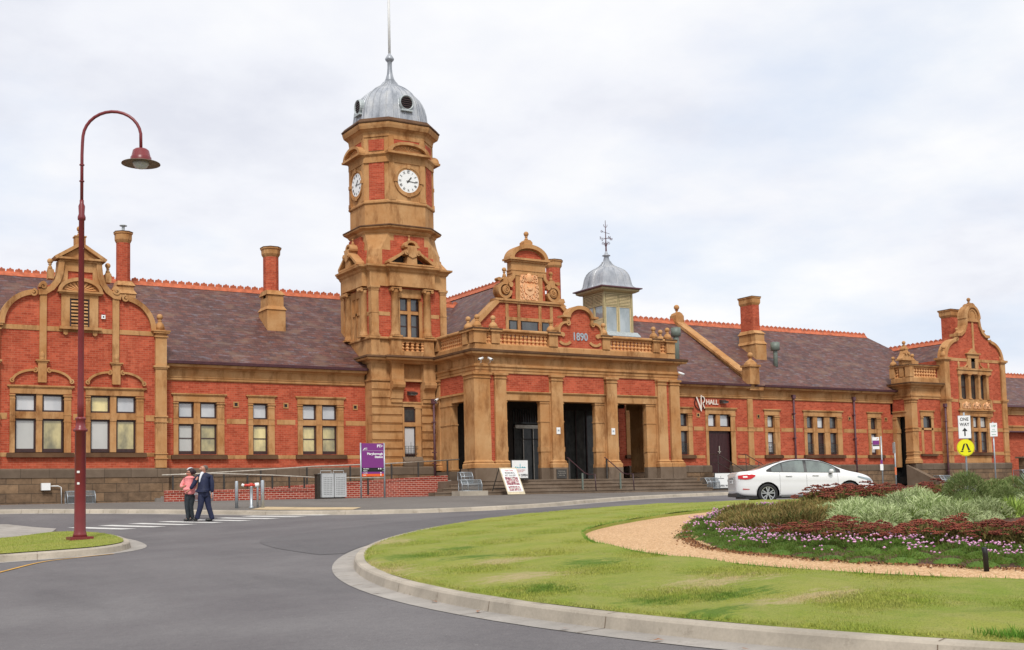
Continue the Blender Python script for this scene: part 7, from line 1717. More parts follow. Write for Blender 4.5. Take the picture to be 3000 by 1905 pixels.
hp = Vector((-.415,.13,.955)); E_.append(('elr','Rw')); hand(P, E_, (-.385,.13,.985), tuple(hp), fingers(hp, (-.6,.1,-.6), (0,1,0)), 'R')
hp = Vector((.235,.02,.80)); E_.append(('ell','Lw')); hand(P, E_, (.24,.01,.855), tuple(hp), fingers(hp, (-.05,.1,-1), (-.3,.9,0), .5), 'L')
add('hr',(-.08,.03,.86),.085,'pelvis'); add('kr',(-.075,.09,.47),.05,'hr'); add('ar',(-.20,.07,.10),.038,'kr'); add('tr',(-.235,.15,.075),.03,'ar')
add('hl',(.09,-.03,.86),.085,'pelvis'); add('kl',(.125,-.02,.46),.05,'hl'); add('al',(.22,-.05,.09),.038,'kl'); add('tl',(.10,.0,.04),.03,'al')
skin('body', P, E_, SKINM, man, None)
J = {'z':((0.01,.0,.70),(.185,.16)),'a':((0,.0,.80),(.185,.165)),'b':((-.01,.02,.95),(.19,.175)),'c':((-.02,.04,1.10),(.185,.185)),'d':((.0,.01,1.27),(.19,.155)),'e':((0,0,1.41),(.16,.13)),'f':((0,0,1.505),(.10,.095)),
     'sl':((.20,-.03,1.355),.088),'el':((.245,.0,1.12),.075),'wl':((.25,.01,.86),.06),'sr':((-.19,.03,1.355),.088),'er':((-.275,.10,1.15),.072),'wr':((-.39,.13,.98),.056)}
skin('jacket', J, [('z','a'),('a','b'),('b','c'),('c','d'),('d','e'),('e','f'),('e','sl'),('sl','el'),('el','wl'),('e','sr'),('sr','er'),('er','wr')], NAVY, man, None, 'c')
T_ = {'p':((0,0,.90),(.13,.12)),'hr':((-.075,.035,.76),.125),'kr':((-.075,.095,.47),.092),'ar':((-.185,.065,.15),.082),'cr':((-.215,.07,.05),.086),'hl':((.085,-.03,.76),.125),'kl':((.125,-.02,.46),.09),'al':((.22,-.045,.14),.080),'cl':((.24,-.05,.03),.084)}
skin('trousers', T_, [('p','hr'),('hr','kr'),('kr','ar'),('ar','cr'),('p','hl'),('hl','kl'),('kl','al'),('al','cl')], NAVY, man, None, 'p')
skin('shoe', {'h':((-.20,.05,.055),.055),'m':((-.235,.12,.06),.056),'t':((-.275,.21,.10),.045)}, [('h','m'),('m','t')], SHOE, man, None, 'h'); skin('shoe', {'h':((.25,-.05,.05),.055),'m':((.15,-.02,.048),.056),'t':((.04,.02,.042),.042)}, [('h','m'),('m','t')], SHOE, man, None, 'h')
skin('shirt', {'a':((-.10,.155,1.18),(.016,.016)),'b':((-.085,.132,1.32),(.034,.03)),'c':((-.05,.075,1.43),(.052,.045)),'d':((-.02,.03,1.50),(.078,.07))}, [('a','b'),('b','c'),('c','d')], SHIRT, man, None, 'b')
hh = MB(); hh.use(HAIRG); hh.smooth = True; hh.sphere((0,0,0), .1, 14, 10, (1,1,1)); hh.v = [tuple(Vector(W((.026,-.022,1.628)))+Vector((v[0]*.95,v[1]*.95,v[2]*.85))) for v in hh.v]; o = hh.build('hair', None); o.parent = man
hh = MB(); hh.use(HAIRG); hh.smooth = True
for u, v_, z in ((-.098,.070,1.632),(-.055,.110,1.632)): hh.sphere(W((u,v_,z)), .010, 8, 6)
hh.tube([W((-.105,.060,1.560)), W((-.082,.092,1.557)), W((-.05,.108,1.560))], .006, 5); o = hh.build('face_detail', None); o.parent = man
# woman
wx_, wy_ = 10.66, 36.44; wz_ = gz(wx_, wy_)+.012
wom = thing('person', (wx_, wy_, wz_), 'smiling woman in coral pink jacket, dark jeans and glasses, walking hand in hand', 'person')
P = {}; E_ = []
add('pelvis',(0,0,.86),.07); add('waist',(0,0,1.0),.07,'pelvis'); add('chest',(0,0,1.20),.08,'waist'); add('neck0',(.0,.0,1.33),.05,'chest'); add('neck',(.0,.01,1.38),.045,'neck0'); add('jaw',(-.018,.025,1.425),.076,'neck'); add('skull',(-.004,.008,1.495),.100,'jaw'); add('crown',(.004,.0,1.54),.078,'skull'); add('nose',(-.098,.088,1.465),.012,'jaw')
add('shr',(-.155,.02,1.28),.045,'chest'); add('shl',(.155,-.02,1.28),.045,'chest'); add('elr',(-.25,.05,1.06),.034,'shr'); add('ell',(.16,.03,1.05),.034,'shl')
hp = Vector((-.165,.15,1.05)); E_.append(('elr','Rw')); hand(P, E_, (-.19,.13,1.04), tuple(hp), fingers(hp, (.7,.3,.2), (0,.3,1), .6), 'R')
hp = Vector((-.035,.16,.91)); E_.append(('ell','Lw')); hand(P, E_, (.0,.13,.945), tuple(hp), fingers(hp, (-.6,.1,-.7), (0,1,.2), .6), 'L')
add('hr',(-.075,.0,.82),.08,'pelvis'); add('kr',(-.07,.05,.46),.052,'hr'); add('ar',(-.04,.0,.09),.038,'kr'); add('tr',(-.13,.05,.045),.03,'ar')
add('hl',(.07,.0,.82),.08,'pelvis'); add('kl',(.03,.0,.46),.052,'hl'); add('al',(.07,-.03,.11),.038,'kl'); add('tl',(-.02,.0,.07),.03,'al')
skin('body', P, E_, SKINM, wom, None)
J = {'z':((0,.0,.79),(.17,.14)),'a':((0,.0,.88),(.17,.145)),'b':((0,.01,1.0),(.165,.145)),'c':((0,.02,1.14),(.165,.165)),'d':((.0,.01,1.24),(.15,.135)),'e':((0,0,1.325),(.13,.11)),'f':((0,0,1.40),(.088,.085)),'sl':((.15,-.02,1.265),.080),'el':((.17,.03,1.05),.065),'wl':((.0,.13,.955),.050),'sr':((-.15,.02,1.265),.080),'er':((-.25,.05,1.06),.068),'wr':((-.19,.13,1.045),.050)}
skin('jacket', J, [('z','a'),('a','b'),('b','c'),('c','d'),('d','e'),('e','f'),('e','sl'),('sl','el'),('el','wl'),('e','sr'),('sr','er'),('er','wr')], PINK, wom, None, 'c')
T_ = {'p':((0,0,.92),(.12,.11)),'hr':((-.072,.0,.74),.112),'kr':((-.075,.05,.45),.078),'ar':((-.05,.01,.14),.066),'br':((-.05,.01,.04),.066),'hl':((.068,.0,.74),.112),'kl':((.03,.0,.45),.078),'al':((.065,-.025,.14),.066),'bl':((.07,-.025,.06),.066)}
skin('jeans', T_, [('p','hr'),('hr','kr'),('kr','ar'),('ar','br'),('p','hl'),('hl','kl'),('kl','al'),('al','bl')], JEAN, wom, None, 'p')
skin('shoe', {'h':((-.03,.0,.045),.048),'m':((-.10,.03,.045),.048),'t':((-.18,.06,.038),.036)}, [('h','m'),('m','t')], SHOE, wom, None, 'h'); skin('shoe', {'h':((.09,-.03,.06),.048),'m':((.01,-.01,.055),.048),'t':((-.06,.02,.045),.036)}, [('h','m'),('m','t')], SHOE, wom, None, 'h')
hh = MB(); hh.use(HAIRD); hh.smooth = True; hh.sphere(W((.045,-.03,1.515)), .108, 14, 10); hh.sphere(W((.12,-.05,1.50)), .068, 12, 8); o = hh.build('hair', None); o.parent = wom
hh = MB(); hh.use(SHIRT); hh.smooth = True; hh.tube([W((-.065,.065,1.56)), W((-.03,.05,1.605)), W((.03,-.0,1.628)), W((.07,-.06,1.61))], .020, 8); o = hh.build('headband', None); o.parent = wom
hh = MB(); hh.use(BLACK); hh.smooth = False; hh.tube([W((-.100,.050,1.492)), W((-.072,.092,1.492)), W((-.025,.108,1.492)), W((.05,.07,1.50))], .009, 5); o = hh.build('glasses', None); o.parent = wom
# ------------------------------------------------------------------ white saloon car, driving away around the island
CH = -30; cpos = Vector((29.10, 29.20, 0)); cpos.z = gz(cpos.x, cpos.y)
CM = Matrix.Translation(cpos) @ Matrix.Rotation(R(CH), 4, 'Z')
car = bpy.data.objects.new('parked_car', None); COL.objects.link(car); car.location = cpos; car.rotation_euler = (0,0,R(CH)); ORG[car.name] = Matrix.Identity(4)
tag(car, 'white four-door saloon car with red tail lamp beyond the round lawn', 'car')
Lc = 4.66; xo = -Lc/2
XS = [0,.03,.10,.22,.45,.75,1.0,1.25,1.5,1.8,2.1,2.4,2.7,2.95,3.2,3.45,3.7,3.95,4.2,4.4,4.55,4.63,4.66]
top = lambda x: float(np.interp(x, [0,.03,.1,.22,.5,.8,1.05,1.3,1.6,1.9,2.2,2.5,2.75,3.0,3.3,3.6,3.9,4.2,4.4,4.55,4.63,4.66], [.86,.98,1.055,1.075,1.08,1.12,1.235,1.33,1.405,1.445,1.46,1.45,1.415,1.35,1.215,1.05,.985,.92,.85,.76,.66,.58]))
belt = lambda x: float(np.interp(x, [0,.1,.5,1.0,1.6,2.5,3.3,3.6,3.9,4.3,4.55,4.66], [.83,1.0,1.035,1.03,1.0,.96,.93,.925,.90,.80,.68,.55]))
bot = lambda x: float(np.interp(x, [0,.15,.5,1.0,3.6,4.2,4.66], [.36,.26,.22,.20,.20,.22,.32]))
wid = lambda x: float(np.interp(x, [0,.05,.15,.4,1.0,1.8,2.8,3.6,4.1,4.4,4.58,4.66], [.62,.74,.82,.875,.90,.90,.90,.89,.86,.78,.62,.45]))
roofw = lambda x: float(np.interp(x, [0,.3,.8,1.05,1.5,2.2,2.8,3.3,3.6,4.0,4.4,4.66], [.60,.72,.70,.64,.60,.60,.61,.66,.72,.74,.62,.38]))
def csec(x):
    b, t, bl, w_, rw = bot(x), top(x), belt(x), wid(x), roofw(x)
    bl = min(bl, t-.012); h = bl-b
    pts = [(0,b),(w_*.86,b),(w_*.965,b+.05),(w_*.985,b+h*.18),(w_*1.0,b+h*.42),(w_*.992,b+h*.62),(w_*1.0,b+h*.76),(w_*.975,b+h*.92),(w_*.935,bl)]
    side = [(w_*.935,bl),(rw+(w_*.935-rw)*.62,bl+(t-bl)*.45),(rw+(w_*.935-rw)*.20,bl+(t-bl)*.84),(rw*.93,bl+(t-bl)*.95),(rw*.6,t-.008),(0,t)]
    return pts+side[1:]
def side_y(x, z):
    p = csec(x); zz = [q[1] for q in p[2:12]]; yy = [q[0] for q in p[2:12]]
    return float(np.interp(z, zz, yy))
m = MB(); WHITEC, nt_, b_ = newmat('car_white'); setin(b_, Base_Color=(.74,.74,.73,1), Roughness=.35); b_.inputs['Coat Weight'].default_value = .8; b_.inputs['Coat Roughness'].default_value = .05
m.use(WHITEC); m.smooth = True
rings = []
for x in XS:
    h = csec(x); r = [(x+xo, y, z) for y, z in h]+[(x+xo, -y, z) for y, z in h[1:-1][::-1]]; rings.append(r)
m.ring(rings)
me_ = m.build('car_body')
# finer surface, then wheel arches cut with real cylinders
sub = me_.modifiers.new('s', 'SUBSURF'); sub.levels = 2; sub.render_levels = 2
cut = mb(BLACK)
for wx_ in (1.02, 3.72):
    cut.ring([[(wx_+xo+.375*math.cos(2*math.pi*i/40), y, .325+.375*math.sin(2*math.pi*i/40)) for i in range(40)] for y in (-1.2,-.55)]); cut.ring([[(wx_+xo+.375*math.cos(2*math.pi*i/40), y, .325+.375*math.sin(2*math.pi*i/40)) for i in range(40)] for y in (.55,1.2)])
cu_ = cut.build('cutter'); bo = me_.modifiers.new('b', 'BOOLEAN'); bo.object = cu_; bo.operation = 'DIFFERENCE'; bo.solver = 'EXACT'
dg = bpy.context.evaluated_depsgraph_get(); nm = bpy.data.meshes.new_from_object(me_.evaluated_get(dg)); me_.modifiers.clear(); me_.data = nm
nm.polygons.foreach_set('use_smooth', [True]*len(nm.polygons))
if BLACK.name not in [q.name for q in nm.materials if q]: nm.materials.append(BLACK)
ix = [q.name if q else '' for q in nm.materials].index(BLACK.name)
for p in nm.polygons:
    c = p.center
    for wx_ in (1.02, 3.72):
        d = math.hypot(c.x-wx_-xo, c.z-.325)
        if d < .377 and abs(c.y) < .97: p.material_index = ix; p.use_smooth = False
me_.parent = car; me_.name = 'body'; bpy.data.objects.remove(cu_)
def over(name, xs, lo, hi, mat, d=.006, rows=5, side=-1, parent=car):
    """overlay following the body side between heights lo(x) and hi(x)"""
    q = mb(mat); q.smooth = True
    g = [[(x+xo, side*(side_y(x, lo(x)+(hi(x)-lo(x))*k/rows)+d), lo(x)+(hi(x)-lo(x))*k/rows) for x in xs] for k in range(rows+1)]
    q.ring(g, close=False, cap=False); return q.build(name, parent)
I = lambda xs, zs: (lambda x: float(np.interp(x, xs, zs)))
CG = pane_mat('car_glass', (.03,.045,.04), (.12,.16,.14), 1.5); TRIM = plain('car_trim', (.02,.02,.02), .4)
for sd_ in (-1, 1):
    whi = I([1.02,1.2,1.5,1.8,2.1,2.5,2.8,3.05,3.25,3.42], [1.075,1.19,1.31,1.375,1.40,1.385,1.335,1.255,1.165,1.04]); wlo = I([1.02,1.2,1.5,2.2,2.8,3.2,3.42], [1.055,1.035,1.025,1.0,.985,.975,.97])
    over('window_trim', list(np.linspace(1.0,3.44,22)), lambda x: wlo(x)-.015, lambda x: whi(x)+.02, TRIM, .004, side=sd_)
    over('rear_quarter_glass', list(np.linspace(1.17,1.50,6)), wlo, lambda x: whi(x)-.01, CG, .010, side=sd_)
    over('rear_door_glass', list(np.linspace(1.54,2.24,8)), wlo, lambda x: whi(x)-.01, CG, .010, side=sd_); over('front_door_glass', list(np.linspace(2.34,3.28,9)), wlo, lambda x: whi(x)-.012, CG, .010, side=sd_)
    for xx in (2.30, 3.33, 1.42):
        over('door_seam', [xx, xx+.008], lambda x: .30, lambda x: wlo(min(max(x,1.05),3.4))-.02, plain('seam', (.12,.12,.12), .6) if not MAT.get('seam') else MAT['seam'], .002, 8, sd_)
    for xx in (1.62, 2.50):
        h_ = mb(WHITEC); h_.smooth = True; yh = sd_*(side_y(xx, .88)+.018); h_.tube([(xx+xo, yh, .885),(xx+xo+.03, yh+sd_*.01, .89),(xx+xo+.17, yh+sd_*.01, .885),(xx+xo+.2, yh, .88)], .016, 8); h_.build('door_handle', car)
    mr = mb(WHITEC); mr.smooth = True; ym = sd_*.98; mr.sphere((3.10+xo, ym, 1.01), .10, 12, 8, (.8,.9,.75)); mr.build('mirror', car)
    mr = mb(TRIM); mr.box(3.05+xo, 3.14+xo, min(sd_*.84, sd_*.96), max(sd_*.84, sd_*.96), .93, .97); mr.build('mirror_arm', car)
    red = plain('tail_red', (.55,.015,.02), .12, var=.1) if not MAT.get('tail_red') else MAT['tail_red']
    over('tail_lamp', list(np.linspace(.07,.62,9)), I([.07,.3,.5,.62],[.83,.79,.82,.90]), I([.07,.3,.5,.62],[.93,.96,.965,.94]), red, .010, side=sd_)
    over('tail_lens', list(np.linspace(.22,.36,4)), lambda x: .86, lambda x: .91, WHITE, .016, side=sd_)
    over('rear_reflector', list(np.linspace(.20,.42,4)), lambda x: .47, I([.2,.42],[.505,.485]), red, .008, side=sd_)
    over('headlight', list(np.linspace(4.0,4.52,7)), I([4.0,4.52],[.80,.64]), I([4.0,4.52],[.845,.73]), P_LANT, .008, side=sd_)
    over('sill_trim', list(np.linspace(1.45,3.3,8)), lambda x: .205, lambda x: .25, MAT['seam'], .006, 2, side=sd_)
# rear window, rear face details
q = mb(CG); q.smooth = True
rx_ = list(np.linspace(.86,1.55,7)); q.ring([[(x+xo-.004, roofw(x)*.90*k/4, top(x)+.006-.012*(k/4)**2*abs(1)) for k in range(-4,5)] for x in rx_], close=False, cap=False); q.build('rear_window', car)
q = mb(CG); q.smooth = True; rx_ = list(np.linspace(2.86,3.55,7)); q.ring([[(x+xo, roofw(x)*.92*k/4, top(x)+.008-.012*(k/4)**2) for k in range(-4,5)] for x in rx_], close=False, cap=False); q.build('windscreen', car)
q = mb(WHITE); q.box(xo-.012, xo+.03, -.19, .19, .68, .80); q.use(MAT['seam']); q.box(xo-.004, xo+.03, -.30, .30, .83, .86)
for k in range(6): q.box(xo-.014, xo-.011, -.15+.052*k, -.12+.052*k, .71, .77)
q.build('number_plate', car)
q = mb(TRIM); q.prism([(xo+.02,.24),(xo+.6,.19),(xo+.6,.24),(xo+.02,.36)], -.72, .72, 'y'); q.build('rear_diffuser', car)
q = mb(TRIM); q.box(xo+.3, xo+4.3, -.78, .78, .16, .24); q.build('underbody', car)
# wheels
tyre, nt_, b_ = newmat('tyre_rubber'); setin(b_, Base_Color=(.018,.018,.018,1), Roughness=.8)
alloy = plain('alloy', (.55,.56,.57), .25, metal=.8, var=.05)
def wheel(wx_, sd_):
    cx_, cz_ = wx_+xo, .325; yo_ = sd_*.875
    def rg(r, y, n=36): return [(cx_+r*math.cos(2*math.pi*i/n), y, cz_+r*math.sin(2*math.pi*i/n)) for i in range(n)]
    t_ = mb(tyre); t_.smooth = True; yi = sd_*.66
    o_ = [rg(.225,yi), rg(.31,yi), rg(.325,yi+sd_*.03), rg(.325,yo_-sd_*.03), rg(.31,yo_), rg(.26,yo_+sd_*.004), rg(.225,yo_-sd_*.01), rg(.225,yi)]; t_.ring(o_, cap=False); w_ = t_.build('wheel', car)
    r_ = mb(alloy); r_.ring([rg(.226,yo_-sd_*.02), rg(.226,yo_-sd_*.004), rg(.205,yo_-sd_*.006), rg(.205,yo_-sd_*.05)], cap=False)
    for k in range(5):
        for da in (-9, 9):
            a = R(90+72*k+da*.6); b = R(90+72*k+da*1.5); p0 = (cx_+.05*math.cos(a), cz_+.05*math.sin(a)); p1 = (cx_+.21*math.cos(b), cz_+.21*math.sin(b)); n_ = Vector((p1[1]-p0[1], -(p1[0]-p0[0]))).normalized()*.019
            q = [(p0[0]-n_.x,p0[1]-n_.y),(p0[0]+n_.x,p0[1]+n_.y),(p1[0]+n_.x,p1[1]+n_.y),(p1[0]-n_.x,p1[1]-n_.y)]; r_.prism(q, min(yo_-sd_*.045, yo_-sd_*.012), max(yo_-sd_*.045, yo_-sd_*.012), 'y')
    r_.ring([rg(.055,yo_-sd_*.05,16), rg(.055,yo_-sd_*.008,16)]); r_.build('rim', w_)
    d_ = mb(BLACK); d_.ring([rg(.224,yo_-sd_*.10), rg(.224,yo_-sd_*.09)]); d_.build('dark_backing', w_)  # black backing disc paints the shade seen between the spokes
for wx_ in (1.02, 3.72):
    for sd_ in (-1, 1): wheel(wx_, sd_)
# ------------------------------------------------------------------ planting in the round bed
def leafmat(name, c1, c2, c3=None, scale=6, rough=.75):
    m, nt, b = newmat(name); oi = N(nt, 'ShaderNodeObjectInfo'); g = N(nt, 'ShaderNodeNewGeometry')
    c = mix(nt, g.outputs['Random Per Island'], c1, c2)
    if c3: c = mix(nt, ramp(nt, g.outputs['Random Per Island'], [(.0,(1,1,1)),(.18,(1,1,1)),(.2,(0,0,0))]), c, c3)
    v = N(nt, 'ShaderNodeMath', operation='MULTIPLY_ADD'); nt.links.new(oi.outputs['Random'], v.inputs[0]); v.inputs[1].default_value = .35; v.inputs[2].default_value = .8
    hs = N(nt, 'ShaderNodeHueSaturation'); nt.links.new(v.outputs[0], hs.inputs['Value']); nt.links.new(c, hs.inputs['Color'])
    nt.links.new(hs.outputs[0], b.inputs['Base Color']); setin(b, Roughness=rough); b.inputs['Specular IOR Level'].default_value = .25; return m
M_CUSH = leafmat('cushion_leaf', (.060,.125,.014), (.11,.185,.025), (.16,.19,.05))
M_PINK = leafmat('thrift_flower', (.60,.25,.46), (.70,.40,.58), (.45,.15,.30))
M_SEDH = leafmat('sedum_head', (.17,.038,.022), (.26,.072,.04), (.11,.02,.018)); M_SEDL = leafmat('sedum_leaf', (.10,.12,.03), (.22,.15,.05))
M_SILV = leafmat('silver_leaf', (.31,.38,.16), (.48,.54,.29), (.17,.24,.07)); M_GREY = leafmat('grey_green_leaf', (.11,.17,.045), (.22,.28,.09), (.31,.34,.14))
M_OLIV = leafmat('olive_leaf', (.17,.14,.04), (.28,.20,.07), (.10,.13,.03)); M_STRAP = leafmat('strap_leaf', (.20,.30,.05), (.32,.42,.09)); M_YELF = plain('yellow_flower', (.85,.65,.02), .6)
def blades(m, n, rad, h, w_, L_, droop, rr, base=0.25, up=.5):
    """many narrow arching blades growing out of a mound"""
    for i in range(n):
        a = rr.random()*6.283; q = math.sqrt(rr.random())*rad; x, y = q*math.cos(a), q*math.sin(a)
        zt = h*math.sqrt(max(0, 1-(q/rad)**2)); z = zt*(base+(1-base)*rr.random()**.6)
        out = Vector((x/rad+rr.gauss(0,.45), y/rad+rr.gauss(0,.45), up+.5*rr.random())).normalized(); L = L_*(.6+.7*rr.random())
        s = out.cross(Vector((rr.gauss(0,1),rr.gauss(0,1),rr.gauss(0,1)))).normalized()*w_*.5; p0 = Vector((x,y,z)); p1 = p0+out*L*.55; p2 = p0+out*L+Vector((0,0,-droop*L))
        m.add([tuple(p0-s),tuple(p0+s),tuple(p1+s*.8),tuple(p1-s*.8),tuple(p2)], [(0,1,2,3),(3,2,4)])
def mound(m, rad, h, rr, n=12):
    rings = []
    for k in range(6):
        t = k/5; r = rad*.88*math.cos(t*math.pi/2*.98); z = h*.72*math.sin(t*math.pi/2)
        rings.append([(r*(1+.08*math.sin(3*i+k))*math.cos(2*math.pi*i/n), r*(1+.08*math.sin(2*i+k))*math.sin(2*math.pi*i/n), z-.03) for i in range(n)])
    m.ring(rings)
def blob(m, c, r, rr, flat=.6):
    o = Vector(c); v = [o+Vector((r,0,0)), o+Vector((0,r,0)), o+Vector((-r,0,0)), o+Vector((0,-r,0)), o+Vector((0,0,r*flat)), o+Vector((0,0,-r*flat))]
    m.add([tuple(p) for p in v], [(0,1,4),(1,2,4),(2,3,4),(3,0,4),(1,0,5),(2,1,5),(3,2,5),(0,3,5)])
def proto(name, label, cat, group, mk):
    o = bpy.data.objects.new(name, None); COL.objects.link(o); ORG[o.name] = Matrix.Identity(4); tag(o, label, cat, group); mk(o); return o
def mk_cushion(seed, flowers):
    def f(o):
        rr = random.Random(seed); m = mb(M_CUSH); mound(m, .26, .16, rr); blades(m, 700, .27, .165, .006, .045, .1, rr, .8, .9); m.build('foliage', o)
        if flowers:
            q = mb(M_PINK); st_ = mb(M_CUSH)
            for i in range(flowers):
                a = rr.random()*6.28; d = .30*math.sqrt(rr.random()); x, y = d*math.cos(a), d*math.sin(a); z = .15+.06*rr.random(); blob(q, (x,y,z), .016+.007*rr.random(), rr, .8); st_.bar((x*.8,y*.8,.08),(x,y,z-.01),.003)
            q.build('flowers', o); st_.build('flower_stalks', o)
    return f
def mk_sedum(seed):
    def f(o):
        rr = random.Random(seed); m = mb(M_SEDL); blades(m, 260, .30, .26, .030, .09, .2, rr, .3, .9)
        for i in range(30): a = rr.random()*6.28; d = .26*rr.random(); m.bar((d*.4*math.cos(a),d*.4*math.sin(a),0),(d*math.cos(a),d*math.sin(a),.27),.008)
        m.build('stems', o); q = mb(M_SEDH)
        for i in range(36):
            a = rr.random()*6.28; d = .36*math.sqrt(rr.random()); cx_, cy_, cz_ = d*math.cos(a), d*math.sin(a), .36-.30*(d/.36)**2*.5+rr.gauss(0,.015); R0 = .045+.02*rr.random()
            for k in range(16): b_ = rr.random()*6.28; e = R0*math.sqrt(rr.random()); blob(q, (cx_+e*math.cos(b_), cy_+e*math.sin(b_), cz_-e*.35), .013, rr, .7)
        q.build('flower_heads', o)
    return f
def mk_mound(mat, seed, n, rad, h, w_, L_, droop, up=.5, base=.35, yellow=False):
    def f(o):
        rr = random.Random(seed); m = mb(mat); mound(m, rad*.8, h*.8, rr); blades(m, n, rad, h, w_, L_, droop, rr, base, up); m.build('foliage', o)
        if yellow:
            q = mb(M_YELF)
            for i in range(12): a = rr.random()*6.28; d = rad*.8*math.sqrt(rr.random()); blob(q, (d*math.cos(a), d*math.sin(a), h+.05+.05*rr.random()), .018, rr)
            q.build('flowers', o)
    return f
rng = random.Random(11)
def scatter(protos, spots, smin=.85, smax=1.15):
    for i, sp_ in enumerate(spots):
        p = protos[i % len(protos)]; o = p if i < len(protos) else copy_tree(p)
        x, y = sp_[0], sp_[1]; s = rng.uniform(smin, smax)*(sp_[2] if len(sp_) > 2 else 1)
        o.location = (x, y, bed_h(x, y)-.02); o.rotation_euler = (0,0,rng.random()*6.28); o.scale = (s, s, s*rng.uniform(.9,1.1))
def edge(d, th0, th1, step, jit=.06):
    out = []; th = R(th0)
    while th < R(th1):
        r = r_bed(th)-d+rng.gauss(0, jit); out.append(pol(th, r)); th += step/max(r, 1)
    return out
pn = [proto('thrift_cushion', 'low dark green cushion plant edging the garden bed along the gravel path', 'edging plant', 'dark green cushion plants edging the bed', mk_cushion(s, 3 if s < 2 else 0)) for s in range(3)]
scatter(pn, edge(.22, 100, 205, .50, .09), .68, 1.0)
pf = [proto('flowering_thrift', 'pink flowered thrift clump just inside the dark green edging of the bed', 'flowering plant', 'pink flowering thrift inside the edging', mk_cushion(20+s, 21)) for s in range(3)]
scatter(pf, edge(.64, 104, 204, .36, .12)+edge(1.05, 150, 198, .42, .15)+edge(.15, 108, 135, .5, .1), .75, 1.0)
fs = [(12.18,12.54),(12.23,12.95),(11.99,12.07),(12.04,11.80),(12.2,11.59),(12.29,11.3),(12.36,11.02),(12.52,10.81),(12.58,10.54),(12.64,10.26),(12.7,9.99),(12.84,9.79),(12.88,9.53),(12.92,9.27),(11.9,11.45),(11.95,11.1),(12.0,10.75),(12.05,10.45),(12.15,10.1),(12.2,9.84),(12.25,9.5),(12.3,9.2),(12.4,8.95),(12.45,8.7),(12.6,11.9),(12.75,11.4),(12.95,10.9),(13.1,10.4),(13.2,9.9),(13.3,9.5)]
ps_ = [proto('stonecrop', 'stonecrop clump with flat dark red flower heads in the front band of the bed', 'perennial plant', 'dark red stonecrops in the front band', mk_sedum(s)) for s in range(3)]
scatter(ps_, fs, .62, 1.02)
bs = [(17.96,17.24),(18.69,17.38),(18.22,16.5),(19.35,16.98),(20.05,17.14),(19.54,16.28),(17.11,15.99),(17.4,15.59),(20.66,16.77),(17.6,16.6),(18.9,16.0),(18.3,17.5),(17.3,16.9),(19.2,17.5),(17.9,15.9)]
pb2 = [proto('stonecrop', 'taller stonecrop clump with dark red heads at the back of the bed, before the car', 'perennial plant', 'dark red stonecrops at the back of the bed', mk_sedum(10+s)) for s in range(2)]
scatter(pb2, bs, 1.05, 1.4)
sv = [(14.5,13.75),(15.99,14.33),(14.02,12.95),(15.19,13.06),(14.74,12.15),(13.59,12.05),(14.39,11.4),(16.59,13.96),(15.2,14.0),(13.6,12.6),(15.9,13.3),(14.1,12.2),(15.2,11.5)]
p3 = [proto('silver_bush', 'pale silver green bush of arching narrow leaves in the middle of the bed', 'bush', 'silver green bushes in the middle of the bed', mk_mound(M_SILV, 40+s, 1500, .46, .40, .012, .13, .25, .6)) for s in range(3)]
scatter(p3, sv, .75, .98)
bg_ = [(17.40,13.55,1.0),(18.28,13.62,.85),(17.35,12.75,.68),(17.75,12.45,.75),(20.28,14.7,.8)]
p4 = [proto('grey_green_shrub', 'large rounded grey green shrub on the right of the bed', 'shrub', 'large grey green shrubs on the right', mk_mound(M_GREY, 50+s, 4200, .74, 1.0, .013, .13, .1, .6, .55)) for s in range(2)]
scatter(p4, bg_, .54, .58)
ol = [(14.09,15.49),(14.39,15.3),(14.91,15.34),(13.57,14.28),(14.17,14.27),(15.19,14.82),(15.87,16.16),(16.62,16.3),(13.06,14.12),(13.93,13.59),(15.3,15.9),(14.8,16.2),(13.3,13.4),(12.9,13.6),(13.5,15.0),(16.3,15.6),(15.7,15.2)]
p5 = [proto('olive_groundcover', 'spreading olive brown fine-leaved plant on the left half of the bed', 'ground cover plant', 'olive brown spreading plants', mk_mound(M_OLIV, 60+s, 1300, .50, .27, .014, .08, .0, .7, .6)) for s in range(3)]
scatter(p5, ol, .8, 1.15)
stp = [(14.16,12.04),(15.7,12.74),(15.65,12.19),(15.71,11.8),(15.97,14.93),(17.09,14.84),(15.62,11.38)]
p6 = [proto('strap_leaf_plant', 'bright green strap leaved plant between the silver bushes', 'perennial plant', 'bright green strap leaved plants', mk_mound(M_STRAP, 70+s, 230, .30, .28, .022, .34, .15, 1.0, .1)) for s in range(2)]
scatter(p6, stp, .5, .7)
p7 = proto('yellow_flower_plant', 'small green plant with yellow flowers between silver bushes and big shrubs', 'flowering plant', None, mk_mound(M_STRAP, 80, 420, .25, .25, .014, .14, .1, .8, .3, True)); scatter([p7], [(15.85,13.35)])
scatter([copy_tree(pb2[0])], [(21.9,16.3)], 1.1, 1.2)
for kind, spots, s0, s1 in ((pb2[1], [(22.8,16.9),(23.9,16.1),(24.9,15.2),(21.3,17.5),(16.0,10.2),(15.2,9.2),(17.2,8.6),(16.4,7.2),(18.6,6.4),(19.9,7.6),(23.6,6.6)], .9, 1.2), (p4[1], [(21.6,12.9),(20.1,11.2),(23.0,11.4),(24.6,13.3),(22.0,9.2),(25.3,9.8),(19.3,9.1)], .7, .9), (p3[0], [(18.8,12.3),(17.9,10.9),(21.8,14.6),(23.5,14.6),(16.6,11.6),(25.9,12.3),(24.0,8.2),(20.4,5.6)], .8, 1.0)):
    scatter([copy_tree(kind) for _ in spots], spots, s0, s1)
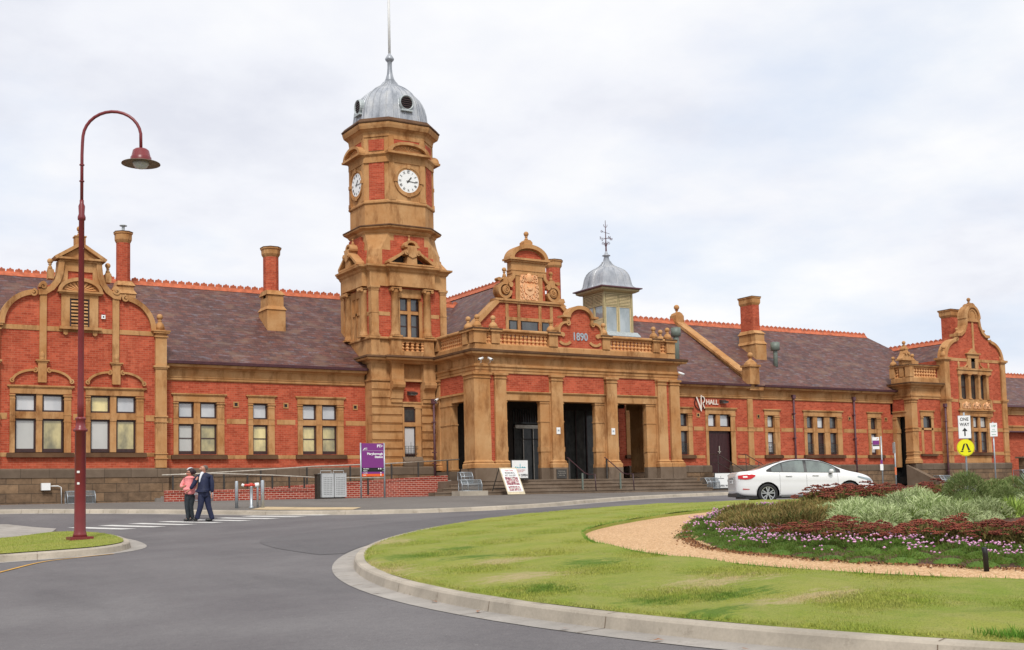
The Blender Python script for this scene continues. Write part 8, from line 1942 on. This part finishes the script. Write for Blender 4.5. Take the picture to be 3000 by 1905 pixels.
def mk_yucca(o):
    rr = random.Random(5); m = mb(leafmat('yucca_leaf', (.22,.30,.16), (.34,.42,.26)))
    for i in range(90):
        a = rr.random()*6.28; e = rr.uniform(.0,1.35); d = Vector((math.cos(a)*math.cos(e), math.sin(a)*math.cos(e), math.sin(e))); s = d.cross(Vector((0,0,1))).normalized()*.016; p0 = Vector((0,0,.30)); L = .55
        m.add([tuple(p0-s),tuple(p0+s),tuple(p0+d*L*.6+s),tuple(p0+d*L*.6-s),tuple(p0+d*L+Vector((0,0,-.05)))], [(0,1,2,3),(3,2,4)])
    m.build('foliage', o)
py_ = proto('yucca', 'spiky yucca with stiff pale leaves at the right edge of the bed', 'yucca', None, mk_yucca); scatter([py_], [(17.1,12.05)], .75, .8)
# loose mulch chips and grass blades
def grassblades(name, pts, zf, hmin, hmax, mat, w_=.006, label=None):
    n = len(pts); P = np.array(pts); rs = np.random.RandomState(3); a = rs.rand(n)*6.283; h = hmin+(hmax-hmin)*rs.rand(n)**1.6; ln = rs.randn(n,2)*.35*h[:,None]
    z = zf(P[:,0], P[:,1]) if name != 'mulch_litter' else np.array([zf(x, y) for x, y in pts]); dx = np.cos(a)*w_; dy = np.sin(a)*w_
    V = np.empty((n*3,3)); V[0::3] = np.c_[P[:,0]-dx, P[:,1]-dy, z]; V[1::3] = np.c_[P[:,0]+dx, P[:,1]+dy, z]; V[2::3] = np.c_[P[:,0]+ln[:,0], P[:,1]+ln[:,1], z+h]
    me = bpy.data.meshes.new(name); me.from_pydata(V.tolist(), [], np.arange(n*3).reshape(n,3).tolist()); me.materials.append(mat); o = bpy.data.objects.new(name, me); COL.objects.link(o)
    return tag(o, label, 'grass', kind='stuff')
M_GR, nt_, b_ = newmat('grass_blade'); g_n = N(nt_, 'ShaderNodeNewGeometry'); gc_ = grass_colour(nt_, g_n.outputs['Position'])
gc_ = mix(nt_, .8, gc_, ramp(nt_, g_n.outputs['Random Per Island'], [(0,(.62,.68,.6)),(.5,(1,1,1)),(1,(1.35,1.25,1.2))]), 'MULTIPLY'); nt_.links.new(gc_, b_.inputs['Base Color']); setin(b_, Roughness=.85); b_.inputs['Specular IOR Level'].default_value = .2
M_GRD = leafmat('lush_grass_blade', (.07,.18,.015), (.14,.28,.03))
rs = np.random.RandomState(9)
ths = np.linspace(-math.pi, math.pi, 721); RP = np.array([r_path(t) for t in ths]); RL = np.array([r_lawn(t) for t in ths])
def np_iz(x, y):
    xc = np.maximum(x, -12.); t = np.clip((xc-14)/12, 0, 1); sx = np.where(xc < 14, xc, 14+12*(t-t*t/2)*.92)
    w_ = np.clip((y-33)/14., 0, 1); w_ = w_*w_*(3-2*w_); g_ = (-1.648+.0413*sx+.0195*np.maximum(y, -25))*(1-w_)+.17*w_
    return g_, g_+.125+.19*np.clip(1-((x-IC[0])**2+(y-IC[1])**2)/IR**2, 0, 1)
th = rs.uniform(-math.pi, math.pi, 2400000); u = rs.rand(len(th)); r0 = np.interp(th, ths, RP); r1 = np.interp(th, ths, RL); r = r0+(r1-r0)*u
x = PC[0]+r*np.cos(th); y = PC[1]+r*np.sin(th); az = np.degrees(np.arctan2(x, y)); d_ = np.hypot(x, y)
ok = (y > 2)&(az > 5)&(az < 58)&(rs.rand(len(th)) < np.minimum(1, (11/d_)**1.7)*r/16); pts = np.c_[x, y][ok][:230000]
grassblades('lawn_grass', pts, lambda x, y: np_iz(x, y)[1]+.02, .014, .034, M_GR, .0045, 'short mown yellow green grass covering the round lawn')
ed = []
for i in range(5200):
    t = rs.uniform(-math.pi, math.pi); x, y = pol(t, r_path(t)+rs.rand()*.05); ed.append((x, y))
for a0, w_ in ((209,2.2),(213,1.6),(216,2.6),(222,1.6),(200,1.2)):
    for i in range(900):
        a = R(a0+rs.randn()*w_*.5); r = 16.4-abs(rs.randn())*.10; ed.append((IC[0]+r*math.cos(a), IC[1]+r*math.sin(a)))
grassblades('lush_grass', ed, lambda x, y: np_iz(x, y)[1]+.02, .03, .085, M_GRD, .006, 'longer dark green grass tufts along the kerb and path edge')
cp_ = []
while len(cp_) < 26000:
    x, y = rs.uniform(-1, 7.1), rs.uniform(25.9, 34); 
    th_in = False; j = len(cin)-1
    for i in range(len(cin)):
        if (cin[i][1] > y) != (cin[j][1] > y) and x < (cin[j][0]-cin[i][0])*(y-cin[i][1])/(cin[j][1]-cin[i][1])+cin[i][0]: th_in = not th_in
        j = i
    if th_in: cp_.append((x, y))
grassblades('corner_grass', cp_, lambda x, y: np_iz(x, y)[0]+.15, .02, .06, M_GR, .006, 'short yellow green grass around the lamp post foot')
ch = []
for i in range(6000):
    t = R(rs.uniform(100, 215)); r = r_bed(t)+abs(rs.randn())*.10-.06; ch.append(pol(t, r))
M_CH = leafmat('mulch_chip', (.12,.035,.02), (.40,.22,.10), (.05,.02,.015)); o = grassblades('mulch_litter', ch, lambda x, y: iz(x, y)-.01, .004, .03, M_CH, .018, 'red brown mulch litter spilling onto the gravel path'); o['category'] = 'mulch'
